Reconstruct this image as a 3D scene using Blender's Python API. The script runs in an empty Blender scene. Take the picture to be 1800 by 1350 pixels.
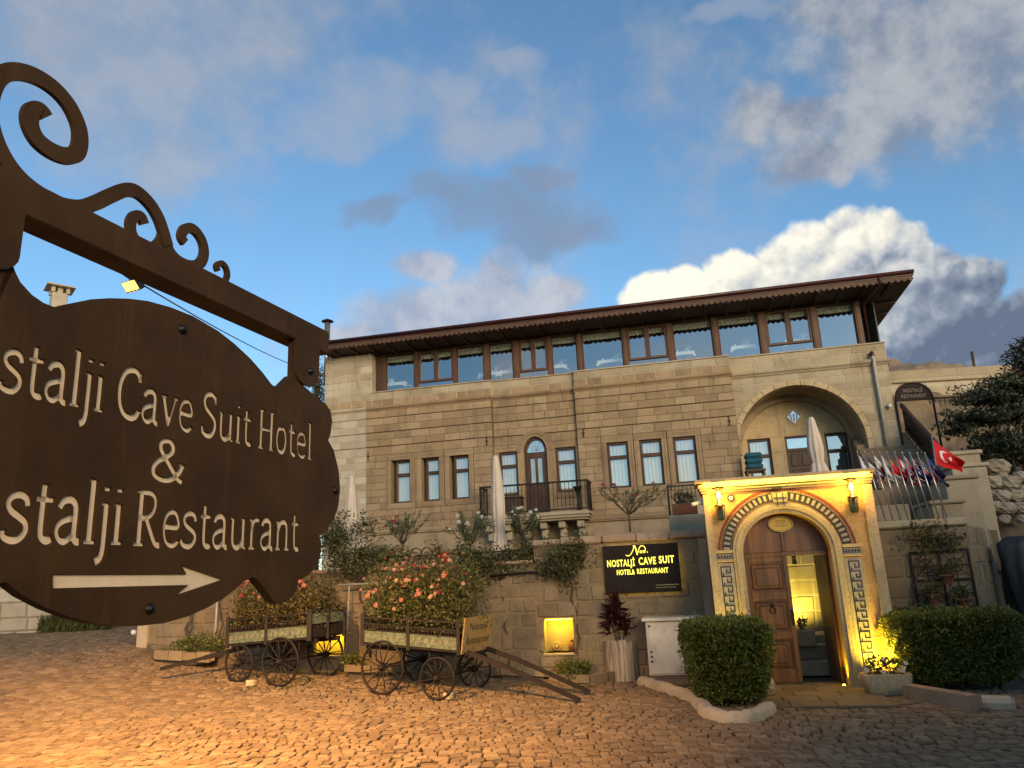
import bpy, math, random
import numpy as np
from mathutils import Vector, Matrix, Euler
random.seed(7); RNG = np.random.default_rng(7)
SC = bpy.context.scene
COL = SC.collection
R = math.radians

# ------------------------------------------------------------------ camera
FPX, PITCH, ROLL, CAMZ = 1320.0, R(14.5), R(-2.59), 1.9
_f = Vector((0, math.cos(PITCH), math.sin(PITCH)))
_u = Vector((0, -math.sin(PITCH), math.cos(PITCH)))
_r = Vector((1, 0, 0))
CRT = _r * math.cos(ROLL) + _u * math.sin(ROLL)
CUP = -_r * math.sin(ROLL) + _u * math.cos(ROLL)
CFW = _f
CPOS = Vector((0, 0, CAMZ))
cam_data = bpy.data.cameras.new('camera')
cam_data.sensor_width = 36.0
cam_data.lens = 36.0 * FPX / 1800.0
cam_data.clip_start = 0.05
cam_data.clip_end = 3000.0
cam = bpy.data.objects.new('camera', cam_data)
COL.objects.link(cam)
cam.matrix_world = Matrix(((CRT.x, CUP.x, -CFW.x, 0), (CRT.y, CUP.y, -CFW.y, 0), (CRT.z, CUP.z, -CFW.z, CAMZ), (0, 0, 0, 1)))
SC.camera = cam

# ------------------------------------------------------------------ light constants
SUN_AZ = Vector((0.35, -0.94, 0)).normalized()      # where the low sun stands (behind the photographer)
SUN_EL = R(8.0)
SKY_STRENGTH = 0.12
SUN_STRENGTH = 1.95
EXPOSURE = 1.0

SC.view_settings.view_transform = 'Standard'
SC.view_settings.look = 'None'
SC.view_settings.exposure = EXPOSURE
SC.view_settings.gamma = 1.0
SC.view_settings.use_curve_mapping = False
SC.render.film_transparent = False
SC.cycles.max_bounces = 6
SC.cycles.diffuse_bounces = 3
SC.cycles.glossy_bounces = 3
SC.cycles.transparent_max_bounces = 12
SC.cycles.sample_clamp_indirect = 4.0
SC.cycles.use_denoising = True
SC.cycles.caustics_reflective = False
SC.cycles.caustics_refractive = False

def ray(px, py):
    return CFW * FPX + CRT * (px - 900.0) + CUP * (675.0 - py)
def at(px, py, Y):
    d = ray(px, py); return CPOS + d * (Y / d.y)
def dirv(px, py):
    return ray(px, py).normalized()

# ------------------------------------------------------------------ node helpers
class NT:
    def __init__(s, tree): s.t = tree; s.n = tree.nodes; s.l = tree.links
    def new(s, typ, **kw):
        n = s.n.new(typ)
        for k, v in kw.items(): setattr(n, k, v)
        return n
    def put(s, sock, v):
        if v is None: return
        if hasattr(v, 'is_output') or isinstance(v, bpy.types.NodeSocket): s.l.new(v, sock)
        elif isinstance(v, (tuple, list)):
            try: sock.default_value = tuple(v)
            except Exception: sock.default_value = tuple(v) + (1.0,)
        else: sock.default_value = v
    def math(s, op, a, b=None, c=None, clamp=False):
        n = s.new('ShaderNodeMath', operation=op, use_clamp=clamp)
        for i, v in enumerate((a, b, c)): 
            if v is not None: s.put(n.inputs[i], v)
        return n.outputs[0]
    def vmath(s, op, a, b=None, scale=None):
        n = s.new('ShaderNodeVectorMath', operation=op)
        s.put(n.inputs[0], a)
        if b is not None: s.put(n.inputs[1], b)
        if scale is not None: s.put(n.inputs['Scale'], scale)
        return n.outputs['Value'] if op in ('DOT_PRODUCT', 'LENGTH', 'DISTANCE') else n.outputs[0]
    def mix(s, fac, a, b, blend='MIX'):
        n = s.new('ShaderNodeMix', data_type='RGBA', blend_type=blend, clamp_factor=True)
        s.put(n.inputs[0], fac); s.put(n.inputs[6], a); s.put(n.inputs[7], b)
        return n.outputs[2]
    def noise(s, vec, scale, detail=4, rough=0.55, dist=0.0, out='Fac'):
        n = s.new('ShaderNodeTexNoise')
        s.put(n.inputs['Vector'], vec); n.inputs['Scale'].default_value = scale
        n.inputs['Detail'].default_value = detail; n.inputs['Roughness'].default_value = rough
        n.inputs['Distortion'].default_value = dist
        return n.outputs[out]
    def ramp(s, fac, stops, interp='LINEAR'):
        n = s.new('ShaderNodeValToRGB'); n.color_ramp.interpolation = interp
        cr = n.color_ramp
        while len(cr.elements) < len(stops): cr.elements.new(0.5)
        for e, (p, c) in zip(cr.elements, stops):
            e.position = p; e.color = tuple(c) + (1,) if len(c) == 3 else c
        s.put(n.inputs[0], fac)
        return n.outputs[0]
    def sstep(s, x, lo, hi):
        n = s.new('ShaderNodeMapRange', interpolation_type='SMOOTHSTEP')
        s.put(n.inputs['Value'], x); n.inputs['From Min'].default_value = lo; n.inputs['From Max'].default_value = hi
        return n.outputs[0]

# ------------------------------------------------------------------ world: Nishita dusk sky and clouds at infinity
world = bpy.data.worlds.new('World'); SC.world = world; world.use_nodes = True
W = NT(world.node_tree); W.n.clear()
w_out = W.new('ShaderNodeOutputWorld'); w_bg = W.new('ShaderNodeBackground')
W.l.new(w_bg.outputs[0], w_out.inputs[0])
w_bg.inputs['Strength'].default_value = SKY_STRENGTH
world.cycles.sampling_method = 'MANUAL'; world.cycles.sample_map_resolution = 256
sky = W.new('ShaderNodeTexSky'); sky.sky_type = 'NISHITA'; sky.sun_disc = False
sky.sun_elevation = SUN_EL
sky.sun_rotation = math.atan2(SUN_AZ.x, SUN_AZ.y)
sky.altitude = 1200.0; sky.air_density = 1.0; sky.dust_density = 1.2; sky.ozone_density = 3.0
tc = W.new('ShaderNodeTexCoord')
DIR = tc.outputs['Generated']

# clouds are laid out by true direction: tangent-plane coordinates round the eastern sky (azimuth 0, elevation 25 degrees)
_c = Vector((0, math.cos(R(25)), math.sin(R(25)))); _e = Vector((1, 0, 0)); _n = _e.cross(_c)
def tanxy(px, py):
    d = dirv(px, py); return d.dot(_e) / d.dot(_c), d.dot(_n) / d.dot(_c)
_dc = W.vmath('DOT_PRODUCT', DIR, tuple(_c))
FRONT = W.sstep(_dc, 0.15, 0.3)
_dcm = W.math('MAXIMUM', _dc, 0.1)
_cx = W.new('ShaderNodeCombineXYZ')
W.put(_cx.inputs[0], W.math('DIVIDE', W.vmath('DOT_PRODUCT', DIR, tuple(_e)), _dcm)); W.put(_cx.inputs[1], W.math('DIVIDE', W.vmath('DOT_PRODUCT', DIR, tuple(_n)), _dcm))
XY = _cx.outputs[0]
wn = W.noise(DIR, 7.0, 3, 0.6, out='Color')
WARP = W.vmath('SUBTRACT', wn, (0.5, 0.5, 0.5))
def warped(amt): return W.vmath('ADD', XY, W.vmath('MULTIPLY', WARP, (amt, amt, 0)))
def field(P, blobs):
    """1 at the heart of the nearest blob, 0 at its rim; blobs are (px, py, rx, ry) in picture pixels"""
    o = None
    for (px, py, rx, ry) in blobs:
        x0, y0 = tanxy(px, py); sx, sy = 1320.0 / rx, 1320.0 / ry
        n = W.new('ShaderNodeVectorMath', operation='MULTIPLY_ADD')
        W.put(n.inputs[0], P); n.inputs[1].default_value = (sx, sy, 0); n.inputs[2].default_value = (-x0 * sx, -y0 * sy, 0)
        q = W.vmath('DOT_PRODUCT', n.outputs[0], n.outputs[0])
        o = q if o is None else W.math('MINIMUM', o, q)
    return W.math('MAXIMUM', W.math('SUBTRACT', 1.0, o), -2.0)
CK = 0.12 / SKY_STRENGTH
def cc(r, g, b): return (r * CK, g * CK, b * CK, 1)
_hs = W.new('ShaderNodeHueSaturation'); _hs.inputs['Saturation'].default_value = 0.95; _hs.inputs['Value'].default_value = 1.12
W.l.new(sky.outputs[0], _hs.inputs['Color']); skycol = W.mix(1.0, _hs.outputs[0], (0.96, 1.06, 1.0, 1), 'MULTIPLY')
n_soft = W.noise(DIR, 5.5, 6, 0.6, 0.0)
n_fine = W.noise(DIR, 15.0, 5, 0.62, 0.0)
# thin drifting cloud over the whole sky
_sw = W.sstep(W.vmath('DOT_PRODUCT', DIR, tuple(SUN_AZ)), 0.0, 0.85)      # cloud on the sunset side is brighter and warmer
skycol = W.mix(W.math('MULTIPLY', W.sstep(n_soft, 0.47, 0.78), 0.68), skycol, W.mix(_sw, cc(1.95, 1.88, 1.95), cc(4.6, 3.7, 2.5)))
P1 = warped(0.16); P2 = warped(0.05)
def layer(P, blobs, lo, hi, nz, namp, amt, col):
    global skycol
    f = W.math('ADD', field(P, blobs), W.math('MULTIPLY', W.math('SUBTRACT', nz, 0.5), namp))
    m = W.math('MULTIPLY', W.math('MULTIPLY', W.sstep(f, lo, hi), amt), FRONT)
    skycol = W.mix(m, skycol, col)
    return m
shade_f = W.sstep(n_fine, 0.32, 0.68)
layer(P1, [(270, 130, 230, 170), (110, 60, 190, 120), (430, 60, 160, 120), (300, 260, 120, 90)], -1.0, 1.2, n_fine, 2.2, 0.62, W.mix(shade_f, cc(1.45, 1.62, 1.95), cc(1.95, 1.95, 2.05)))
layer(P1, [(640, 175, 110, 45), (570, 225, 90, 40), (785, 148, 50, 26), (898, 120, 40, 26), (865, 235, 55, 50), (1290, 30, 90, 26)], -0.8, 1.2, n_fine, 2.6, 0.5, cc(1.7, 1.85, 2.2))
layer(P1, [(1650, 100, 230, 150), (1540, 215, 130, 80), (1370, 220, 95, 45), (1760, 40, 200, 120), (1430, 285, 80, 36), (1480, 30, 90, 60)], -0.8, 0.8, n_fine, 2.2, 0.86, W.mix(shade_f, cc(0.98, 1.15, 1.5), cc(2.05, 2.1, 2.2)))
layer(P1, [(890, 370, 130, 46), (790, 345, 80, 32), (960, 398, 90, 38), (645, 372, 48, 22), (955, 310, 46, 22)], -1.2, 1.3, n_fine, 2.4, 0.72, cc(0.98, 1.2, 1.66))
layer(P2, [(880, 545, 150, 75), (740, 565, 140, 60), (640, 590, 90, 30), (890, 485, 42, 50), (990, 515, 44, 36), (740, 470, 60, 26)], -0.7, 0.8, n_fine, 2.6, 0.85, W.mix(shade_f, cc(1.45, 1.62, 2.1), cc(2.5, 2.5, 2.65)))
# the towering cumulus: cauliflower billows, evaluated twice (once shifted towards the sun side) for its relief
def billow(vec):
    v = W.new('ShaderNodeTexVoronoi', feature='F1'); v.voronoi_dimensions = '2D'
    v.inputs['Scale'].default_value = 11.0; v.inputs['Detail'].default_value = 3.0; v.inputs['Roughness'].default_value = 0.42; v.inputs['Lacunarity'].default_value = 2.3
    W.l.new(vec, v.inputs['Vector']); return v.outputs['Distance']
PB = warped(0.035)
d0 = billow(PB); d1 = billow(W.vmath('ADD', PB, (-0.008, 0.012, 0)))
shape = field(P2, [(1150, 530, 68, 62), (1195, 505, 34, 44), (1300, 510, 95, 75), (1400, 480, 100, 88), (1520, 450, 108, 84), (1590, 460, 60, 74), (1520, 540, 150, 90), (1660, 540, 110, 110), (1700, 510, 70, 66), (1640, 650, 190, 120), (1760, 620, 140, 110), (1300, 600, 220, 80)])
edge = W.math('ADD', shape, W.math('MULTIPLY', W.math('SUBTRACT', 0.80, d0), 0.75))
m_cu = W.math('MULTIPLY', W.sstep(edge, 0.0, 0.42), FRONT)
bx = W.vmath('DOT_PRODUCT', XY, (-0.62, 1.0, 0)); x0, y0 = tanxy(1480, 470)
base = W.math('MULTIPLY', W.math('SUBTRACT', bx, -0.62 * x0 + y0), 3.2)
br = W.math('ADD', W.math('ADD', 0.68, base), W.math('MULTIPLY', W.math('SUBTRACT', d1, d0), 0.85))
cumcol = W.ramp(br, [(0.0, cc(0.60, 0.78, 1.15)), (0.30, cc(1.15, 1.38, 1.75)), (0.58, cc(2.5, 2.6, 2.7)), (0.80, cc(3.5, 3.45, 3.1)), (1.0, cc(4.4, 4.2, 3.6))])
skycol = W.mix(m_cu, skycol, cumcol)
W.l.new(skycol, w_bg.inputs['Color'])

# ------------------------------------------------------------------ the low sun (already soft: it stands in haze)
sun_d = bpy.data.lights.new('sun', 'SUN'); sun_d.energy = SUN_STRENGTH; sun_d.angle = R(38); sun_d.color = (1.0, 0.72, 0.42)
sun = bpy.data.objects.new('sun', sun_d); COL.objects.link(sun)
sdir = (SUN_AZ * math.cos(SUN_EL) + Vector((0, 0, math.sin(SUN_EL)))).normalized()
sun.rotation_euler = (-sdir).to_track_quat('-Z', 'Y').to_euler()

# ------------------------------------------------------------------ mesh helpers
class Fr:
    """a local frame: u along a wall, w out of it towards the street, z up"""
    def __init__(s, ox, oy, yaw=R(-12.84), oz=0.0):
        s.o = Vector((ox, oy, oz)); s.U = Vector((math.cos(yaw), math.sin(yaw), 0)); s.N = Vector((math.sin(yaw), -math.cos(yaw), 0)); s.yaw = yaw
    def P(s, u, w, z):
        return s.o + s.U * u + s.N * w + Vector((0, 0, z))
    def hit(s, px, py, w=0.0):
        d = ray(px, py); o = s.o + s.N * w; t = (o - CPOS).dot(s.N) / d.dot(s.N); P = CPOS + d * t
        return (P - s.o).dot(s.U), P.z - s.o.z
class Idn:
    def P(s, x, y, z): return Vector((x, y, z))
IDN = Idn()
FA = Fr(-0.1753, 23.0)      # hotel facade
WA = Fr(3.3, 14.4)          # garden wall
GA = Fr(4.4, 12.75)         # gate

def _uv(a):
    return a
class MB:
    def __init__(s, fr=IDN): s.fr = fr; s.v = []; s.f = []; s.sm = []
    def add(s, pts, faces, smooth=False):
        b = len(s.v); s.v += [s.fr.P(*p) for p in pts]
        s.f += [tuple(i + b for i in f) for f in faces]; s.sm += [smooth] * len(faces)
    def box(s, u0, u1, w0, w1, z0, z1):
        s.add([(u0, w0, z0), (u1, w0, z0), (u1, w1, z0), (u0, w1, z0), (u0, w0, z1), (u1, w0, z1), (u1, w1, z1), (u0, w1, z1)],
              [(0, 3, 2, 1), (4, 5, 6, 7), (0, 1, 5, 4), (1, 2, 6, 5), (2, 3, 7, 6), (3, 0, 4, 7)])
    def cbox(s, u0, u1, w0, w1, z0, z1, c=0.01):
        """box chamfered all round"""
        pts = []
        for iu, u in enumerate((u0, u1)):
            for iw, w in enumerate((w0, w1)):
                for iz, z in enumerate((z0, z1)):
                    cu = c if iu == 0 else -c; cw = c if iw == 0 else -c; cz = c if iz == 0 else -c
                    pts += [(u, w + cw, z + cz), (u + cu, w, z + cz), (u + cu, w + cw, z)]
        def k(iu, iw, iz, a): return (iu * 4 + iw * 2 + iz) * 3 + a
        F = []
        for i in (0, 1):
            F.append((k(i, 0, 0, 0), k(i, 1, 0, 0), k(i, 1, 1, 0), k(i, 0, 1, 0)))
            F.append((k(0, i, 0, 1), k(1, i, 0, 1), k(1, i, 1, 1), k(0, i, 1, 1)))
            F.append((k(0, 0, i, 2), k(1, 0, i, 2), k(1, 1, i, 2), k(0, 1, i, 2)))
            for j in (0, 1):
                F.append((k(i, j, 0, 0), k(i, j, 1, 0), k(i, j, 1, 1), k(i, j, 0, 1)))
                F.append((k(i, 0, j, 0), k(i, 1, j, 0), k(i, 1, j, 2), k(i, 0, j, 2)))
                F.append((k(0, i, j, 1), k(1, i, j, 1), k(1, i, j, 2), k(0, i, j, 2)))
        for a in (0, 1):
            for b_ in (0, 1):
                for d_ in (0, 1): F.append((k(a, b_, d_, 0), k(a, b_, d_, 1), k(a, b_, d_, 2)))
        s.add(pts, F)
    def block(s, q, w0, w1, c=0.008, jit=0.0):
        """masonry block: quad q of (u,z) corners (bl, br, tr, tl), front edge chamfered by c"""
        cu = sum(p[0] for p in q) / 4; cz = sum(p[1] for p in q) / 4
        def ins(p):
            du, dz = cu - p[0], cz - p[1]
            return (p[0] + math.copysign(min(c, abs(du) * 0.5), du), p[1] + math.copysign(min(c, abs(dz) * 0.5), dz))
        a = [(p[0], w0, p[1]) for p in q]; b = [(p[0], w1 - c, p[1]) for p in q]
        d = [(ins(p)[0], w1 + random.uniform(-jit, jit), ins(p)[1]) for p in q]
        F = [(8, 9, 10, 11)]
        for i in range(4):
            j = (i + 1) % 4
            F += [(i, j, 4 + j, 4 + i), (4 + i, 4 + j, 8 + j, 8 + i)]
        s.add(a + b + d, F)
    def prism(s, poly, w0, w1, smooth=False):
        n = len(poly)
        pts = [(p[0], w0, p[1]) for p in poly] + [(p[0], w1, p[1]) for p in poly]
        F = [tuple(range(n - 1, -1, -1)), tuple(range(n, 2 * n))] + [(i, (i + 1) % n, n + (i + 1) % n, n + i) for i in range(n)]
        s.add(pts, F, smooth)
    def hprism(s, poly, z0, z1):
        n = len(poly)
        pts = [(p[0], p[1], z0) for p in poly] + [(p[0], p[1], z1) for p in poly]
        s.add(pts, [tuple(range(n - 1, -1, -1)), tuple(range(n, 2 * n))] + [(i, (i + 1) % n, n + (i + 1) % n, n + i) for i in range(n)])
    def tube(s, path, rad, n=8, caps=True, smooth=True):
        """path in frame coordinates"""
        P = [s.fr.P(*p) for p in path]; m = len(P)
        if not hasattr(rad, '__len__'): rad = [rad] * m
        b = len(s.v); prev = None
        for i in range(m):
            t = (P[min(i + 1, m - 1)] - P[max(i - 1, 0)])
            t = t.normalized() if t.length > 1e-9 else Vector((0, 0, 1))
            if prev is None:
                a = Vector((0, 0, 1)) if abs(t.z) < 0.9 else Vector((1, 0, 0))
                x = t.cross(a).normalized()
            else:
                x = prev - t * prev.dot(t); x = x.normalized() if x.length > 1e-6 else t.cross(Vector((0, 0, 1))).normalized()
            prev = x; y = t.cross(x)
            for k in range(n):
                an = 2 * math.pi * k / n
                s.v.append(P[i] + (x * math.cos(an) + y * math.sin(an)) * rad[i])
        for i in range(m - 1):
            for k in range(n):
                k2 = (k + 1) % n
                s.f.append((b + i * n + k, b + i * n + k2, b + (i + 1) * n + k2, b + (i + 1) * n + k)); s.sm.append(smooth)
        if caps:
            s.f.append(tuple(b + k for k in range(n - 1, -1, -1))); s.sm.append(False)
            s.f.append(tuple(b + (m - 1) * n + k for k in range(n))); s.sm.append(False)
    def lathe(s, prof, ctr, n=16, smooth=True, wob=None):
        """profile [(r,z)] turned round a vertical axis at ctr (frame coordinates)"""
        pts = []; m = len(prof)
        for (r, z) in prof:
            for k in range(n):
                a = 2 * math.pi * k / n; rr = r * (wob(a, z) if wob else 1)
                pts.append((ctr[0] + rr * math.cos(a), ctr[1] + rr * math.sin(a), ctr[2] + z))
        F = [(i * n + k, i * n + (k + 1) % n, (i + 1) * n + (k + 1) % n, (i + 1) * n + k) for i in range(m - 1) for k in range(n)]
        s.add(pts, F, smooth)
        s.add(pts[:n], [tuple(range(n - 1, -1, -1))]); s.add(pts[-n:], [tuple(range(n))])
    def bar(s, a, b, wd, ht=None):
        """rectangular bar between two frame points"""
        ht = ht or wd
        A, B = s.fr.P(*a), s.fr.P(*b); t = (B - A).normalized()
        up = Vector((0, 0, 1)) if abs(t.z) < 0.95 else Vector((0, 1, 0))
        x = t.cross(up).normalized() * wd / 2; y = x.cross(t).normalized() * ht / 2
        bi = len(s.v)
        for p in (A, B): s.v += [p - x - y, p + x - y, p + x + y, p - x + y]
        for f in [(0, 3, 2, 1), (4, 5, 6, 7), (0, 1, 5, 4), (1, 2, 6, 5), (2, 3, 7, 6), (3, 0, 4, 7)]:
            s.f.append(tuple(bi + i for i in f)); s.sm.append(False)
    def build(s, name, mat, parent=None, kind=None, label=None):
        return mk(name, s.v, s.f, mat, parent, s.sm, kind, label)

def mk(name, v, f, mat, parent=None, sm=None, kind=None, label=None):
    me = bpy.data.meshes.new(name)
    me.from_pydata([tuple(p) for p in v], [], f)
    me.materials.append(mat)
    if sm is not None and any(sm): me.polygons.foreach_set('use_smooth', sm)
    me.update()
    return mo(name, me, parent, kind, label)
def mo(name, me, parent=None, kind=None, label=None, mw=None):
    o = bpy.data.objects.new(name, me); COL.objects.link(o)
    if mw is not None: o.matrix_basis = mw
    if parent is not None:
        o.parent = parent
        if parent.type == 'EMPTY': o.matrix_parent_inverse = Matrix.Translation(-Vector(parent.location))
    if kind: o['kind'] = kind
    if label: o['label'] = label
    return o
def thing(name, label, cat, loc=(0, 0, 0), group=None):
    o = bpy.data.objects.new(name, None); COL.objects.link(o); o.location = loc; o.empty_display_size = 0.2
    return tag(o, label, cat, group)
def tag(o, label, cat, group=None):
    o['label'] = label; o['category'] = cat
    if group: o['group'] = group
    return o
def struct(o): o['kind'] = 'structure'; return o

# ------------------------------------------------------------------ materials
def principled(name):
    m = bpy.data.materials.new(name); m.use_nodes = True
    t = NT(m.node_tree); p = t.n['Principled BSDF']
    return m, t, p
def setp(t, p, **kw):
    for k, v in kw.items(): t.put(p.inputs[k.replace('_', ' ')], v)
def bump(t, p, h, strength, dist=0.02):
    b = t.new('ShaderNodeBump'); b.inputs['Strength'].default_value = strength; b.inputs['Distance'].default_value = dist
    t.l.new(h, b.inputs['Height']); t.l.new(b.outputs[0], p.inputs['Normal'])
def rand_per_piece(t):
    oi = t.new('ShaderNodeObjectInfo'); ge = t.new('ShaderNodeNewGeometry')
    return t.math('FRACT', t.math('ADD', oi.outputs['Random'], ge.outputs['Random Per Island']))
def stone_mat(name, cols, grain=0.35, bumps=0.35, rough=0.9, stain=(0.10, 0.08, 0.06), stain_amt=0.45, scale=1.0):
    m, t, p = principled(name)
    g = t.new('ShaderNodeNewGeometry'); pos = g.outputs['Position']
    rnd = rand_per_piece(t)
    c = t.ramp(rnd, [(i / (len(cols) - 1), q) for i, q in enumerate(cols)])
    n1 = t.noise(pos, 2.1 * scale, 5, 0.6); n2 = t.noise(pos, 26 * scale, 6, 0.65); n3 = t.noise(pos, 90 * scale, 3, 0.6)
    c = t.mix(t.math('MULTIPLY', t.sstep(n1, 0.42, 0.75), stain_amt), c, stain + (1,), 'MIX')
    mp = t.new('ShaderNodeMapping'); t.l.new(pos, mp.inputs[0]); mp.inputs['Scale'].default_value = (1, 1, 0.12)
    c = t.mix(t.math('MULTIPLY', t.sstep(t.noise(mp.outputs[0], 3.6 * scale, 4, 0.65), 0.55, 0.74), stain_amt * 0.9), c, stain + (1,), 'MIX')   # run-off streaks
    k = t.math('ADD', t.math('MULTIPLY', n2, 1.1), t.math('MULTIPLY', n3, 0.5))
    k = t.math('ADD', 1.0 - grain * 0.8, t.math('MULTIPLY', k, grain))
    kc = t.new('ShaderNodeCombineColor'); [t.l.new(k, kc.inputs[i]) for i in range(3)]
    c = t.mix(1.0, c, kc.outputs[0], 'MULTIPLY')
    t.l.new(c, p.inputs['Base Color'])
    setp(t, p, Roughness=rough); p.inputs['Specular IOR Level'].default_value = 0.2
    bump(t, p, t.math('ADD', n2, t.math('MULTIPLY', n3, 0.5)), bumps, 0.012)
    return m
def flat_mat(name, col, rough=0.6, metal=0.0, var=0.25, nscale=9.0, bumps=0.1, col2=None, spec=0.4):
    m, t, p = principled(name)
    g = t.new('ShaderNodeNewGeometry'); pos = g.outputs['Position']
    n = t.noise(pos, nscale, 6, 0.62)
    c2 = col2 or tuple(x * (1 - var) for x in col)
    c = t.mix(t.sstep(n, 0.3, 0.7), tuple(col) + (1,), tuple(c2) + (1,))
    t.l.new(c, p.inputs['Base Color'])
    setp(t, p, Metallic=metal); p.inputs['Specular IOR Level'].default_value = spec
    t.put(p.inputs['Roughness'], t.math('ADD', rough - 0.08, t.math('MULTIPLY', n, 0.16)))
    if bumps: bump(t, p, t.noise(pos, nscale * 6, 4, 0.6), bumps, 0.004)
    return m
def wood_mat(name, c1, c2, rough=0.55, axis='Z', scale=14.0, gloss=0.4):
    m, t, p = principled(name)
    g = t.new('ShaderNodeNewGeometry')
    mp = t.new('ShaderNodeMapping'); t.l.new(g.outputs['Position'], mp.inputs[0])
    mp.inputs['Scale'].default_value = {'Z': (1, 1, 0.07), 'X': (0.07, 1, 1), 'Y': (1, 0.07, 1)}[axis]
    n = t.noise(mp.outputs[0], scale, 5, 0.65, 0.6); nn = t.noise(g.outputs['Position'], 2.0, 3)
    r = rand_per_piece(t)
    c = t.mix(t.sstep(n, 0.3, 0.7), tuple(c1) + (1,), tuple(c2) + (1,))
    k = t.math('ADD', 0.75, t.math('ADD', t.math('MULTIPLY', r, 0.3), t.math('MULTIPLY', nn, 0.2)))
    kc = t.new('ShaderNodeCombineColor'); [t.l.new(k, kc.inputs[i]) for i in range(3)]
    t.l.new(t.mix(1.0, c, kc.outputs[0], 'MULTIPLY'), p.inputs['Base Color'])
    setp(t, p, Roughness=rough); p.inputs['Specular IOR Level'].default_value = gloss
    bump(t, p, n, 0.25, 0.004)
    return m
def leaf_mat(name, cols, rough=0.45, trans=0.25):
    m, t, p = principled(name)
    ge = t.new('ShaderNodeNewGeometry'); n = t.noise(ge.outputs['Position'], 3.0, 2)
    r = t.math('FRACT', t.math('ADD', ge.outputs['Random Per Island'], t.math('MULTIPLY', n, 0.3)))
    c = t.ramp(r, [(i / (len(cols) - 1), q) for i, q in enumerate(cols)])
    t.l.new(c, p.inputs['Base Color']); setp(t, p, Roughness=rough); p.inputs['Specular IOR Level'].default_value = 0.5
    tr = t.new('ShaderNodeBsdfTranslucent'); t.l.new(c, tr.inputs[0])
    mx = t.new('ShaderNodeMixShader'); mx.inputs[0].default_value = trans
    out = t.n['Material Output']
    t.l.new(p.outputs[0], mx.inputs[1]); t.l.new(tr.outputs[0], mx.inputs[2]); t.l.new(mx.outputs[0], out.inputs[0])
    return m
def emit_mat(name, col, strength):
    m = bpy.data.materials.new(name); m.use_nodes = True; t = NT(m.node_tree); t.n.remove(t.n['Principled BSDF'])
    e = t.new('ShaderNodeEmission'); e.inputs[0].default_value = tuple(col) + (1,); e.inputs[1].default_value = strength
    t.l.new(e.outputs[0], t.n['Material Output'].inputs[0]); return m
def glass_mat(name, refl=0.4, tint=(0.8, 0.9, 0.95)):
    m = bpy.data.materials.new(name); m.use_nodes = True; t = NT(m.node_tree); t.n.remove(t.n['Principled BSDF'])
    a = t.new('ShaderNodeBsdfTransparent'); a.inputs[0].default_value = tint + (1,)
    b = t.new('ShaderNodeBsdfGlossy'); b.inputs['Roughness'].default_value = 0.0; b.inputs[0].default_value = (1, 1, 1, 1)
    g = t.new('ShaderNodeNewGeometry')
    bp = t.new('ShaderNodeBump'); bp.inputs['Strength'].default_value = 0.06; bp.inputs['Distance'].default_value = 0.02
    t.l.new(t.noise(g.outputs['Position'], 1.3, 2), bp.inputs['Height']); t.l.new(bp.outputs[0], b.inputs['Normal'])
    mx = t.new('ShaderNodeMixShader'); mx.inputs[0].default_value = refl
    t.l.new(a.outputs[0], mx.inputs[1]); t.l.new(b.outputs[0], mx.inputs[2]); t.l.new(mx.outputs[0], t.n['Material Output'].inputs[0])
    return m

M = {}
M['stone_brown'] = stone_mat('stone_brown', [(0.285, 0.203, 0.122), (0.33, 0.241, 0.147), (0.37, 0.276, 0.172), (0.31, 0.22, 0.128), (0.25, 0.18, 0.11), (0.34, 0.247, 0.152)], 0.6, 0.7)
M['stone_pale'] = stone_mat('stone_pale', [(0.46, 0.40, 0.31), (0.40, 0.34, 0.26), (0.50, 0.45, 0.36), (0.36, 0.29, 0.20), (0.44, 0.38, 0.28)], 0.45, 0.45, stain_amt=0.3)
M['stone_beige'] = stone_mat('stone_beige', [(0.36, 0.30, 0.21), (0.42, 0.36, 0.26), (0.31, 0.255, 0.17), (0.40, 0.34, 0.235), (0.34, 0.27, 0.18)], 0.45, 0.45, stain_amt=0.3)
M['mortar_dark'] = stone_mat('mortar_dark', [(0.16, 0.115, 0.07), (0.18, 0.13, 0.08)], 0.3, 0.2)
M['mortar_pale'] = stone_mat('mortar_pale', [(0.46, 0.41, 0.32), (0.48, 0.43, 0.34)], 0.3, 0.2)
M['stone_wall'] = stone_mat('stone_wall', [(0.27, 0.195, 0.112), (0.22, 0.165, 0.098), (0.31, 0.23, 0.138), (0.26, 0.205, 0.132), (0.19, 0.138, 0.08)], 0.75, 1.0)
M['mortar_wall'] = stone_mat('mortar_wall', [(0.25, 0.19, 0.115), (0.27, 0.205, 0.125)], 0.7, 0.8)
M['coping'] = stone_mat('coping', [(0.42, 0.29, 0.19), (0.36, 0.24, 0.155), (0.45, 0.33, 0.22)], 0.4, 0.7)
M['stone_gate'] = stone_mat('stone_gate', [(0.44, 0.265, 0.12), (0.46, 0.28, 0.13)], 0.8, 1.0, stain=(0.20, 0.11, 0.05), stain_amt=0.5)
M['stone_trim'] = stone_mat('stone_trim', [(0.45, 0.35, 0.205), (0.49, 0.385, 0.23)], 0.8, 1.0, stain_amt=0.35)
M['cobble'] = stone_mat('cobble', [(0.215, 0.142, 0.080), (0.165, 0.110, 0.063), (0.26, 0.176, 0.102), (0.19, 0.133, 0.082), (0.285, 0.20, 0.118), (0.14, 0.094, 0.056)], 0.7, 0.8, rough=0.9, stain_amt=0.35)
M['dirt'] = stone_mat('dirt', [(0.10, 0.075, 0.05), (0.12, 0.09, 0.06)], 0.6, 0.8)
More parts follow.
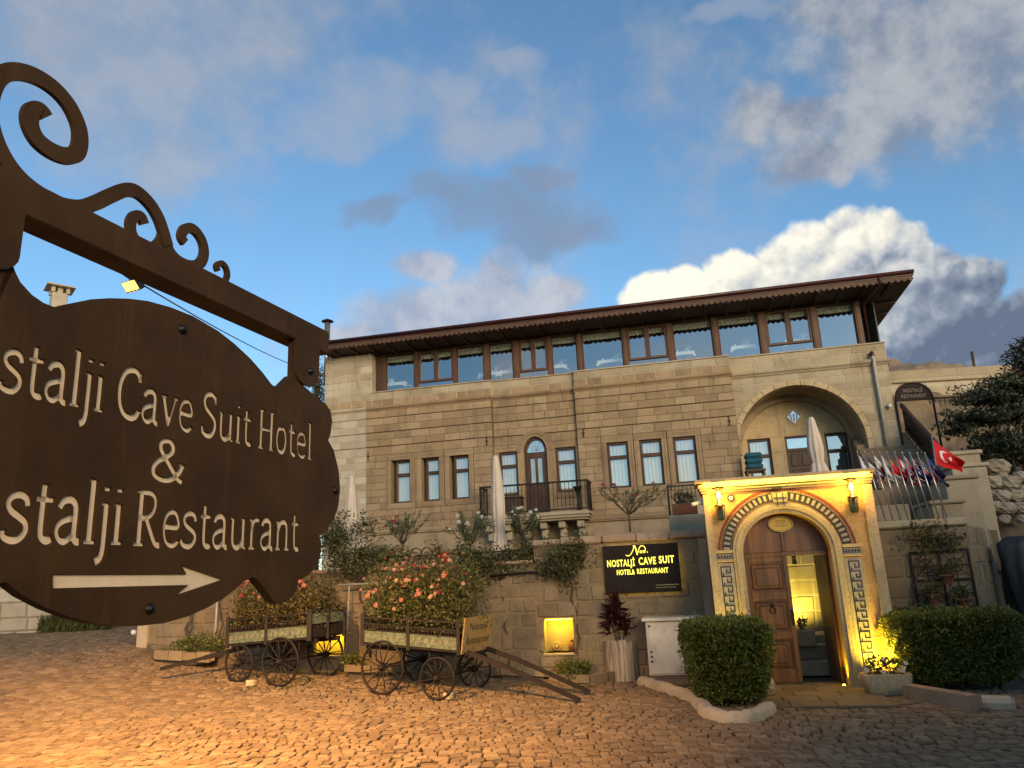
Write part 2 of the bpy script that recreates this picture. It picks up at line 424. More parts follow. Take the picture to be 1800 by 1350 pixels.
M['paving'] = stone_mat('paving', [(0.19, 0.135, 0.08), (0.22, 0.16, 0.095), (0.165, 0.12, 0.072)], 0.35, 0.4, rough=0.6)
M['rock'] = stone_mat('rock', [(0.20, 0.15, 0.098), (0.26, 0.195, 0.13), (0.16, 0.12, 0.08)], 0.5, 0.9)
M['rubble'] = stone_mat('rubble', [(0.34, 0.29, 0.22), (0.28, 0.235, 0.18), (0.40, 0.345, 0.27)], 0.4, 0.7)
M['marble'] = stone_mat('marble', [(0.72, 0.63, 0.49), (0.74, 0.65, 0.51)], 0.18, 0.05, rough=0.4, stain=(0.36, 0.32, 0.27), stain_amt=0.8, scale=0.8)
M['plaster'] = stone_mat('plaster', [(0.33, 0.25, 0.165), (0.34, 0.26, 0.17)], 0.25, 0.3)
M['whitewash'] = stone_mat('whitewash', [(0.50, 0.40, 0.27), (0.55, 0.44, 0.30)], 0.4, 0.8)
M['wood_dark'] = wood_mat('wood_dark', (0.075, 0.036, 0.020), (0.040, 0.020, 0.012), 0.5)
M['wood_post'] = wood_mat('wood_post', (0.115, 0.055, 0.030), (0.060, 0.028, 0.016), 0.5)
M['wood_soffit'] = wood_mat('wood_soffit', (0.050, 0.026, 0.016), (0.032, 0.017, 0.011), 0.7, 'Y')
M['roof_metal'] = flat_mat('roof_metal', (0.055, 0.014, 0.010), 0.35, 0.0, 0.3, 3.0)
M['wood_trim'] = wood_mat('wood_trim', (0.105, 0.052, 0.030), (0.06, 0.03, 0.018), 0.6, 'X')
M['wood_door'] = wood_mat('wood_door', (0.20, 0.088, 0.026), (0.075, 0.031, 0.011), 0.42, 'Z', 9.0, 0.5)
M['wood_cart'] = wood_mat('wood_cart', (0.022, 0.013, 0.009), (0.011, 0.008, 0.006), 0.75, 'X')
M['wood_green'] = flat_mat('wood_green', (0.15, 0.19, 0.125), 0.7, 0, 0.5, 16, 0.4, (0.07, 0.075, 0.048))
M['wood_ochre'] = flat_mat('wood_ochre', (0.36, 0.24, 0.085), 0.65, 0, 0.35, 10, 0.3)
M['wood_table'] = wood_mat('wood_table', (0.36, 0.22, 0.11), (0.24, 0.14, 0.07), 0.5, 'X')
M['wood_log'] = wood_mat('wood_log', (0.46, 0.38, 0.28), (0.17, 0.13, 0.095), 0.85, 'Z', 22.0)
M['bark'] = wood_mat('bark', (0.095, 0.068, 0.046), (0.05, 0.036, 0.025), 0.9, 'Z', 20)
def sign_mat():
    m, t, p = principled('sign_metal')
    g = t.new('ShaderNodeNewGeometry'); pos = g.outputs['Position']
    mp = t.new('ShaderNodeMapping'); t.l.new(pos, mp.inputs[0]); mp.inputs['Scale'].default_value = (1, 1, 0.05)
    st = t.noise(mp.outputs[0], 34, 4, 0.6); bl = t.noise(pos, 4.5, 5, 0.6); fi = t.noise(pos, 120, 3, 0.6)
    c = t.mix(t.sstep(bl, 0.3, 0.7), (0.076, 0.037, 0.012, 1), (0.050, 0.025, 0.009, 1))
    c = t.mix(t.math('MULTIPLY', t.sstep(st, 0.54, 0.72), 0.45), c, (0.11, 0.048, 0.014, 1))
    c = t.mix(t.math('MULTIPLY', t.sstep(fi, 0.62, 0.72), 0.35), c, (0.11, 0.062, 0.03, 1))
    t.l.new(c, p.inputs['Base Color']); p.inputs['Specular IOR Level'].default_value = 0.15
    t.put(p.inputs['Roughness'], t.math('ADD', 0.5, t.math('MULTIPLY', bl, 0.3)))
    bump(t, p, t.math('ADD', fi, t.math('MULTIPLY', bl, 0.6)), 0.18, 0.002)
    return m
M['sign_metal'] = sign_mat()
M['sign_letter'] = flat_mat('sign_letter', (0.95, 0.72, 0.45), 0.6, 0, 0.12, 14)
M['iron'] = flat_mat('iron', (0.016, 0.014, 0.012), 0.45, 0.3, 0.4, 12)
M['iron_rust'] = flat_mat('iron_rust', (0.020, 0.013, 0.010), 0.7, 0.2, 0.4, 12, 0.4)
M['steel'] = flat_mat('steel', (0.52, 0.50, 0.46), 0.3, 0.8, 0.2, 8)
M['pipe_grey'] = flat_mat('pipe_grey', (0.40, 0.38, 0.33), 0.5, 0.1, 0.2, 5)
M['white_plastic'] = flat_mat('white_plastic', (0.72, 0.70, 0.66), 0.4)
M['canvas'] = flat_mat('canvas', (0.62, 0.52, 0.41), 0.85, 0, 0.12, 6)
M['cloth_white'] = flat_mat('cloth_white', (0.82, 0.82, 0.80), 0.85, 0, 0.06, 6)
M['lace'] = flat_mat('lace', (0.78, 0.72, 0.58), 0.9, 0, 0.25, 40)
M['lace_dark'] = flat_mat('lace_dark', (0.40, 0.34, 0.22), 0.9, 0, 0.25, 40)
M['curtain'] = flat_mat('curtain', (0.56, 0.47, 0.31), 0.9, 0, 0.1, 5)
M['interior'] = flat_mat('interior', (0.16, 0.17, 0.17), 0.9)
M['cushion'] = flat_mat('cushion', (0.015, 0.085, 0.135), 0.8)
M['terracotta'] = flat_mat('terracotta', (0.17, 0.065, 0.033), 0.8, 0, 0.3, 10)
M['pot_white'] = flat_mat('pot_white', (0.66, 0.58, 0.56), 0.5)
M['black'] = flat_mat('black', (0.012, 0.012, 0.012), 0.5)
M['tile_dark'] = flat_mat('tile_dark', (0.035, 0.037, 0.034), 0.6)
M['tile_pale'] = flat_mat('tile_pale', (0.40, 0.34, 0.25), 0.7)
M['tile_red'] = flat_mat('tile_red', (0.20, 0.04, 0.02), 0.7)
M['gold'] = flat_mat('gold', (0.55, 0.36, 0.08), 0.35, 0.6)
M['board'] = flat_mat('board', (0.030, 0.021, 0.016), 0.75, 0, 0.2, 4, 0.1, None, 0.15)
M['cover'] = flat_mat('cover', (0.030, 0.032, 0.035), 0.55, 0, 0.3, 3)
M['glass_upper'] = glass_mat('glass_upper', 0.30, (0.80, 0.90, 0.93))
M['glass_lower'] = glass_mat('glass_lower', 0.30, (0.9, 0.92, 0.92))
M['glass_deco'] = glass_mat('glass_deco', 0.30, (0.85, 0.92, 0.95))
M['lantern_glass'] = glass_mat('lantern_glass', 0.12, (0.75, 0.85, 0.6))
M['leaf_hedge'] = leaf_mat('leaf_hedge', [(0.060, 0.080, 0.012), (0.095, 0.115, 0.018), (0.15, 0.165, 0.030), (0.070, 0.090, 0.014)], 0.4, 0.2)
M['leaf_young'] = leaf_mat('leaf_young', [(0.13, 0.15, 0.024), (0.20, 0.21, 0.036), (0.09, 0.11, 0.018)], 0.4, 0.3)
M['leaf_cart'] = leaf_mat('leaf_cart', [(0.096, 0.086, 0.024), (0.138, 0.102, 0.036), (0.072, 0.079, 0.022), (0.192, 0.120, 0.048), (0.114, 0.114, 0.034)], 0.5, 0.3)
M['leaf_cart2'] = leaf_mat('leaf_cart2', [(0.068, 0.088, 0.019), (0.128, 0.142, 0.032), (0.088, 0.097, 0.022), (0.216, 0.203, 0.068), (0.049, 0.062, 0.015), (0.162, 0.121, 0.041)], 0.5, 0.3)
M['leaf_vine'] = leaf_mat('leaf_vine', [(0.053, 0.068, 0.024), (0.090, 0.099, 0.033), (0.150, 0.128, 0.042), (0.042, 0.057, 0.021), (0.128, 0.083, 0.033)], 0.5, 0.25)
M['leaf_oleander'] = leaf_mat('leaf_oleander', [(0.065, 0.081, 0.034), (0.098, 0.111, 0.047), (0.124, 0.130, 0.058)], 0.45, 0.2)
M['leaf_dark'] = leaf_mat('leaf_dark', [(0.020, 0.030, 0.014), (0.032, 0.042, 0.018), (0.045, 0.052, 0.022)], 0.5, 0.15)
M['leaf_red'] = leaf_mat('leaf_red', [(0.045, 0.010, 0.012), (0.070, 0.016, 0.018), (0.028, 0.010, 0.010)], 0.4, 0.2)
M['leaf_yellow'] = leaf_mat('leaf_yellow', [(0.22, 0.17, 0.03), (0.10, 0.10, 0.03), (0.05, 0.07, 0.02)], 0.5, 0.3)
M['grass'] = leaf_mat('grass', [(0.060, 0.075, 0.015), (0.095, 0.10, 0.022), (0.13, 0.115, 0.03)], 0.6, 0.3)
def petal(n, c): M[n] = leaf_mat(n, [c, tuple(x * 0.8 for x in c)], 0.6, 0.3)
petal('petal_orange', (0.66, 0.26, 0.15)); petal('petal_pink', (0.66, 0.24, 0.24)); petal('petal_peach', (0.72, 0.42, 0.28)); petal('petal_red', (0.48, 0.012, 0.012)); petal('petal_white', (0.80, 0.76, 0.66)); petal('petal_rose', (0.42, 0.05, 0.08))
LAMP = (1.0, 0.50, 0.12)
M['led_yellow'] = emit_mat('led_yellow', (1.0, 0.72, 0.06), 5.0)
M['lamp_sodium'] = emit_mat('lamp_sodium', (1.0, 0.46, 0.06), 3.0)
M['bulb'] = emit_mat('bulb', (1.0, 0.55, 0.10), 12.0)
M['letter_lit'] = emit_mat('letter_lit', (1.0, 0.88, 0.10), 1.15)
M['letter_small'] = emit_mat('letter_small', (0.8, 0.7, 0.3), 0.22)

# ================================================================== THE SETTING
_S = [-50, 0, 1.5, 2.6, 4.5, 6.0, 8.8, 12, 30, 80]; _Z = [0, 0, 0.02, 0.09, 0.20, 0.31, 0.80, 0.98, 1.5, 2.2]
def zg(x, y):
    return np.interp(-np.asarray(x) * 0.6 + (np.asarray(y) - 12) * 0.8 * (np.asarray(x) < 30), _S, _Z) * np.clip((8.0 - np.asarray(x)) / 8.0, 0, 1)
def ground_at(px, py):
    z = 0.0
    for _ in range(12):
        d = ray(px, py); P = CPOS + d * ((z - CAMZ) / d.z); z = float(zg(P.x, P.y))
    return Vector((P.x, P.y, z))

# one ground sheet to the horizon
gx = np.concatenate([np.linspace(-900, -40, 14), np.linspace(-30, 30, 61), np.linspace(40, 900, 14)])
gy = np.concatenate([np.linspace(-900, -20, 12), np.linspace(-10, 40, 51), np.linspace(50, 900, 14)])
GX, GY = np.meshgrid(gx, gy); GZ = zg(GX, GY) - 0.03
nx, ny = len(gx), len(gy)
ground = mk('ground', list(zip(GX.ravel(), GY.ravel(), GZ.ravel())), [(j * nx + i, j * nx + i + 1, (j + 1) * nx + i + 1, (j + 1) * nx + i) for j in range(ny - 1) for i in range(nx - 1)], M['dirt'], sm=[True] * ((nx - 1) * (ny - 1)))
struct(ground)

# cobbles: irregular, domed, each with its own edges
def in_street(x, y):
    w = (x - WA.o.x) * WA.N.x + (y - WA.o.y) * WA.N.y
    u = (x - WA.o.x) * WA.U.x + (y - WA.o.y) * WA.U.y
    ok = (w > 0.05) | (u < -11.9)
    g = (x - GA.o.x) * GA.N.x + (y - GA.o.y) * GA.N.y
    gu = (x - GA.o.x) * GA.U.x + (y - GA.o.y) * GA.U.y
    ok &= ~((gu > -1.0) & (gu < 1.0) & (g > -1) & (g < 1.75))       # paved apron of the gate
    ok &= ~((gu > -1.4) & (gu < 3.4) & (g < 0.1))
    return ok
rows = []
y = 6.2
while y < 25:
    d = random.uniform(0.125, 0.165)
    x = -17.0 if y > 12 else -11.0
    xe = 12.0
    while x < xe:
        l = random.uniform(0.11, 0.20); rows.append((x, y, l, d)); x += l
    y += d
A = np.array(rows)
ang = R(-7)
def warp(px, py):
    qx = px * math.cos(ang) - (py - 12) * math.sin(ang); qy = 12 + px * math.sin(ang) + (py - 12) * math.cos(ang)
    return qx + 0.10 * np.sin(qy * 1.7 + 0.6 * qx), qy + 0.16 * np.sin(qx * 0.9 + 0.4) + 0.07 * np.sin(qx * 2.7 + qy)
n = len(A); g = 0.007
cx = np.stack([A[:, 0] + g, A[:, 0] + A[:, 2] - g, A[:, 0] + A[:, 2] - g, A[:, 0] + g], 1) + RNG.uniform(-0.014, 0.014, (n, 4))
cy = np.stack([A[:, 1] + g, A[:, 1] + g, A[:, 1] + A[:, 3] - g, A[:, 1] + A[:, 3] - g], 1) + RNG.uniform(-0.014, 0.014, (n, 4))
cx, cy = warp(cx, cy)
mx_, my_ = cx.mean(1), cy.mean(1)
pxs = 900 + FPX * (mx_ / np.maximum(my_, 1)); keep = in_street(mx_, my_) & (pxs > -150) & (pxs < 2000) & (my_ > 6.0)
cx, cy, mx_, my_ = cx[keep], cy[keep], mx_[keep], my_[keep]; n = len(mx_)
cz = zg(cx, cy); tl = RNG.uniform(-0.010, 0.010, (n, 1)) + RNG.uniform(-0.007, 0.007, (n, 4))
def ringq(f, dz): return np.stack([mx_[:, None] + (cx - mx_[:, None]) * f, my_[:, None] + (cy - my_[:, None]) * f, cz + dz], 2)
V = np.concatenate([ringq(1.0, -0.05 + 0 * tl), ringq(0.97, -0.002 + tl), ringq(0.80, 0.007 + tl)], 1)    # (n,12,3)
CF = [(8, 9, 10, 11)] + [(i, (i + 1) % 4, 4 + (i + 1) % 4, 4 + i) for i in range(4)] + [(4 + i, 4 + (i + 1) % 4, 8 + (i + 1) % 4, 8 + i) for i in range(4)]
order = np.argsort(mx_ ** 2 + my_ ** 2 + 60 * np.maximum(0, np.abs(mx_ / my_) - 0.66))
for i in order[:300]:
    mk('cobble', V[i], CF, M['cobble'], ground)
rest = order[300:]
VV = V[rest].reshape(-1, 3); FF = (np.array(CF)[None] + 12 * np.arange(len(rest))[:, None, None]).reshape(-1, 4)
mk('cobbles_beyond', VV, [tuple(f) for f in FF.tolist()], M['cobble'], ground, kind='stuff')

# apron of stone slabs in front of the gate
ap = struct(MB(GA).build('gate_apron', M['dirt'])) if False else None
mb = MB(GA); mb.box(-0.98, 0.98, -0.6, 1.7, -0.02, 0.012)
apron = struct(mb.build('pavement', M['dirt']))
for j, (w0, w1) in enumerate([(-0.6, -0.05), (-0.05, 0.42), (0.42, 0.86), (0.86, 1.30), (1.30, 1.70)]):
    u = -0.98
    while u < 0.97:
        l = min(random.uniform(0.45, 0.8), 0.98 - u)
        if 0.98 - (u + l) < 0.2: l = 0.98 - u
        b = MB(GA); b.cbox(u + 0.005, u + l - 0.005, w0 + 0.005, w1 - 0.005, 0.0, 0.03 + random.uniform(0, 0.006), 0.006)
        b.build('slab', M['paving'], apron); u += l

# low unseen hillside added behind the photographer to shade low parts (windows mirror it)
hv, hf = [], []
HX = np.linspace(-170, 120, 60); HY = np.linspace(-70, -30, 9)
for j, yy in enumerate(HY):
    for i, xx in enumerate(HX):
        prof = math.sin(math.pi * j / 8.0)
        h = 7.0 + 1.6 * math.sin(xx * 0.045 + 1) + 1.1 * math.sin(xx * 0.19) + 0.7 * math.sin(xx * 0.53 + 2)
        hv.append((xx, yy + 3 * math.sin(xx * 0.1), -0.5 + h * prof))
for j in range(8):
    for i in range(59): hf.append((j * 60 + i, j * 60 + i + 1, (j + 1) * 60 + i + 1, (j + 1) * 60 + i))
struct(mk('hillside', hv, hf, M['rock'], sm=[True] * len(hf)))

# added house, out of view at right, placed to shade gate and garden
nb = thing('shade_house', 'added plain low stone house, unseen at right, shading gate and garden', 'house', (9, 4, 0))
b = MB(Fr(4.6, 0.2, R(38))); b.box(-3.0, 13.0, 0.0, 6.5, -0.1, 2.9); b.build('wall', M['stone_beige'], nb)
b = MB(Fr(4.6, 0.2, R(38))); b.box(-3.3, 13.3, -0.3, 6.8, 2.9, 3.1); b.build('roof', M['coping'], nb)
b = MB(Fr(4.6, 0.2, R(38))); b.box(4.6, 13.0, 0.3, 6.5, 3.1, 5.0); b.build('shade_storey', M['stone_beige'], nb)  # upper box added to cast shade on the right-hand wall
for k in range(5):
    b = MB(Fr(4.6, 0.2, R(38))); b.box(1.2 + k * 2.3, 2.1 + k * 2.3, -0.05, 0.01, 1.0, 2.2); b.build('window', M['wood_dark'], nb)

# ------------------------------------------------------------------ masonry generator
class Rect:
    def __init__(s, u0, u1, z0, z1): s.u0, s.u1, s.z0, s.z1 = u0, u1, z0, z1
    def iv(s, z): return (s.u0, s.u1)
class Arch:
    def __init__(s, uc, zc, r, z0): s.uc, s.zc, s.r, s.z0 = uc, zc, r, z0; s.z1 = zc + r
    def iv(s, z):
        if z <= s.zc: return (s.uc - s.r, s.uc + s.r)
        h = math.sqrt(max(0, s.r ** 2 - (z - s.zc) ** 2)); return (s.uc - h, s.uc + h)
def masonry(out, mortar, zs, u0, u1, w, ops, mat, L=(0.34, 0.72), depth=0.3, joint=0.007, c=0.006, jit=0.004, rough=0.0, back=0.012):
    for za, zb in zip(zs[:-1], zs[1:]):
        ints = []
        for op in ops:
            if zb <= op.z0 + 1e-4 or za >= op.z1 - 1e-4: continue
            ints.append((op.iv(max(za, op.z0)), op.iv(min(zb, op.z1))))
        ints.sort(key=lambda t: t[0][0] + t[1][0])
        cur = (u0, u0); segs = []
        for ia, ib in ints:
            segs.append((cur, (ia[0], ib[0]))); cur = (ia[1], ib[1])
        segs.append((cur, (u1, u1)))
        for (lb, lt), (rb, rt) in segs:
            if max(rb - lb, rt - lt) < 0.04: continue
            rb2, rt2 = max(rb, lb + 0.005), max(rt, lt + 0.005)
            mortar.prism([(lb, za), (rb2, za), (rt2, zb), (lt, zb)], w - depth, w - back)
            a, b = max(lb, lt), min(rb, rt)
            cuts = []; x = min(lb, lt) + random.uniform(L[0] * 0.5, L[1])
            while x < b - L[0] * 0.55:
                if x > a + 0.1: cuts.append(x)
                x += random.uniform(*L)
            e = [(lb, lt)] + [(q + random.uniform(-rough, rough), q + random.uniform(-rough, rough)) for q in cuts] + [(rb2, rt2)]
            j = joint
            for (p, q), (r_, s_) in zip(e[:-1], e[1:]):
                if max(r_ - p, s_ - q) < 0.03: continue
                dz = [random.uniform(-rough, rough) * 0.5 for _ in range(4)]
                quad = [(p + j, za + j + dz[0]), (max(r_ - j, p + j + .004), za + j + dz[1]), (max(s_ - j, q + j + .004), zb - j + dz[2]), (q + j, zb - j + dz[3])]
                out.append(((r_ - p + s_ - q) / 2 * (zb - za), quad, w - depth, w, mat, c, jit))
def lay(out, fr, parent, limit=300, rest='stones_small'):
    out.sort(key=lambda t: -t[0])
    for (a, q, w0, w1, mat, c, jit) in out[:limit]:
        b = MB(fr); b.block(q, w0, w1 + random.uniform(-jit, jit), c); b.build('stone', mat, parent)
    if len(out) > limit:
        mats = list({t[4].name: t[4] for t in out[limit:]}.values())
        b = MB(fr); idx = []
        for (a, q, w0, w1, mat, c, jit) in out[limit:]:
            k = len(b.f); b.block(q, w0, w1 + random.uniform(-jit, jit), c); idx += [mats.index(mat)] * (len(b.f) - k)
        o = b.build(rest, mats[0], parent, kind='stuff')
        for m in mats[1:]: o.data.materials.append(m)
        o.data.polygons.foreach_set('material_index', idx)

# ================================================================== HOTEL BUILDING
RW_ = 0.15          # plane of the recessed middle bay
FR = Fr(FA.P(0, RW_, 0).x, FA.P(0, RW_, 0).y)
hotel = thing('hotel_building', 'two storey brown stone hotel with long glazed top floor and wide dark eaves', 'building', FA.P(2.5, 0, 1.7))
def hp(mb, name, mat, parent=None, kind=None, label=None): return mb.build(name, mat, parent or hotel, kind, label)
core = MB(FA)
core.box(-6.12, 6.80, -8.0, -0.32, 0.0, 7.55); core.box(6.80, 11.08, -8.0, -1.85, 0.0, 7.55)
core.box(-6.12, -4.45, -8.0, -0.32, 7.55, 9.28)
wall = hp(core, 'wall', M['plaster'])
stones = []; mor_d = MB(FA); mor_p = MB(FA)
ZR = [3.55, 3.72, 3.94, 4.14, 4.36, 4.56, 4.78, 5.0, 5.22, 5.45, 5.67, 5.87, 6.14, 6.37, 6.60, 6.84, 7.07, 7.30]
Wz0, Wz1 = 4.32, 5.66
def sur(u0, u1): return Rect(u0 - 0.16, u1 + 0.16, 4.14, 5.87)
LBW = [(-3.79, -3.15), (-2.78, -2.19), (-1.86, -1.23)]
RBW = [(3.03, 3.66), (3.99, 4.63), (4.96, 5.60)]
RCW = [(-0.30, 0.28), (1.46, 2.09)]
def stepw(z): return 0.035 if z >= 6.6 else 0.018 if z >= 6.14 else 0.0
def rows_step(u0, u1, w, ops, mat, mor, **kw):
    for a, b in zip(ZR[:-1], ZR[1:]):
        gp = 0.013 if a in (6.14, 6.60, 7.07) else 0.0       # open bed joints of the lapped courses
        masonry(stones, mor, [a + gp, b], u0, u1, w + stepw(a), ops, mat, **kw)
masonry(stones, mor_p, [1.7, 2.0, 2.35, 2.7, 3.0, 3.3] + ZR[:1], -6.12, -4.62, 0.28, [], M['stone_pale'], L=(0.3, 0.6))
rows_step(-6.12, -4.62, 0.28, [], M['stone_pale'], mor_p, L=(0.28, 0.55))
rows_step(-4.62, -0.44, 0.30, [sur(*q) for q in LBW], M['stone_brown'], mor_d)
drop = Arch(0.84, 5.62, 0.66, 3.5)
rows_step(-0.44, 2.18, RW_, [sur(*q) for q in RCW] + [Rect(0.30, 1.38, 3.5, 5.67), Arch(0.84, 5.67, 0.47, 5.66)], M['stone_brown'], mor_d, L=(0.3, 0.6))
rows_step(2.18, 6.80, 0.30, [sur(*q) for q in RBW], M['stone_brown'], mor_d)
# lower plastered base and the moulding above it
b = MB(FA); b.box(-6.12, -0.44, -0.32, 0.24, 0.5, 3.50); b.box(-0.44, 2.18, -0.32, 0.08, 0.5, 3.50); b.box(2.18, 6.8, -0.32, 0.24, 0.5, 3.50)
hp(b, 'base_wall', M['plaster'])
b = MB(FA)
for u0, u1, w in ((-6.14, -0.42, 0.30), (2.16, 6.82, 0.30)):
    b.prism([(u0, 3.44), (u1, 3.44), (u1, 3.55), (u0, 3.55)], w - 0.35, w + 0.05); b.prism([(u0, 3.39), (u1, 3.39), (u1, 3.44), (u0, 3.44)], w - 0.35, w + 0.02)
hp(b, 'string_course', M['stone_brown'])
# cornice and parapet
for u0, u1, w, mat in ((-6.14, -4.60, 0.28, 'stone_pale'), (-4.60, -0.42, 0.30, 'stone_brown'), (-0.46, 2.2, RW_, 'stone_brown'), (2.16, 6.82, 0.30, 'stone_brown'), (6.82, 11.14, 0.0, 'stone_beige')):
    u = u0
    while u < u1 - 0.01:
        l = min(random.uniform(0.55, 1.1), u1 - u)
        if u1 - u - l < 0.3: l = u1 - u
        b = MB(FA); e = 0.12
        prof = [(w - 0.3, 7.30), (w + 0.03, 7.30), (w + 0.06, 7.35), (w + 0.10, 7.37), (w + e, 7.41), (w + e, 7.455), (w - 0.3, 7.47)]
        n_ = len(prof); a_, c_ = u + 0.003, u + l - 0.003
        b.add([(a_, p[0], p[1]) for p in prof] + [(c_, p[0], p[1]) for p in prof], [tuple(range(n_)), tuple(range(2 * n_ - 1, n_ - 1, -1))] + [(i, n_ + i, n_ + (i + 1) % n_, (i + 1) % n_) for i in range(n_)])
        hp(b, 'cornice_stone', M[mat]); u += l
for u0, u1, w, mat in ((-6.12, -4.44, 0.30, 'stone_pale'), (-4.44, -0.44, 0.30, 'stone_pale'), (-0.44, 2.18, RW_, 'stone_pale'), (2.18, 6.80, 0.30, 'stone_pale'), (6.80, 11.10, 0.0, 'stone_beige')):
    m2 = 'stone_beige' if mat == 'stone_pale' else mat
    masonry(stones, mor_p, [7.47, 7.70], u0, u1, w, [], M['stone_brown'] if w else M[m2], L=(0.3, 0.65), joint=0.012, depth=0.4)
    masonry(stones, mor_p, [7.70, 7.925], u0, u1, w, [], M[m2], L=(0.4, 0.85), joint=0.008, depth=0.4)
    if u0 > -6:
        b = MB(FA); b.cbox(u0 - 0.02, u1 + 0.02, w - 0.5, w + 0.035, 7.928, 7.965, 0.006); hp(b, 'window_ledge', M['stone_pale'])
masonry(stones, mor_p, [7.925, 8.15, 8.37, 8.62, 8.85, 9.08, 9.30], -6.12, -4.44, 0.30, [], M['stone_pale'], L=(0.3, 0.62), joint=0.011, depth=0.5)
# right wing with the great arch
AU, AZ, AR = 8.52, 5.22, 1.72
ZA = [3.0, 3.3, 3.55, 3.8, 4.02, 4.26, 4.5, 4.74, 4.98, 5.22, 5.46, 5.70, 5.94, 6.18, 6.42, 6.66, 6.90, 7.0951, 7.30]
masonry(stones, mor_p, ZA, 6.80, 11.10, 0.0, [Arch(AU, AZ, AR + 0.155, 2.9)], M['stone_beige'], L=(0.32, 0.62), joint=0.009)
N_ = 15
for i in range(N_):
    a0, a1 = math.pi * i / N_, math.pi * (i + 1) / N_
    def pt(a, r): return (AU + r * math.cos(a), AZ + r * math.sin(a))
    k0, k1 = a0 + 0.004, a1 - 0.004; mid = (k0 + k1) / 2
    b = MB(FA); b.prism([pt(k0, AR), pt(k0, AR + 0.15), pt(mid, AR + 0.15), pt(k1, AR + 0.15), pt(k1, AR), pt(mid, AR)], -0.30, 0.022)
    hp(b, 'arch_stone', M['stone_trim'])
for s_ in (-1, 1):
    for z0 in (2.9, 3.5, 4.1, 4.7):
        b = MB(FA); x0, x1 = sorted((AU + s_ * AR, AU + s_ * (AR + 0.15))); x0 = max(x0, 6.81)
        b.cbox(x0, x1, -0.30, 0.02, z0, min(z0 + 0.595, AZ - 0.005), 0.006); hp(b, 'arch_stone', M['stone_trim'])
b = MB(FA); path = [(AU + AR, 2.9)] + [(AU + AR * math.cos(math.pi * i / 28), AZ + AR * math.sin(math.pi * i / 28)) for i in range(29)] + [(AU - AR, 2.9)]
b.add([(p[0], -0.29, p[1]) for p in path] + [(p[0], -1.5, p[1]) for p in path], [(i, i + 1, len(path) + i + 1, len(path) + i) for i in range(len(path) - 1)], True)
for k in (0, 1):
    r0, r1 = AR - 0.16, AR
    pts = [(AU + r0 * math.cos(math.pi * i / 24), AZ + r0 * math.sin(math.pi * i / 24)) for i in range(25)] + [(AU + r1 * math.cos(math.pi * i / 24), AZ + r1 * math.sin(math.pi * i / 24)) for i in range(24, -1, -1)]
b.prism(pts, -1.5, -1.28)
hp(b, 'arch_vault', M['plaster'])
AOPS = [Rect(7.16, 7.83, 4.30, 5.71), Rect(8.25, 9.02, 3.3, 5.71), Rect(9.40, 10.05, 4.30, 5.71)]
masonry(stones, mor_p, [3.0, 3.4, 3.85, 4.3, 4.77, 5.24, 5.71, 6.05, 6.4, 6.75, 7.0], 6.75, 10.30, -1.5, AOPS, M['stone_trim'], L=(0.5, 0.9), joint=0.004)
hp(mor_d, 'mortar', M['mortar_dark']); hp(mor_p, 'mortar', M['mortar_pale'])
lay(stones, FA, wall, 300)

# window surrounds
for (u0, u1), w in [(q, 0.30) for q in LBW + RBW] + [(q, RW_) for q in RCW]:
    for nm, q in (('lintel', (u0 - 0.155, u1 + 0.155, Wz1 + 0.005, 5.865)), ('sill', (u0 - 0.155, u1 + 0.155, 4.145, Wz0 - 0.005)), ('jamb', (u0 - 0.155, u0 - 0.0, Wz0, Wz1)), ('jamb', (u1 + 0.0, u1 + 0.155, Wz0, Wz1))):
        b = MB(FA); b.cbox(q[0], q[1], w - 0.3, w + 0.014, q[2], q[3], 0.006); hp(b, nm, M['stone_brown'])
    b = MB(FA)   # incised label moulding
    for z0, z1, a0, a1 in ((5.78, 5.795, u0 - 0.10, u1 + 0.10), (4.20, 4.215, u0 - 0.10, u1 + 0.10)): b.box(a0, a1, w, w + 0.028, z0, z1)
    for a in (u0 - 0.10, u1 + 0.085): b.box(a, a + 0.015, w, w + 0.028, 4.21, 5.79)
    hp(b, 'label_moulding', M['stone_brown'])

def window(fr, par, u0, u1, z0, z1, w, zt, glass='glass_lower', curtain='curtain', ft=0.075, wood='wood_dark', lace=False):
    f = MB(fr)
    for q in ((u0, u0 + ft, z0, z1), (u1 - ft, u1, z0, z1), (u0 + ft, u1 - ft, z0, z0 + ft * 0.8), (u0 + ft, u1 - ft, z1 - ft, z1), (u0 + ft, u1 - ft, zt - 0.055, zt + 0.055)):
        f.cbox(q[0], q[1], w - 0.09, w, q[2], q[3], 0.008)
    o = f.build('window', M[wood], par)
    for a, b_ in ((z0 + ft * 0.8, zt - 0.055), (zt + 0.055, z1 - ft)):
        g_ = MB(fr); g_.add([(u0 + ft, w - 0.05, a), (u1 - ft, w - 0.05, a), (u1 - ft, w - 0.05, b_), (u0 + ft, w - 0.05, b_)], [(0, 1, 2, 3)])
        g_.build('pane', M[glass], o)
    if curtain:
        c = MB(fr); n_ = 40
        pts = []
        for i in range(n_ + 1):
            t_ = i / n_; wv = w - 0.13 + 0.018 * math.sin(t_ * 38 + u0 * 5)
            pts += [(u0 + t_ * (u1 - u0), wv, z0 + 0.02), (u0 + t_ * (u1 - u0), wv, z1)]
        c.add(pts, [(2 * i, 2 * i + 2, 2 * i + 3, 2 * i + 1) for i in range(n_)], True)
        c.build('curtain', M[curtain], o)
    return o
for (u0, u1) in LBW: window(FA, hotel, u0 + 0.10, u1, Wz0, Wz1, 0.16, 5.20)
for (u0, u1) in RBW: window(FA, hotel, u0, u1, Wz0, Wz1, 0.22, 5.22)
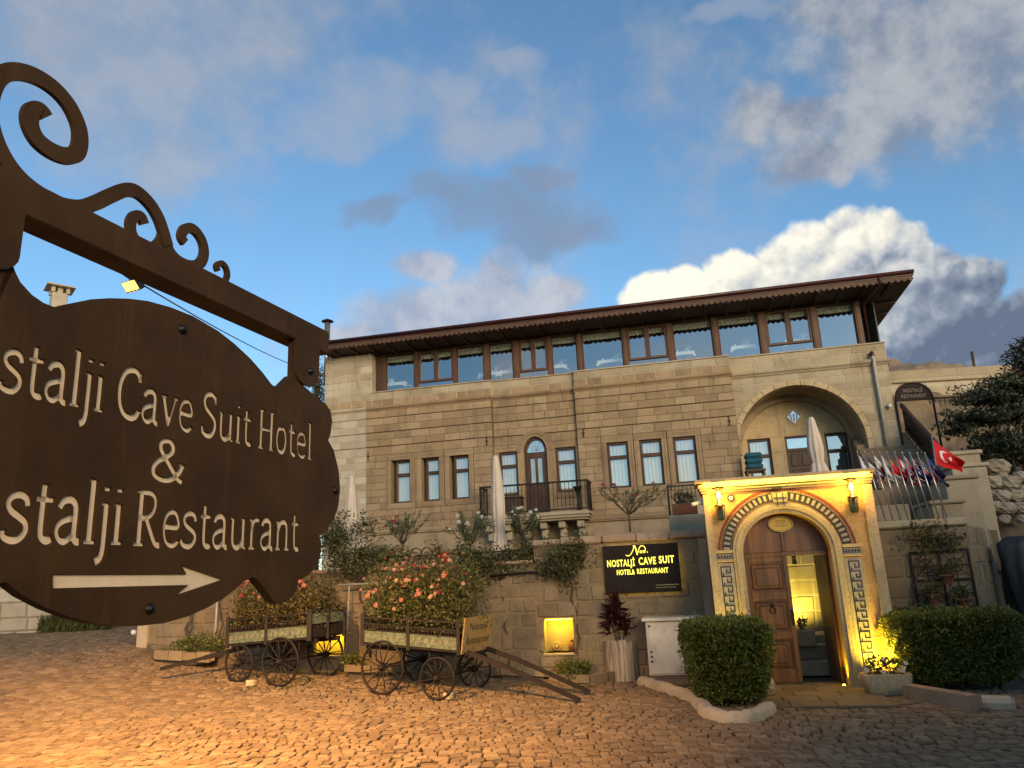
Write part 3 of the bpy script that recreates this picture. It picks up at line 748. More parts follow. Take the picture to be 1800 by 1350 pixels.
for (u0, u1) in RCW: window(FA, hotel, u0, u1, Wz0, Wz1, RW_ - 0.06, 5.22)
for (u0, u1) in ((7.16, 7.83), (9.40, 10.05)): window(FA, hotel, u0, u1, 4.30, 5.71, -1.60, 5.18, glass='glass_deco', curtain='curtain' if u0 < 8 else 'interior')
# balcony door with its fanlight
d_ = MB(FR)
for q in ((0.50, 0.58, 3.72, 5.62), (1.10, 1.18, 3.72, 5.62), (0.58, 1.10, 3.72, 4.55), (0.58, 0.66, 4.55, 5.45), (1.02, 1.10, 4.55, 5.45), (0.80, 0.88, 4.55, 5.45), (0.58, 1.10, 5.42, 5.60), (0.58, 1.10, 4.52, 4.66)):
    d_.cbox(q[0], q[1], -0.2, -0.10, q[2], q[3], 0.006)
pts = [(0.84 + 0.34 * math.cos(math.pi * i / 18), 5.62 + 0.44 * math.sin(math.pi * i / 18)) for i in range(19)] + [(0.84 + 0.27 * math.cos(math.pi * i / 18), 5.62 + 0.36 * math.sin(math.pi * i / 18)) for i in range(18, -1, -1)]
d_.prism(pts, -0.2, -0.10)
for a in (0.61, 0.87):
    d_.cbox(a, a + 0.20, -0.12, -0.085, 3.80, 4.15, 0.012); d_.cbox(a, a + 0.20, -0.12, -0.085, 4.20, 4.48, 0.012)
door = hp(d_, 'balcony_door', M['wood_dark'])
g_ = MB(FR); g_.prism([(0.84 + 0.275 * math.cos(math.pi * i / 18), 5.61 + 0.365 * math.sin(math.pi * i / 18)) for i in range(19)], -0.16, -0.155); g_.build('fanlight', M['glass_deco'], door)
for a in (0.66, 0.88):
    g_ = MB(FR); g_.add([(a, -0.15, 4.66), (a + 0.14, -0.15, 4.66), (a + 0.14, -0.15, 5.42), (a, -0.15, 5.42)], [(0, 1, 2, 3)]); g_.build('pane', M['glass_deco'], door)
g_ = MB(FR); g_.box(0.5, 1.18, -0.23, -0.21, 3.7, 6.0); g_.build('curtain', M['curtain'], door)
# iron-work tracery in the fanlight and door lights
g_ = MB(FR)
for k in range(1, 6):
    a = math.pi * k / 6; g_.tube([(0.84, -0.145, 5.64), (0.84 + 0.26 * math.cos(a), -0.145, 5.62 + 0.34 * math.sin(a))], 0.006, 5)
g_.tube([(0.84 + 0.14 * math.cos(math.pi * i / 12), -0.145, 5.64 + 0.17 * math.sin(math.pi * i / 12)) for i in range(13)], 0.006, 5)
for a in (0.73, 0.95):
    g_.tube([(a + 0.03 * math.cos(2 * math.pi * i / 10), -0.14, 5.04 + 0.05 * math.sin(2 * math.pi * i / 10)) for i in range(11)], 0.006, 5)
    g_.tube([(a, -0.14, 4.7), (a, -0.14, 5.38)], 0.004, 5)
g_.build('tracery', M['pipe_grey'], door)
# moulded stone arch round the balcony door
for r0, r1, w1 in ((0.36, 0.45, 0.02), (0.45, 0.555, 0.045)):
    b = MB(FR); n_ = 20
    pts = [(0.84 + r1 * math.cos(math.pi * i / n_), 5.62 + (r1 + 0.085) * math.sin(math.pi * i / n_)) for i in range(n_ + 1)] + [(0.84 + r0 * math.cos(math.pi * i / n_), 5.62 + (r0 + 0.09) * math.sin(math.pi * i / n_)) for i in range(n_, -1, -1)]
    b.prism(pts, -0.3, w1); hp(b, 'door_arch', M['stone_brown'])
for a0, a1 in ((0.30, 0.485), (1.195, 1.38)):
    b = MB(FR); b.cbox(a0, a1, -0.3, 0.012, 3.55, 5.62, 0.008); hp(b, 'jamb', M['stone_brown'])
# the door under the great arch
b = MB(FA)
b.cbox(8.25, 8.32, -1.66, -1.56, 3.3, 5.71, 0.008); b.cbox(8.95, 9.02, -1.66, -1.56, 3.3, 5.71, 0.008); b.cbox(8.32, 8.95, -1.66, -1.56, 5.25, 5.34, 0.008); b.cbox(8.32, 8.95, -1.66, -1.56, 5.66, 5.71, 0.008)
for a in (8.32, 8.64):
    b.box(a, a + 0.31, -1.65, -1.60, 3.3, 5.25)
    for z0, z1 in ((3.5, 4.1), (4.2, 4.7), (4.8, 5.18)): b.cbox(a + 0.05, a + 0.26, -1.61, -1.575, z0, z1, 0.015)
ad = hp(b, 'arch_door', M['wood_dark'])
g_ = MB(FA); g_.box(8.32, 8.95, -1.64, -1.635, 5.34, 5.66); g_.build('pane', M['glass_deco'], ad)
# diamond light above it
b = MB(FA); du, dz, r_, s_ = 8.61, 6.30, 0.25, 0.19
for k in range(4):
    def dp(r, k): a = math.pi / 2 * k; return (du + r * math.sin(a), dz + r * math.cos(a))
    b.prism([dp(r_, k), dp(r_, k + 1), dp(s_, k + 1), dp(s_, k)], -1.52, -1.47)
for k in range(3): b.tube([(du - 0.07 + 0.07 * k, -1.475, dz - 0.14 + 0.02 * abs(k - 1)), (du - 0.10 + 0.10 * k, -1.475, dz + 0.09)], 0.014, 5)
dm = hp(b, 'diamond_window', M['pipe_grey'])
g_ = MB(FA); g_.prism([dp(s_, k) for k in range(4)], -1.50, -1.495); g_.build('pane', M['glass_deco'], dm)

# top floor: posts, casements, glass, lace pelmets
POST = [(-4.22, -4.08), (-3.09, -2.93), (-1.76, -1.63), (-0.73, -0.53), (0.24, 0.46), (1.35, 1.51), (2.30, 2.48), (3.72, 3.89), (5.07, 5.27), (6.42, 6.61), (7.76, 7.98), (9.23, 9.43), (10.44, 10.62)]
for a, b_ in POST:
    p_ = MB(FA); p_.cbox(a, b_, -0.20, 0.02, 7.965, 9.295, 0.012); p_.cbox(a + 0.045, b_ - 0.045, 0.02, 0.035, 7.97, 9.29, 0.006); hp(p_, 'post', M['wood_post'])
b = MB(FA); b.cbox(-4.44, 10.62, -0.2, 0.05, 9.245, 9.30, 0.01); b.cbox(-4.44, -4.22, -0.22, 0.0, 7.965, 9.245, 0.01); hp(b, 'head_beam', M['wood_dark'])
for i in range(12):
    a, c_ = POST[i][1], POST[i + 1][0]
    if i % 3 == 1:
        f = MB(FA); zt = 8.25
        for q in ((a, a + 0.06, zt, 9.245), (c_ - 0.06, c_, zt, 9.245), (a, c_, zt - 0.05, zt + 0.02), (a + 0.06, c_ - 0.06, 9.19, 9.245), ((a + c_) / 2 - 0.075, (a + c_) / 2 + 0.075, zt + 0.02, 9.19)):
            f.cbox(q[0], q[1], -0.12, -0.02, q[2], q[3], 0.007)
        f.cbox((a + c_) / 2 - 0.012, (a + c_) / 2 + 0.012, -0.03, -0.012, zt + 0.02, 9.19, 0.004)
        o = hp(f, 'casement_window', M['wood_post'])
        rects = [(a + 0.06, (a + c_) / 2 - 0.075, zt + 0.02, 9.19), ((a + c_) / 2 + 0.075, c_ - 0.06, zt + 0.02, 9.19), (a, c_, 7.965, zt - 0.05)]
    else:
        f = MB(FA)
        for q in ((a, a + 0.03, 7.99, 9.22), (c_ - 0.03, c_, 7.99, 9.22), (a, c_, 7.965, 7.99), (a, c_, 9.22, 9.245)): f.box(q[0], q[1], -0.11, -0.05, q[2], q[3])
        o = hp(f, 'fixed_window', M['wood_dark']); rects = [(a + 0.03, c_ - 0.03, 7.99, 9.22)]
    for q in rects:
        g_ = MB(FA); g_.add([(q[0], -0.08, q[2]), (q[1], -0.08, q[2]), (q[1], -0.08, q[3]), (q[0], -0.08, q[3])], [(0, 1, 2, 3)]); g_.build('pane', M['glass_upper'], o)
    l = MB(FA); n_ = 48; top, low = [], []
    for k in range(n_ + 1):
        t_ = k / n_; u = a + t_ * (c_ - a); top.append((u, -0.16, 9.24)); low.append((u, -0.16 + 0.012 * math.sin(t_ * 60), 9.05 - 0.018 * abs(math.sin(t_ * 9 * math.pi)) - 0.012 * math.sin(t_ * math.pi)))
    l.add(top + low, [(k, k + 1, n_ + 2 + k, n_ + 1 + k) for k in range(n_)]); pel = l.build('lace_pelmet', M['lace'], o)
    l = MB(FA); um = (a + c_) / 2; hw = (c_ - a) * 0.42
    for k in range(9):
        t_ = -1 + 2 * k / 8; r_ = 0.05 - 0.018 * abs(t_); c0 = (um + t_ * hw, 9.10 + 0.03 * (1 - abs(t_)))
        l.tube([(c0[0] + r_ * 0.9 * math.cos(math.pi * j / 8), -0.150, c0[1] + r_ * math.sin(math.pi * j / 8)) for j in range(9)], 0.007, 5)
    l.build('lace_pattern', M['lace_dark'], o)
# room behind
b = MB(FA); b.box(-4.44, 11.05, -5.2, -5.0, 7.4, 9.3); b.box(-4.46, -4.44, -5.0, -0.3, 7.4, 9.3); b.box(11.05, 11.08, -5.0, -0.3, 7.4, 9.3); b.box(-4.44, 11.05, -5.0, -0.42, 7.66, 7.72); b.box(-4.44, 11.05, -5.0, -0.21, 9.29, 9.31)
hp(b, 'dining_room', M['interior'])

# roof
E_ = 1.2; UL, UR = -5.95, 11.82
b = MB(FA); z0 = 9.315
b.add([(UL, E_ - 0.03, z0), (UR - 0.03, E_ - 0.03, z0), (UR - 0.03, -9.0, z0), (UL, -9.0, z0), (UL, E_ - 0.03, z0 + 0.02), (UR - 0.03, E_ - 0.03, z0 + 0.02), (UR - 0.03, -9.0, z0 + 0.02), (UL, -9.0, z0 + 0.02)],
      [(0, 3, 2, 1), (4, 5, 6, 7), (0, 1, 5, 4), (1, 2, 6, 5), (2, 3, 7, 6), (3, 0, 4, 7)])
roof = hp(b, 'roof', M['wood_soffit'])
b = MB(FA); b.add([(UL, E_, 9.57), (UR, E_, 9.57), (UR, -9, 9.57), (UL, -9, 9.57), (UL + 4, -3.9, 10.35), (UR - 4, -3.9, 10.35)], [(0, 1, 5, 4), (1, 2, 5), (2, 3, 4, 5), (3, 0, 4)]); b.build('roof_covering', M['roof_metal'], roof)
b = MB(FA); b.box(UL, UR, E_ - 0.04, E_, 9.44, 9.58); b.box(UR - 0.04, UR, -9, E_ - 0.04, 9.44, 9.58); b.tube([(UL, E_ + 0.03, 9.53), (UR, E_ + 0.03, 9.53)], 0.055, 8); b.build('gutter', M['roof_metal'], roof)
b = MB(FA); b.box(UL, UR - 0.05, E_ - 0.06, E_ - 0.02, 9.335, 9.45); b.box(UR - 0.09, UR - 0.05, -9, E_ - 0.06, 9.335, 9.45); b.build('fascia_board', M['wood_trim'], roof)
b = MB(FA); s_ = 0.16; u = UL
while u < UR - 0.1:
    b.prism([(u, 9.37), (u + 0.02, 9.315), (u + s_ * 0.3, 9.285), (u + s_ * 0.5, 9.278), (u + s_ * 0.7, 9.285), (u + s_ - 0.02, 9.315), (u + s_, 9.37)], E_ - 0.035, E_ - 0.012); u += s_
b.build('scalloped_trim', M['wood_trim'], roof)
u = UL + 0.4
while u < UR - 0.2:
    b = MB(FA); b.box(u, u + 0.08, 0.06, E_ - 0.08, 9.26, 9.314); b.build('rafter', M['wood_soffit'], roof); u += 0.62
for w in (-0.6, -1.6, -2.6, -3.6):
    b = MB(FA); b.box(10.7, UR - 0.1, w, w + 0.09, 9.25, 9.314); b.build('rafter', M['wood_soffit'], roof)
b = MB(FA); b.tube([(10.95, 1.23, 9.50), (10.95, 1.20, 9.30), (10.72, 0.2, 9.14), (10.70, 0.09, 9.06), (10.70, 0.09, 8.0)], 0.035, 8); hp(b, 'downpipe', M['roof_metal'])
b = MB(FA); b.tube([(10.70, -0.05, 7.63), (10.70, 0.10, 7.63), (10.70, 0.13, 7.56), (10.71, 0.13, 7.40), (10.71, 0.09, 7.2), (10.71, 0.07, 3.0)], 0.05, 10); dpz = hp(b, 'downpipe', M['pipe_grey'])
b = MB(FA); b.tube([(10.70, -0.05, 7.63), (10.70, 0.11, 7.63), (10.70, 0.135, 7.53)], 0.062, 10); b.build('pipe_elbow', M['roof_metal'], dpz)
b = MB(FA); b.lathe([(0.0, -0.06), (0.045, -0.05), (0.06, 0), (0.045, 0.04), (0.0, 0.06)], (10.93, 0.09, 6.08), 12); hp(b, 'wall_camera', M['white_plastic'])
# iron tie anchors
for u, z, w in ((-4.55, 5.85, 0.30), (-0.62, 6.02, 0.31), (2.38, 6.02, 0.31), (6.60, 6.0, 0.31)):
    b = MB(FA); b.tube([(u, w + 0.02, z - 0.14), (u, w + 0.035, z), (u, w + 0.02, z + 0.14)], 0.012, 6); b.tube([(u - 0.05, w + 0.02, z), (u + 0.05, w + 0.02, z)], 0.01, 6); hp(b, 'wall_anchor', M['iron_rust'])

# balcony
b = MB(FA); BU0, BU1, BW = -0.70, 2.50, 1.10
b.cbox(BU0, BU1, -0.05, BW, 3.58, 3.68, 0.012); b.cbox(BU0 + 0.04, BU1 - 0.04, -0.05, BW - 0.05, 3.50, 3.58, 0.012); b.cbox(BU0 + 0.08, BU1 - 0.08, -0.05, BW - 0.12, 3.44, 3.50, 0.01)
bal = hp(b, 'balcony', M['stone_beige'])
for u in (-0.62, -0.08, 0.46, 1.0, 1.54, 2.08):
    b = MB(FA); b.cbox(u, u + 0.20, -0.05, 0.85, 3.24, 3.43, 0.02); b.cbox(u, u + 0.19, -0.05, 0.62, 2.98, 3.235, 0.03); b.cbox(u + 0.01, u + 0.18, -0.05, 0.36, 2.72, 2.975, 0.03); b.build('corbel', M['stone_beige'], bal)
b = MB(FA)
for z, r_ in ((4.52, 0.05), (3.74, 0.035)):
    b.box(BU0, BU1, BW - 0.06, BW - 0.01, z - r_ / 2, z + r_ / 2); b.box(BU0, BU0 + 0.045, 0.0, BW - 0.06, z - r_ / 2, z + r_ / 2); b.box(BU1 - 0.045, BU1, 0.0, BW - 0.06, z - r_ / 2, z + r_ / 2)
for u in (BU0, BU1 - 0.05): b.box(u, u + 0.05, BW - 0.055, BW - 0.005, 3.6, 4.52)
rl = b.build('railing', M['iron_rust'], bal)
k = 0; u = BU0 + 0.12
while u < BU1 - 0.08:
    b = MB(FA); b.tube([(u, BW - 0.035, 3.75), (u, BW - 0.035, 4.5)], 0.009, 6); b.build('baluster', M['iron_rust'], rl); u += 0.115
for uu in (BU0 + 0.022, BU1 - 0.022):
    w = 0.10
    while w < BW - 0.1:
        b = MB(FA); b.tube([(uu, w, 3.75), (uu, w, 4.5)], 0.009, 6); b.build('baluster', M['iron_rust'], rl); w += 0.115

# ================================================================== TERRACES BEHIND THE GARDEN WALL
b = MB(FA); b.box(-6.3, 5.35, -0.3, 7.25, 0.0, 1.75); b.box(5.35, 9.3, -0.3, 5.3, 0.0, 3.35); b.box(9.3, 11.15, -0.3, 3.0, 0.0, 3.35)
struct(b.build('terrace', M['paving']))

# ================================================================== GARDEN WALL
gw = thing('garden_wall', 'long grey-brown rubble stone retaining wall behind the two wagons', 'wall', WA.P(-5, 0, 0.3))
NICHE = [Rect(-2.98, -2.41, 0.50, 1.13), Rect(-7.74, -7.12, 0.56, 0.98)]
mor = MB(WA); st = []
ZL = [-0.1, 0.24, 0.50, 0.80, 1.13, 1.42, 1.72, 2.0, 2.22]
masonry(st, mor, [-0.1, 0.24, 0.56, 0.98, 1.25, 1.52, 1.78, 2.0, 2.16], -11.7, -3.1, 0.0, NICHE[1:], M['stone_wall'], L=(0.22, 0.52), joint=0.016, c=0.02, jit=0.012, rough=0.022, back=0.014, depth=0.4)
masonry(st, mor, [-0.1, 0.24, 0.50, 0.80, 1.13, 1.42, 1.72, 2.0, 2.26, 2.48], -3.1, 0.25, 0.0, NICHE[:1], M['stone_wall'], L=(0.25, 0.55), joint=0.016, c=0.02, jit=0.012, rough=0.022, back=0.014, depth=0.4)
mor.build('mortar', M['mortar_wall'], gw)
lay(st, WA, gw, 300)
u = -3.12
while u < 0.22:
    l = min(random.uniform(0.35, 0.75), 0.22 - u)
    b = MB(WA); b.cbox(u + 0.004, u + l - 0.004, -0.42, 0.07, 2.485 + random.uniform(-.01, .01), 2.615 + random.uniform(-0.02, 0.02), 0.028); b.build('coping_stone', M['coping'], gw); u += l
u = -11.75
while u < -3.14:
    l = min(random.uniform(0.4, 0.8), -3.13 - u)
    b = MB(WA); b.cbox(u + 0.004, u + l - 0.004, -0.42, 0.06, 2.165, 2.245 + random.uniform(-0.012, 0.012), 0.018); b.build('coping_stone', M['coping'], gw); u += l
YEL = (1.0, 0.70, 0.035)
def area(name, loc, to, sx, sy, power, col, spread=180):
    d = bpy.data.lights.new(name, 'AREA'); d.shape = 'RECTANGLE'; d.size = sx; d.size_y = sy; d.energy = power; d.color = col; d.spread = R(spread)
    o = bpy.data.objects.new(name, d); COL.objects.link(o); o.location = loc
    o.rotation_euler = (Vector(to) - Vector(loc)).to_track_quat('-Z', 'Y').to_euler(); return o
def point(name, loc, power, col, r=0.03):
    d = bpy.data.lights.new(name, 'POINT'); d.energy = power; d.color = col; d.shadow_soft_size = r
    o = bpy.data.objects.new(name, d); COL.objects.link(o); o.location = loc; return o
def spot(name, loc, to, power, col, ang, blend=0.4, r=0.05):
    d = bpy.data.lights.new(name, 'SPOT'); d.energy = power; d.color = col; d.spot_size = R(ang); d.spot_blend = blend; d.shadow_soft_size = r
    o = bpy.data.objects.new(name, d); COL.objects.link(o); o.location = loc
    o.rotation_euler = (Vector(to) - Vector(loc)).to_track_quat('-Z', 'Y').to_euler(); return o
for q, pw in zip(NICHE, (7.0, 6.0)):
    b = MB(WA); b.box(q.u0 - 0.02, q.u1 + 0.02, -0.42, -0.40, q.z0 - 0.02, q.z1 + 0.02)
    nb = b.build('niche', M['stone_trim'], gw)
    b = MB(WA); b.cbox(q.u0 - 0.03, q.u1 + 0.05, -0.39, 0.04, q.z0 - 0.045, q.z0 + 0.0, 0.008); b.build('niche_sill', M['stone_trim'], nb)
    b = MB(WA); b.tube([(q.u0 + 0.03, -0.06, q.z1 - 0.03), (q.u1 - 0.03, -0.06, q.z1 - 0.03)], 0.012, 6); b.build('light_strip', M['led_yellow'], nb)
    area('niche_light', WA.P((q.u0 + q.u1) / 2, -0.08, q.z1 - 0.06), WA.P((q.u0 + q.u1) / 2, -0.40, (q.z0 + q.z1) / 2 - 0.1), q.u1 - q.u0 - 0.1, 0.05, pw, YEL)
# ornaments standing in the niches
b = MB(WA); b.lathe([(0.04, 0), (0.075, 0.05), (0.08, 0.11), (0.045, 0.17), (0.03, 0.2), (0.04, 0.22)], (-2.47, -0.14, 0.50), 14)
tag(b.build('clay_jug', M['terracotta']), 'small brown clay jug at the right end of the brightly lit niche', 'jug')
b = MB(WA); b.tube([(-2.80 + 0.075 * math.cos(a), -0.3 + 0.0, 0.60 + 0.075 * math.sin(a)) for a in np.linspace(0, 6.283, 19)], 0.014, 6); b.tube([(-2.80, -0.33, 0.60), (-2.80, -0.27, 0.60)], 0.03, 8)
tag(b.build('iron_ring', M['wood_table']), 'small round ring ornament leaning low inside the brightly lit niche', 'ornament')
# white post and pipe at the far left end of the wall
b = MB(WA); b.cbox(-11.95, -11.70, -0.45, 0.06, 0.55, 2.3, 0.012); b.build('end_post', M['whitewash'], gw)
b = MB(WA); b.tube([(-10.05, 0.06, 0.5), (-10.05, 0.06, 1.08), (-10.02, 0.06, 1.16), (-10.02, 0.06, 2.2)], 0.03, 8); b.tube([(-10.05, 0.06, 1.06), (-10.05, 0.06, 1.11)], 0.045, 8)
tag(b.build('drain_pipe', M['pipe_grey']), 'thin grey pipe up the wall just left of the left wagon', 'pipe')
b = MB(WA); b.lathe([(0.0, -0.05), (0.05, -0.04), (0.065, 0.0), (0.05, 0.05), (0.0, 0.06)], (-12.06, 0.02, 1.12), 12); cm = thing('security_camera', 'white dome camera on the white post at the far left wall end', 'camera', WA.P(-12.06, 0.02, 1.12)); b.build('housing', M['white_plastic'], cm)
b = MB(WA); b.lathe([(0.0, -0.025), (0.03, -0.02), (0.035, 0.0), (0.0, 0.03)], (-12.10, 0.06, 1.11), 10); b.build('lens', M['black'], cm)

# rail along the terrace edge
tr = thing('terrace_railing', 'thin dark iron railing on the terrace edge behind the roses', 'railing', WA.P(-5, -0.3, 2.2))
b = MB(WA); b.box(-6.9, -3.2, -0.34, -0.29, 2.42, 2.455); b.build('hand_rail', M['iron_rust'], tr)
u = -6.85
while u < -3.2:
    b = MB(WA); b.tube([(u, -0.315, 2.24), (u, -0.315, 2.42)], 0.008, 5); b.build('baluster', M['iron'], tr); u += 0.2

# ================================================================== GATE
gate = thing('entrance_gate', 'ornate arched stone entrance gate lit yellow with half-open wooden doors', 'gate', GA.P(0, 0, 0))
DR, DZ = 0.69, 2.12            # half width of the opening, springing height
UC = 0.005
def arch_path(r, n=24, ry=None, zb=None):
    ry = ry or r
    p = [(UC + r * math.cos(math.pi * i / n), DZ + ry * math.sin(math.pi * i / n)) for i in range(n + 1)]
    return ([(UC + r, zb)] if zb is not None else []) + p + ([(UC - r, zb)] if zb is not None else [])
ip = arch_path(DR, 24, 0.65, -0.05)
b = MB(GA); b.prism([(-1.24, -0.05), (-1.24, 3.16), (1.45, 3.16), (1.45, -0.05)] + ip, -0.62, 0.0)
b.build('gate_wall', M['stone_gate'], gate)
def band(r0, r1, w1, name, mat, zb=-0.05, ry0=None, ry1=None, w0=-0.05):
    o_ = arch_path(r1, 28, ry1, zb); i_ = arch_path(r0, 28, ry0, zb)[::-1]
    b = MB(GA); b.prism(o_ + i_, w0, w1); return b.build(name, M[mat], gate)
band(DR, DR + 0.055, 0.035, 'inner_moulding', 'stone_trim', ry0=0.65, ry1=0.705)
band(DR + 0.055, DR + 0.115, 0.075, 'middle_moulding', 'stone_trim', ry0=0.705, ry1=0.765)
band(DR + 0.115, DR + 0.165, 0.05, 'outer_moulding', 'stone_trim', ry0=0.765, ry1=0.815)
# ring of dark and pale voussoirs with a red saw-tooth border
r0, r1 = 0.885, 1.02; nb_ = 68
for i in range(nb_):
    a0 = math.pi * (i + 0.0) / nb_; a1 = math.pi * (i + 1) / nb_
    if abs((a0 + a1) / 2 - math.pi / 2) < 0.09: continue
    f_ = 0.42 if i % 2 else 0.5
    q = [(UC + r * math.cos(a), DZ + (r - 0.03) * math.sin(a)) for r, a in ((r0 + 0.018, a0 + .003), (r1 - 0.018, a0 + .003), (r1 - 0.018, a1 - .003), (r0 + 0.018, a1 - .003))]
    b = MB(GA); b.prism(q, -0.02, 0.022 if i % 2 else 0.016); b.build('voussoir', M['tile_pale' if i % 2 else 'tile_dark'], gate)
for (q0, q1) in ((r0, r0 + 0.016), (r1 - 0.016, r1)):
    b = MB(GA); o_ = [(UC + q1 * math.cos(math.pi * i / 40), DZ + (q1 - 0.03) * math.sin(math.pi * i / 40)) for i in range(41)]; i_ = [(UC + q0 * math.cos(math.pi * i / 40), DZ + (q0 - 0.03) * math.sin(math.pi * i / 40)) for i in range(40, -1, -1)]
    b.prism(o_ + i_, -0.02, 0.026); b.build('ring_band', M['tile_dark'], gate)
b = MB(GA)
for i in range(80):
    a0, a1 = math.pi * i / 80, math.pi * (i + 1) / 80; am = (a0 + a1) / 2
    q = [(UC + r * math.cos(a), DZ + (r - 0.03) * math.sin(a)) for r, a in ((1.075, a0), (1.075, a1), (1.03, am))]
    b.prism(q, -0.02, 0.010)
    q = [(UC + r * math.cos(a), DZ + (r - 0.03) * math.sin(a)) for r, a in ((1.076, a0), (1.092, a0), (1.092, a1), (1.076, a1))]
    b.prism(q, -0.02, 0.010)
b.build('saw_tooth_border', M['tile_red'], gate)
b = MB(GA); b.prism([(UC - 0.10, 2.86), (UC + 0.10, 2.86), (UC + 0.125, 3.10), (UC - 0.125, 3.10)], -0.02, 0.07); key = b.build('keystone', M['stone_trim'], gate)
b = MB(GA)
for k in (-0.05, 0.05): b.box(UC + k - 0.006, UC + k + 0.006, 0.07, 0.078, 2.87, 3.09)
for z in (2.93, 3.01): b.box(UC - 0.11, UC + 0.11, 0.07, 0.078, z - 0.005, z + 0.005)
b.build('keystone_lines', M['tile_dark'], key)
# pilasters with key pattern, imposts
for s_ in (-1, 1):
    uc = UC + s_ * 1.0
    e0, e1 = (-1.24, -1.13) if s_ < 0 else (1.30, 1.45)
    b = MB(GA); b.box(e0, e1, -0.05, 0.06, -0.05, 3.14); b.build('edge_pilaster', M['stone_trim'], gate)
    b = MB(GA); b.cbox(uc - 0.145, uc + 0.145, -0.02, 0.075, 2.155, 2.20, 0.008); b.cbox(uc - 0.14, uc + 0.14, -0.02, 0.06, 2.01, 2.045, 0.006); b.build('impost', M['stone_trim'], gate)
    b = MB(GA); b.box(uc - 0.14, uc + 0.14, -0.02, 0.05, 2.135, 2.158); b.box(uc - 0.135, uc + 0.135, -0.02, 0.045, 2.045, 2.135); ib = b.build('impost_band', M['tile_dark'], gate)
    b = MB(GA)
    for k in range(6):
        c_ = uc - 0.115 + k * 0.046
        b.bar((c_ - 0.018, 0.05, 2.052), (c_ + 0.018, 0.05, 2.128), 0.009, 0.008); b.bar((c_ + 0.018, 0.05, 2.052), (c_ - 0.018, 0.05, 2.128), 0.009, 0.008)
    for z in (2.05, 2.13): b.box(uc - 0.135, uc + 0.135, 0.045, 0.054, z - 0.005, z + 0.005)
    b.build('lattice_pattern', M['tile_pale'], ib)
    b = MB(GA); b.box(uc - 0.135, uc + 0.135, -0.02, 0.016, -0.05, 1.985); pan = b.build('panel', M['tile_pale'], gate)
    b = MB(GA); H, wd, t_ = 0.155, 0.075, 0.0085
    def seg(x0, z0, x1, z1): b.box(min(x0, x1) - t_, max(x0, x1) + t_, 0.016, 0.021, min(z0, z1) - t_, max(z0, z1) + t_)
    z = 1.93
    while z > 0.15:
        L_, R_ = uc - wd, uc + wd
        m_ = -s_ if False else 1
        seg(L_, z, R_, z); seg(R_, z, R_, z - H * 0.62); seg(R_, z - H * 0.62, uc + 0.01, z - H * 0.62); seg(uc + 0.01, z - H * 0.62, uc + 0.01, z - H * 0.3)
        seg(L_, z, L_, z - H); z -= H
        seg(L_ + 0.03, z + H * 0.3, L_ + 0.03, z + H * 0.0)
    b.build('greek_key', M['black'], pan)
    pl_ = MB(GA); pl_.cbox(uc - 0.2, uc + 0.2, -0.02, 0.10, -0.05, 0.20, 0.015); pl_.build('plinth', M['stone_trim'], gate)
# cornice with the light strip tucked under it
b = MB(GA)
for z0, z1, e in ((3.16, 3.20, 0.05), (3.20, 3.245, 0.085), (3.245, 3.31, 0.12), (3.33, 3.385, 0.20)):
    b.cbox(-1.24 - e * 0.6, 1.45 + e * 0.3, -0.66, e, z0, z1, 0.008)
b.cbox(-1.24, 1.45, -0.62, 0.10, 3.31, 3.33, 0.004)
b.build('cornice', M['stone_trim'], gate)
b = MB(GA); b.tube([(-1.22, 0.135, 3.318), (1.43, 0.135, 3.318)], 0.010, 6); b.build('light_strip', M['led_yellow'], gate)
area('cornice_light', GA.P(0.1, 0.17, 3.31), GA.P(0.1, 0.03, 3.10), 2.6, 0.03, 19.0, YEL, 170)
for uu in (-0.62, 0.62):
    b = MB(GA); b.lathe([(0.02, 0), (0.02, 0.015), (0.014, 0.02)], (uu, -0.16, 0.03), 10); tag(b.build('jamb_uplight', M['led_yellow']), 'tiny uplight on the threshold at the gate\'s %s jamb' % ('left' if uu < 0 else 'right'), 'lamp', 'uplights on the threshold')
    spot('jamb_light', GA.P(uu, -0.14, 0.10), GA.P(uu * 1.02, -0.16, 2.0), 22.0, YEL, 100, 1.0)
b = MB(GA); b.box(UC - 0.10, UC + 0.04, 0.0, 0.10, 3.155, 3.19); b.build('motion_sensor', M['iron'], gate)
# tympanum and plaque
b = MB(GA); b.prism(arch_path(DR, 24, 0.65), -0.42, -0.36); tym = b.build('tympanum', M['wood_door'], gate)
b = MB(GA); b.cbox(-DR, DR, -0.43, -0.31, 2.06, 2.14, 0.012); b.cbox(-0.03, 0.03, -0.37, -0.335, 2.14, 2.72, 0.008); b.build('transom', M['wood_door'], tym)
def ell(cu, cz, ru, rz, n=28): return [(cu + ru * math.cos(2 * math.pi * i / n), cz + rz * math.sin(2 * math.pi * i / n)) for i in range(n)]
b = MB(GA); b.prism(ell(0.0, 2.60, 0.20, 0.135), -0.33, -0.31); plq = b.build('door_plaque', M['gold'], gate)
b = MB(GA); e0, e1 = ell(0.0, 2.60, 0.185, 0.12), ell(0.0, 2.60, 0.176, 0.112); b.add([(p[0], -0.307, p[1]) for p in e0] + [(p[0], -0.307, p[1]) for p in e1], [(i, (i + 1) % 28, 28 + (i + 1) % 28, 28 + i) for i in range(28)]); b.build('plaque_rim', M['wood_dark'], plq)
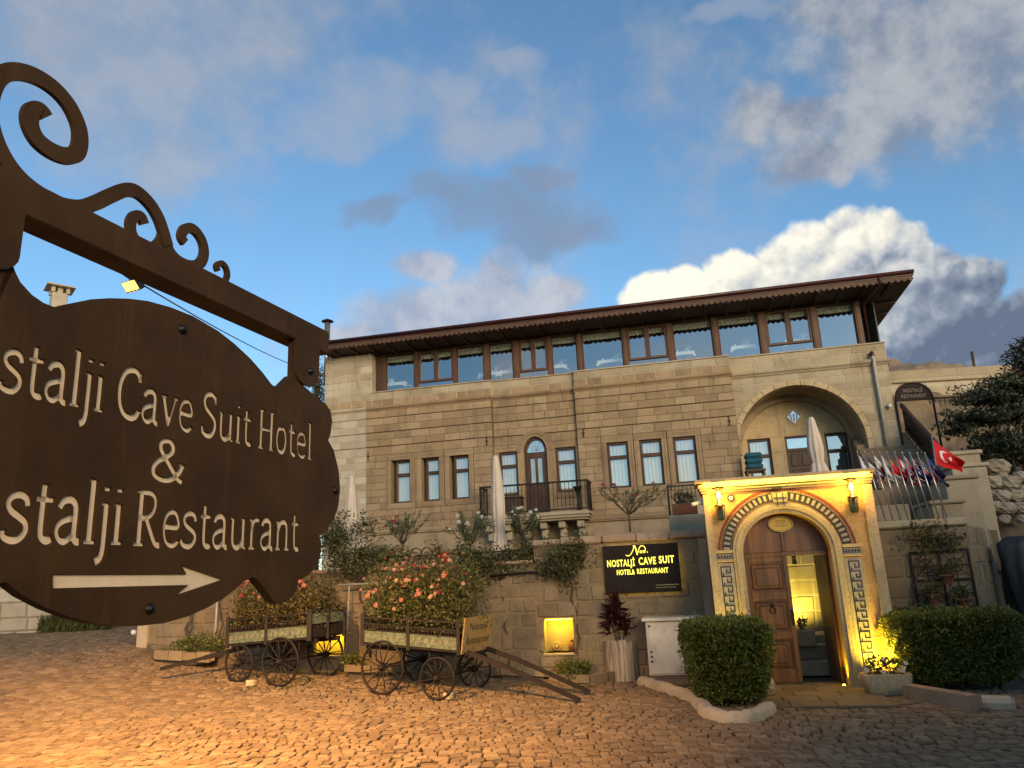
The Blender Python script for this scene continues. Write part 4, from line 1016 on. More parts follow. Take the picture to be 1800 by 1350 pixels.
# doors: left leaf shut, right leaf swung inwards
def leaf(fr, u0, u1, w, name, mat='wood_door'):
    b = MB(fr); sgn = 1 if u1 > u0 else -1
    a, c_ = min(u0, u1), max(u0, u1)
    b.box(a, c_, w - 0.045, w - 0.005, 0.06, 2.06)
    for q in ((a, a + 0.075, 0.06, 2.06), (c_ - 0.075, c_, 0.06, 2.06), (a + 0.075, c_ - 0.075, 0.06, 0.26), (a + 0.075, c_ - 0.075, 1.98, 2.06), (a + 0.075, c_ - 0.075, 1.36, 1.50), (a + 0.075, c_ - 0.075, 0.74, 0.86)):
        b.cbox(q[0], q[1], w - 0.03, w + 0.02, q[2], q[3], 0.008)
    o = b.build(name, M[mat], gate)
    for z0, z1 in ((0.29, 0.71), (0.89, 1.33), (1.53, 1.95)):
        b = MB(fr); b.cbox(a + 0.10, c_ - 0.10, w - 0.02, w + 0.014, z0, z1, 0.025); b.cbox(a + 0.16, c_ - 0.16, w, w + 0.026, z0 + 0.06, z1 - 0.06, 0.02); b.build('panel', M[mat], o)
    return o
lf = leaf(GA, -DR + 0.01, 0.03, -0.34, 'door_leaf')
b = MB(GA); b.tube([(-0.30 + 0.045 * math.cos(a), -0.29, 1.20 + 0.045 * math.sin(a)) for a in np.linspace(0, 6.28, 15)], 0.010, 6); b.cbox(-0.33, -0.27, -0.32, -0.29, 1.24, 1.30, 0.008); b.build('knocker', M['iron'], lf)
b = MB(GA); b.cbox(-0.02, 0.02, -0.32, -0.30, 0.95, 1.2, 0.004); b.tube([(0.0, -0.30, 1.08), (0.0, -0.25, 1.08), (-0.05, -0.25, 1.08)], 0.010, 6); b.build('door_handle', M['iron'], lf)
hin = GA.P(DR - 0.01, -0.36, 0); fr2 = Fr(hin.x, hin.y, GA.yaw + R(97)); rl_ = leaf(fr2, 0.0, 0.68, 0.0, 'door_leaf')
fr2b = Fr(hin.x, hin.y, GA.yaw + R(97)); b = MB(fr2b); b.tube([(0.6, 0.03, 1.05), (0.6, 0.08, 1.05), (0.54, 0.08, 1.05)], 0.012, 6); b.lathe([(0, 0), (0.02, 0.005), (0, 0.03)], (0.62, 0.03, 1.12), 8); b.build('door_handle', M['steel'], rl_)
# evil-eye disc
ev = thing('evil_eye_disc', 'round black and white eye disc on the gate beside the left lamp', 'ornament', GA.P(-0.78, 0.0, 3.03))
for r_, w_, m_ in ((0.062, 0.03, 'black'), (0.034, 0.035, 'white_plastic'), (0.013, 0.04, 'black')):
    b = MB(GA); b.prism(ell(-0.78, 3.06, r_, r_, 20), 0.0, w_); b.build({0.062: 'rim', 0.034: 'iris', 0.013: 'pupil'}[r_], M[m_], ev)
# wall lanterns
for s_, uu in ((-1, -0.98), (1, 1.12)):
    ln = thing('wall_lantern', 'green metal wall lantern with lit bulb at the gate\'s %s side' % ('left' if s_ < 0 else 'right, nearest the flags'), 'lantern', GA.P(uu, 0.1, 2.75), 'lanterns on the gate')
    zt = 3.02
    b = MB(GA); b.cbox(uu - 0.045, uu + 0.045, -0.01, 0.03, 2.72, 2.92, 0.01); b.tube([(uu, 0.02, 2.88), (uu, 0.10, 2.90), (uu, 0.14, 2.96), (uu, 0.14, 3.0)], 0.014, 6); b.build('bracket', M['iron'], ln)
    b = MB(GA); b.lathe([(0.035, -0.25), (0.045, -0.24), (0.05, -0.22), (0.075, -0.03), (0.08, 0.0), (0.05, 0.02), (0.03, 0.07), (0.012, 0.10), (0.012, 0.13)], (uu, 0.14, 2.93), 6, False); lb = b.build('lantern_body', M['lantern_glass'], ln)
    b = MB(GA)
    for k in range(6):
        a = 2 * math.pi * k / 6; b.tube([(uu + 0.046 * math.cos(a), 0.14 + 0.046 * math.sin(a), 2.69), (uu + 0.08 * math.cos(a), 0.14 + 0.08 * math.sin(a), 2.93)], 0.006, 5)
    for r_, z in ((0.048, 2.70), (0.082, 2.93)): b.lathe([(r_ - 0.006, -0.008), (r_ + 0.004, -0.008), (r_ + 0.004, 0.008), (r_ - 0.006, 0.008)], (uu, 0.14, z), 6, False)
    b.lathe([(0.08, 0), (0.05, 0.03), (0.018, 0.06), (0.012, 0.12)], (uu, 0.14, 2.935), 6, False)
    b.build('lantern_frame', M['iron'], ln)
    b = MB(GA); b.lathe([(0.014, 0), (0.03, 0.03), (0.034, 0.06), (0.02, 0.10), (0.006, 0.13)], (uu, 0.14, 3.05), 10); b.build('bulb', M['bulb'], ln)
    b = MB(GA); b.lathe([(0.015, 0), (0.08, 0.03), (0.11, 0.05), (0.06, 0.07)], (uu, 0.14, 3.185), 10); b.tube([(uu, 0.0, 3.2), (uu, 0.14, 3.23)], 0.015, 6); b.build('lantern_cap', M['iron_rust'], ln)
    point('lantern_light', GA.P(uu, 0.22, 3.09), 15.0, (1.0, 0.44, 0.06), 0.04)
# uplights at the foot of both pilasters
for uu, pw in ((-1.12, 150.0), (1.17, 150.0)):
    b = MB(GA); b.lathe([(0.05, 0), (0.055, 0.05), (0.045, 0.09)], (uu, 0.22, 0.02), 12); ul = thing('ground_uplight', 'small round uplight at the foot of the gate\'s %s pilaster' % ('left' if uu < 0 else 'right'), 'lamp', GA.P(uu, 0.22, 0.02), 'uplights at the gate foot'); b.build('housing', M['iron'], ul)
    b = MB(GA); b.lathe([(0.04, 0.0), (0.04, 0.006)], (uu, 0.22, 0.112), 12); b.build('lens', M['led_yellow'], ul)
    spot('uplight', GA.P(uu, 0.22, 0.16), GA.P(uu * 0.99, -0.05 if uu < 0 else 0.0, 1.5), pw, YEL, 70 if uu < 0 else 115, 1.0)
# ------------------------------------------------------------------ passage behind the doors
ps = thing('courtyard_wall', 'yellow-lit stone wall and steps inside the open gate', 'wall', GA.P(0.3, -3.6, 0))
mor = MB(GA); st = []
masonry(st, mor, [0.0, 0.35, 0.7, 1.0, 1.3, 1.6, 1.9, 2.2, 2.5, 2.8, 3.3], -1.35, 1.65, -3.3, [], M['stone_beige'], L=(0.25, 0.6), joint=0.01, c=0.015, jit=0.012, rough=0.012)
mor.build('mortar', M['mortar_pale'], ps); lay(st, GA, ps, 200)
b = MB(GA); b.box(-1.40, -1.25, -3.6, -0.64, 0.0, 2.45); b.box(1.50, 1.65, -3.3, -0.64, 0.0, 2.35); b.build('side_wall', M['plaster'], ps)
for k, (w0, z) in enumerate(((-1.55, 0.24), (-1.95, 0.48), (-2.35, 0.62))):
    b = MB(GA); b.cbox(-1.24, 1.49, -3.28, w0, 0.0 + 0.24 * k, z, 0.012); b.build('step', M['stone_beige'], ps)
pp = thing('courtyard_planter', 'small stone planter with a leafy plant inside the open gate', 'planter', GA.P(0.28, -1.85, 0.5))
b = MB(GA); b.cbox(0.12, 0.50, -2.02, -1.72, 0.482, 0.76, 0.02); b.build('stone_box', M['stone_trim'], pp)
wl = thing('small_wall_lantern', 'small dark lantern hung on the wall inside the open gate', 'lantern', GA.P(0.42, -3.27, 1.9))
b = MB(GA); b.lathe([(0.03, 0), (0.05, 0.02), (0.035, 0.12), (0.05, 0.14), (0.01, 0.22)], (0.48, -3.2, 1.92), 6, False); b.tube([(0.48, -3.29, 2.2), (0.48, -3.2, 2.2), (0.48, -3.2, 2.12)], 0.01, 5); b.build('lantern_frame', M['iron'], wl)
spot('courtyard_light', GA.P(0.18, -2.85, 0.70), GA.P(0.3, -3.3, 1.5), 130.0, (1.0, 0.76, 0.10), 130, 0.9)
b = MB(GA); b.lathe([(0.05, 0), (0.05, 0.06), (0.03, 0.08)], (0.18, -2.9, 0.625), 10); tag(b.build('courtyard_uplight', M['led_yellow']), 'bright floor uplight behind the stone planter inside the gate', 'lamp')

# ================================================================== RIGHT-HAND WALL, FLAGS TERRACE AND STEPPED PARAPET
rw = thing('right_wall', 'shaded rubble stone wall right of the gate, below the small flags', 'wall', GA.P(2.3, -0.4, 0))
mor = MB(GA); st = []
masonry(st, mor, [-0.1, 0.3, 0.65, 0.98, 1.3, 1.62, 1.95, 2.2, 2.42], 1.46, 2.88, -0.4, [], M['stone_wall'], L=(0.28, 0.6), joint=0.012, c=0.02, jit=0.014, rough=0.02, depth=0.5)
mor.build('mortar', M['mortar_wall'], rw); lay(st, GA, rw, 200)
u = 1.46
while u < 2.82:
    l = min(random.uniform(0.4, 0.7), 2.9 - u); b = MB(GA); b.cbox(u, u + l - 0.006, -0.95, -0.33, 2.42, 2.545, 0.025); b.build('coping_stone', M['stone_beige'], rw); u += l
# wall side running back beside the lane, with stepped blocks on top
SF = Fr(GA.P(2.88, -0.4, 0).x, GA.P(2.88, -0.4, 0).y, GA.yaw + R(66))   # runs back to the right
mor = MB(SF); st = []
masonry(st, mor, [-0.1, 0.35, 0.75, 1.1, 1.45, 1.8, 2.1, 2.42], 0.0, 3.3, 0.0, [], M['stone_wall'], L=(0.3, 0.6), joint=0.014, c=0.022, jit=0.014, rough=0.02, depth=0.4)
mor.build('mortar', M['mortar_wall'], rw); lay(st, SF, rw, 200)
_pl = [GA.P(1.66, -0.9, 0), GA.P(2.75, -0.9, 0), SF.P(3.2, -0.42, 0), FA.P(12.6, 2.0, 0), FA.P(12.6, -0.3, 0), FA.P(11.2, -0.3, 0), FA.P(11.2, 5.2, 0), FA.P(8.5, 5.2, 0)]
b = MB(); b.hprism([(p.x, p.y) for p in _pl], 0.0, 2.41); struct(b.build('flag_terrace', M['paving']))
for (c0, c1, top, yb) in (((1637, 886), (1688, 886), 0.07, 13.45), ((1660, 843), (1712, 843), 0.08, 14.5), ((1672, 822), (1728, 822), 0.08, 15.6), ((1668, 800), (1717, 800), 0.09, 16.7)):
    a = at(c0[0], c0[1], yb); e = at(c1[0], c1[1], yb); L_ = (e - a).length
    f_ = Fr(a.x, a.y, GA.yaw)
    zt = (a.z + e.z) / 2
    b = MB(f_); b.cbox(0, L_, -1.0, 0.0, 2.0, zt, 0.015); pb = b.build('parapet_block', M['stone_beige'], rw)
    b = MB(f_); b.cbox(-0.04, L_ + 0.05, -1.05, 0.05, zt, zt + top, 0.02); b.build('cap_stone', M['stone_beige'], pb)
# stone benches behind the flags
b = MB(GA); b.cbox(1.62, 2.25, -1.6, -1.1, 2.42, 2.86, 0.02); tag(b.build('stone_block', M['stone_beige']), 'low pale stone block on the terrace behind the flag poles', 'block')
# flower trellis on the right wall
lt = thing('wall_trellis', 'dark iron flower trellis fixed to the shaded wall right of the gate', 'trellis', GA.P(2.35, -0.36, 1.2))
b = MB(GA)
for q in ((1.94, 1.15, 1.94, 2.02), (2.80, 1.15, 2.80, 2.04), (1.94, 2.02, 2.80, 2.04), (1.94, 1.15, 2.80, 1.15), (2.37, 1.15, 2.37, 2.03), (1.94, 1.58, 2.80, 1.58)):
    b.bar((q[0], -0.34, q[1]), (q[2], -0.34, q[3]), 0.03, 0.03)
b.build('frame', M['iron_rust'], lt)
b = MB(GA)
for cu in (2.155, 2.585):
    for cz in (1.365, 1.80):
        for k in range(4):
            a = math.pi * k / 4; b.tube([(cu - 0.2 * math.cos(a), -0.335, cz - 0.2 * math.sin(a)), (cu + 0.2 * math.cos(a), -0.335, cz + 0.2 * math.sin(a))], 0.008, 5)
        b.tube([(cu + 0.11 * math.cos(a), -0.335, cz + 0.11 * math.sin(a)) for a in np.linspace(0, 6.283, 13)], 0.008, 5)
b.build('iron_pattern', M['iron_rust'], lt)

# ================================================================== STAIR, UPPER WALL AND ROCK BEHIND ON THE RIGHT
s0, s1 = at(1668, 806, 17.6), at(1584, 712, 21.4)
ST = Fr(s0.x, s0.y, math.atan2(s1.y - s0.y, s1.x - s0.x)); SL = math.hypot(s1.x - s0.x, s1.y - s0.y); SR = s1.z - s0.z     # u climbs, w points to the lane side
stp = thing('stair', 'stone stair climbing beside the hotel\'s right corner', 'stair', ST.P(0, 0, 3.2))
NS = 13
for k in range(NS):
    z = s0.z - 0.85 + SR * (k + 1) / NS
    b = MB(ST); b.cbox(SL * k / NS, SL * (k + 1) / NS + 0.05, -1.5, -0.04, 1.8, z, 0.012); b.build('step', M['rock'], stp)
rlg = thing('stair_railing', 'sloping brown railing with close balusters along the stair', 'railing', ST.P(0, 0, s0.z - 0.8))
pa, pb_ = (0.0, 0.0, s0.z), (SL, 0.0, s1.z)
b = MB(ST); b.bar(pa, pb_, 0.07, 0.13); b.bar((pa[0], pa[1], pa[2] - 0.72), (pb_[0], pb_[1], pb_[2] - 0.72), 0.05, 0.05); b.build('hand_rail', M['wood_trim'], rlg)
for k in range(34):
    t_ = (k + 0.5) / 34; p0 = [pa[i] + (pb_[i] - pa[i]) * t_ for i in range(3)]
    b = MB(ST); b.tube([(p0[0], p0[1], p0[2] - 0.72), tuple(p0)], 0.013, 5); b.build('baluster', M['iron_rust'], rlg)
b = MB(ST); b.hprism([(0, 0.06), (SL, 0.06), (SL + 1.5, 0.4), (SL + 1.5, -1.5), (0, -1.5)], 1.8, s0.z - 1.0); b.build('stair_base', M['rock'], stp)
# arched sign over the stair head
asn = thing('arch_sign', 'dark half-round restaurant name sign over the stair head', 'sign', at(1606, 703, 21))
a0, a1 = at(1574, 706, 20.5), at(1638, 703, 20.5); fs = Fr(a0.x, a0.y, -0.05); Ls = (a1 - a0).length; zc = (a0.z + a1.z) / 2
b = MB(fs); b.prism([(Ls / 2 + Ls / 2 * math.cos(math.pi * i / 24), zc + 0.50 * math.sin(math.pi * i / 24) ** 0.8) for i in range(25)], -0.03, 0.03); b.build('board', M['board'], asn)
b = MB(fs); pts = [(Ls / 2 + Ls / 2 * math.cos(math.pi * i / 24), 0.03, zc + 0.50 * math.sin(math.pi * i / 24) ** 0.8) for i in range(25)]; b.tube(pts, 0.025, 6); b.tube([(0, 0, zc), (0, 0, 3.6)], 0.03, 6); b.tube([(Ls, 0, zc), (Ls, 0, 3.6)], 0.03, 6); b.build('frame', M['iron_rust'], asn)
# upper terrace wall and rock
UW = Fr(at(1540, 700, 25).x, 25.0, R(-3))
uw = thing('upper_wall', 'pale stone wall with a projecting band high behind the stair', 'wall', UW.P(3, 0, 4))
mor = MB(UW); st = []
zt = at(1640, 672, 25).z
masonry(st, mor, [zt - 3.2, zt - 2.8, zt - 2.4, zt - 2.0, zt - 1.6, zt - 1.25, zt - 0.9, zt - 0.55, zt - 0.2, zt], -0.5, 8.5, 0.0, [], M['stone_pale'], L=(0.5, 1.0), joint=0.008)
mor.build('mortar', M['mortar_pale'], uw); lay(st, UW, uw, 200)
b = MB(UW); b.cbox(-0.5, 8.5, -0.4, 0.12, zt, zt + 0.14, 0.02); b.cbox(-0.5, 8.5, -0.4, 0.02, zt + 0.14, zt + 0.45, 0.03); b.build('band_course', M['stone_beige'], uw)
b = MB(UW); zr = at(1660, 700, 24.6).z
b.tube([(1.2, 0.4, zr), (3.1, 0.4, zr), (4.2, 0.4, zr - 0.35), (6.5, 0.4, zr - 0.35)], 0.03, 6); ur = thing('terrace_fence', 'low dark iron fence along the upper terrace behind the stair', 'fence', UW.P(3, 0.4, zr - 0.8)); b.build('hand_rail', M['iron'], ur)
for k in range(34):
    u = 1.25 + k * 0.155; z1 = zr if u < 3.1 else zr - 0.35 * min(1, (u - 3.1) / 1.1)
    b = MB(UW); b.tube([(u, 0.4, zr - 1.0), (u, 0.4, z1)], 0.012, 5); b.build('baluster', M['iron'], ur)
def rock_sheet(name, corners, nu, nv, amp, mat, seed):
    rg = np.random.default_rng(seed); A_, B_, C_, D_ = [np.array(c) for c in corners]; v = []
    ph = rg.uniform(0, 6, 12)
    for j in range(nv + 1):
        for i in range(nu + 1):
            s_, t_ = i / nu, j / nv
            p = (A_ * (1 - s_) + B_ * s_) * (1 - t_) + (D_ * (1 - s_) + C_ * s_) * t_
            d = amp * (0.5 * math.sin(7 * s_ + ph[0] + 3 * t_) + 0.4 * math.sin(17 * s_ - 9 * t_ + ph[1]) + 0.3 * math.sin(31 * t_ + 11 * s_ + ph[2]) + 0.35 * rg.uniform(-1, 1))
            v.append((p[0], p[1] - d, p[2] + d * 0.4))
    f = [(j * (nu + 1) + i, j * (nu + 1) + i + 1, (j + 1) * (nu + 1) + i + 1, (j + 1) * (nu + 1) + i) for j in range(nv) for i in range(nu)]
    return mk(name, v, f, mat, sm=[True] * len(f))
q = [at(1575, 800, 23.5), at(1880, 830, 21), at(1880, 690, 25), at(1570, 690, 24.5)]
struct(rock_sheet('rock_face', [tuple(p) for p in q], 46, 22, 0.22, M['rock'], 3))
q = [at(1560, 672, 26), at(1900, 672, 26), at(1900, 640, 30), at(1560, 640, 30)]
struct(rock_sheet('hill', [tuple(p) for p in q], 40, 8, 0.35, M['rock'], 5))
q = [at(1735, 1000, 15.2), at(1980, 1000, 15.2), at(1980, 800, 20.0), at(1735, 800, 20.0)]
struct(rock_sheet('bank', [tuple(p) for p in q], 24, 12, 0.25, M['dirt'], 9))
b = MB(); p0, p1 = at(1716, 662, 27), at(1708, 618, 27); b.tube([tuple(p0), tuple(p1)], 0.05, 6); tag(b.build('wooden_post', M['wood_dark']), 'thin leaning dark post on the skyline right of the hotel', 'post')
# tumbled building stones
bl = []
for i, (px, py, r_) in enumerate([(1752, 822, 34), (1744, 848, 26), (1775, 850, 30), (1792, 838, 22), (1760, 872, 24), (1785, 872, 24), (1748, 890, 20), (1770, 893, 24), (1795, 893, 22), (1800, 862, 20), (1762, 838, 16), (1812, 880, 26), (1818, 845, 28), (1745, 868, 14), (1797, 912, 18), (1765, 912, 16), (1742, 910, 14)]):
    Y = 17.0 - (py - 830) * 0.012; c = at(px, py, Y); s_ = r_ / 1320 * Y * 0.62
    rg = np.random.default_rng(100 + i); b = MB()
    prof = []
    n_, m_ = 9, 6; V_ = []
    for j in range(m_ + 1):
        th = math.pi * j / m_
        for k in range(n_):
            a = 2 * math.pi * k / n_ + 0.3 * j; rr = s_ * (0.92 + rg.uniform(-0.14, 0.14)) * (abs(math.sin(th)) ** 0.6)
            V_.append((c.x + rr * math.cos(a) * 1.15, c.y + rr * math.sin(a), c.z + s_ * 0.72 * math.cos(th) + rg.uniform(-.02, .02)))
    b.add(V_, [(j * n_ + k, j * n_ + (k + 1) % n_, (j + 1) * n_ + (k + 1) % n_, (j + 1) * n_ + k) for j in range(m_) for k in range(n_)])
    where = ['topmost of the heap, largest', 'just below the topmost one', 'in the upper middle of the heap', 'at the upper right of the heap', 'in the left middle of the heap', 'in the right middle of the heap', 'at the left edge of the heap', 'in the lower middle of the heap', 'at the lower right of the heap', 'at the right edge of the frame', 'wedged small beneath the topmost one', 'half cut by the frame at right', 'half cut by the frame, upper right', 'small, at the heap\'s left rim', 'lowest at the right', 'lowest in the middle', 'lowest at the left'][i]
    tag(b.build('rubble_stone', M['rubble']), 'rough pale building stone, ' + where, 'stone', 'tumbled stones beside the lane')
# thing under a dark cover at the right edge
cv = thing('covered_cart', 'dark tarpaulin-covered bulky load at the right edge of the frame', 'cart', at(1800, 1090, 14))
c = at(1806, 1020, 14.0); V_ = []; n_, m_ = 56, 14
for j in range(m_ + 1):
    t_ = j / m_; z = 0.62 + 1.62 * t_
    for k in range(n_):
        a = 2 * math.pi * k / n_; rr = 0.74 * (1 - 0.30 * max(0, t_ - 0.45) ** 1.1 - 0.22 * (1 - t_) ** 1.5) * (1 + 0.09 * math.sin(3 * a + 4 * t_) + 0.05 * math.sin(9 * a + 3 * t_) + 0.03 * math.sin(17 * a - 5 * t_))
        if t_ > 0.98: rr *= 0.7
        V_.append((c.x + 0.25 + rr * math.cos(a), c.y + 0.5 * rr * math.sin(a), z))
b = MB(); b.add(V_, [(j * n_ + k, j * n_ + (k + 1) % n_, (j + 1) * n_ + (k + 1) % n_, (j + 1) * n_ + k) for j in range(m_) for k in range(n_)] + [tuple(range(m_ * n_, m_ * n_ + n_))], True); b.build('tarpaulin', M['cover'], cv)
for dx in (-0.2, 0.75):
    b = MB(); b.tube([(c.x + dx, c.y, 0.75), (c.x + dx, c.y, 0.3)], 0.03, 6); b.build('leg', M['iron'], cv)
    b = MB(); b.tube([(c.x + dx + 0.0, c.y + 0.17 * math.cos(a), 0.19 + 0.17 * math.sin(a)) for a in np.linspace(0, 6.283, 19)], 0.035, 6); b.build('wheel', M['black'], cv)

# ================================================================== LEFT: STONE HOUSE WITH CHIMNEY, FLUE, FLOODLIGHT
hl = at(-260, 1140, 19.6); hr = at(190, 1115, 21.5); LF = Fr(hl.x, hl.y, math.atan2(hr.y - hl.y, hr.x - hl.x)); LL = math.hypot(hr.x - hl.x, hr.y - hl.y)
hs = thing('stone_house', 'large-block stone house at the far left, mostly behind the iron sign', 'house', LF.P(LL / 2, 0, 0.9))
mor = MB(LF); st = []; zz = [0.4, 0.78]
while zz[-1] < 8.4: zz.append(zz[-1] + random.uniform(0.33, 0.40))
masonry(st, mor, zz, 0.0, LL, 0.0, [], M['stone_pale'], L=(0.45, 0.95), joint=0.012, c=0.018, jit=0.012, rough=0.01)
mor.build('mortar', M['mortar_wall'], hs); lay(st, LF, hs, 250)
b = MB(LF); b.box(0, LL, -6.0, -0.31, 0.3, zz[-1]); b.build('wall', M['plaster'], hs)
zr = zz[-1]
b = MB(LF); b.add([(-0.3, 0.3, zr), (LL + 0.3, 0.3, zr), (LL + 0.3, -6.3, zr), (-0.3, -6.3, zr), (-0.3, -3, zr + 1.1), (LL + 0.3, -3, zr + 1.1), (-0.3, 0.3, zr + 0.12), (LL + 0.3, 0.3, zr + 0.12)], [(0, 1, 2, 3), (0, 1, 7, 6), (6, 7, 5, 4), (2, 3, 4, 5), (0, 6, 4, 3), (1, 2, 5, 7)]); rf = b.build('roof', M['coping'], hs)
chp = at(101, 545, 21.0); CFm = Fr(chp.x, chp.y, R(40)); zb = min(chp.z, zr + 0.3); zt = at(101, 512, 21).z
b = MB(CFm); s_ = 0.24
b.add([(-s_ * 1.35, -s_ * 1.35, zb - 0.9), (s_ * 1.35, -s_ * 1.35, zb - 0.9), (s_ * 1.35, s_ * 1.35, zb - 0.9), (-s_ * 1.35, s_ * 1.35, zb - 0.9), (-s_ * 1.2, -s_ * 1.2, chp.z), (s_ * 1.2, -s_ * 1.2, chp.z), (s_ * 1.2, s_ * 1.2, chp.z), (-s_ * 1.2, s_ * 1.2, chp.z)], [(0, 1, 5, 4), (1, 2, 6, 5), (2, 3, 7, 6), (3, 0, 4, 7), (4, 5, 6, 7)])
b.cbox(-s_ * 0.85, s_ * 0.85, -s_ * 0.85, s_ * 0.85, chp.z - 0.02, zt - 0.1, 0.02)
for du in (-1, 1):
    for dw in (-1, 1): b.box(du * s_ * 0.8 - 0.05, du * s_ * 0.8 + 0.05, dw * s_ * 0.8 - 0.05, dw * s_ * 0.8 + 0.05, zt - 0.12, zt + 0.06)
b.cbox(-0.07, 0.07, -s_ * .8, s_ * 0.8, zt - 0.12, zt + 0.06, 0.01)
chm = b.build('chimney', M['stone_pale'], hs)
b = MB(CFm); e = s_ * 1.55; b.add([(-e, -e, zt + 0.05), (e, -e, zt + 0.05), (e, e, zt + 0.05), (-e, e, zt + 0.05), (-e, -e, zt + 0.09), (e, -e, zt + 0.09), (e, e, zt + 0.09), (-e, e, zt + 0.09), (0, 0, zt + 0.2)], [(0, 3, 2, 1), (0, 1, 5, 4), (1, 2, 6, 5), (2, 3, 7, 6), (3, 0, 4, 7), (4, 5, 8), (5, 6, 8), (6, 7, 8), (7, 4, 8)]); b.build('chimney_cap', M['stone_pale'], chm)
# metal flue at the hotel's left end
fl = thing('metal_flue', 'steel flue pipe with a dark conical hat above the hotel roof\'s left end', 'flue', FA.P(-6.6, -1.0, 9.5))
p0 = at(575, 600, 24.5)
b = MB(); b.tube([(p0.x, p0.y, 8.5), (p0.x, p0.y, at(575, 568, 24.5).z)], 0.10, 12); b.build('pipe', M['steel'], fl)
zh = at(575, 568, 24.5).z; b = MB(); b.lathe([(0.02, 0.16), (0.20, 0.07), (0.21, 0.05), (0.02, 0.03)], (p0.x, p0.y, zh), 14); b.build('hat', M['iron'], fl)
# street floodlight behind the sign
FLp = at(236, 503, 8.0); FLP = at(-75, 332, 8.0)
fd = thing('street_floodlight', 'glowing orange floodlight on a bracket arm, seen between sign arm and plate', 'street lamp', (FLP.x, FLP.y, float(zg(FLP.x, FLP.y))))
FLf = Fr(FLp.x, FLp.y, R(-24), FLp.z)
b = MB(FLf); b.add([(-0.11, 0.0, -0.065), (0.11, 0.0, -0.065), (0.11, 0.09, 0.03), (-0.11, 0.09, 0.03), (-0.08, -0.08, 0.0), (0.08, -0.08, 0.0), (0.08, -0.05, 0.06), (-0.08, -0.05, 0.06)], [(4, 5, 1, 0), (5, 6, 2, 1), (6, 7, 3, 2), (7, 4, 0, 3), (4, 7, 6, 5)]); b.build('housing', M['iron'], fd)
b = MB(FLf); b.add([(-0.10, 0.012, -0.055), (0.10, 0.012, -0.055), (0.10, 0.088, 0.022), (-0.10, 0.088, 0.022)], [(0, 1, 2, 3)]); b.build('lamp_glass', M['lamp_sodium'], fd)
b = MB(); e0 = FLf.P(0.0, -0.07, 0.04)
b.tube([tuple(e0), tuple(at(190, 462, 8.0)), tuple(FLP)], 0.02, 8); b.tube([(FLP.x, FLP.y, float(zg(FLP.x, FLP.y)) - 0.1), (FLP.x, FLP.y, FLP.z + 0.1)], [0.06, 0.045], 10); b.build('pole', M['iron_rust'], fd)
b = MB(); c0 = FLf.P(0.10, -0.05, 0.0); c1 = FA.P(-6.12, 0.28, 8.75); pts = []
for i in range(17):
    t_ = i / 16; p = c0.lerp(c1, t_); pts.append((p.x, p.y, p.z - 0.35 * 4 * t_ * (1 - t_) * 0.5))
b.tube(pts, 0.009, 5); tag(b.build('power_cable', M['black']), 'thin black cable from the floodlight to the hotel corner', 'cable')
spot('floodlight_beam', FLf.P(0, 0.12, -0.05), (-4.7, 9.3, 0.0), 3700.0, (1.0, 0.53, 0.17), 122, 0.6, 0.08)

# ================================================================== HANGING IRON SIGN IN THE FOREGROUND
S0 = at(545, 800, 2.4)
_d = ray(1387, 996); SYAW = math.atan2(_d.y, _d.x)
SG = Fr(S0.x, S0.y, SYAW)            # u away from the viewer along the sign, w towards the lane, z absolute
sgn = thing('hanging_sign', 'large dark brown iron hotel sign with cut-out letters on a scrolled bracket', 'sign', SG.P(-1.75, 0, 0))
def catmull(P, n=8, closed=False):
    P = [np.array(p, float) for p in P]; out = []; m = len(P)
    for i in range(m if closed else m - 1):
        p0, p1, p2, p3 = (P[(i - 1) % m], P[i], P[(i + 1) % m], P[(i + 2) % m]) if closed else (P[max(i - 1, 0)], P[i], P[i + 1], P[min(i + 2, m - 1)])
        for k in range(n):
            t = k / n
            out.append(0.5 * ((2 * p1) + (-p0 + p2) * t + (2 * p0 - 5 * p1 + 4 * p2 - p3) * t * t + (-p0 + 3 * p1 - 3 * p2 + p3) * t ** 3))
    if not closed: out.append(P[-1])
    return [tuple(p) for p in out]
def sg(px, py): return SG.hit(px, py)
# right-hand half of the outline, measured from the top of the dome round to the bottom
right = [(228, 525), (260, 529), (300, 540), (340, 556), (384, 582), (412, 604), (440, 630), (462, 655), (477, 675), (485, 681), (498, 676), (514, 660), (558, 700), (572, 709), (581, 722), (584, 740), (581, 763), (577, 774), (587, 792), (595, 825), (598, 859), (595, 888), (587, 912), (574, 931), (562, 942), (565, 958), (563, 979), (556, 996), (543, 1010), (531, 1018), (525, 1017), (523, 1033), (516, 1047), (504, 1058), (491, 1061), (481, 1056), (473, 1045), (464, 1033), (452, 1018), (444, 1014), (431, 1020), (415, 1035), (394, 1051), (365, 1068), (332, 1083), (290, 1095), (249, 1100), (207, 1101)]
topleft = [(20, 459), (28, 480), (36, 496), (56, 518), (76, 532), (96, 540), (120, 534), (160, 526), (192, 524)]
botleft = [(166, 1095), (124, 1085), (83, 1069), (41, 1047), (12, 1024)]
ia, ib = right.index((514, 660)), right.index((444, 1014))
def mirror(p):      # the hidden left flank mirrors the right one
    u, z = sg(*p); c = float(np.interp(z, [1.95, 2.3], [-0.635, -0.575])); return (2 * c - u, z)
fine = [sg(*p) for p in topleft + right + botleft] + [mirror(p) for p in reversed(right[ia:ib + 1])]
TH = 0.010   # front sheet; letters are cut through it
b = MB(SG); b.prism(fine, -0.010, 0.0); plate = b.build('face_plate', M['sign_metal'], sgn)
b = MB(SG); b.prism(fine, -0.030, -0.0105); b.build('back_plate', M['sign_metal'], sgn)

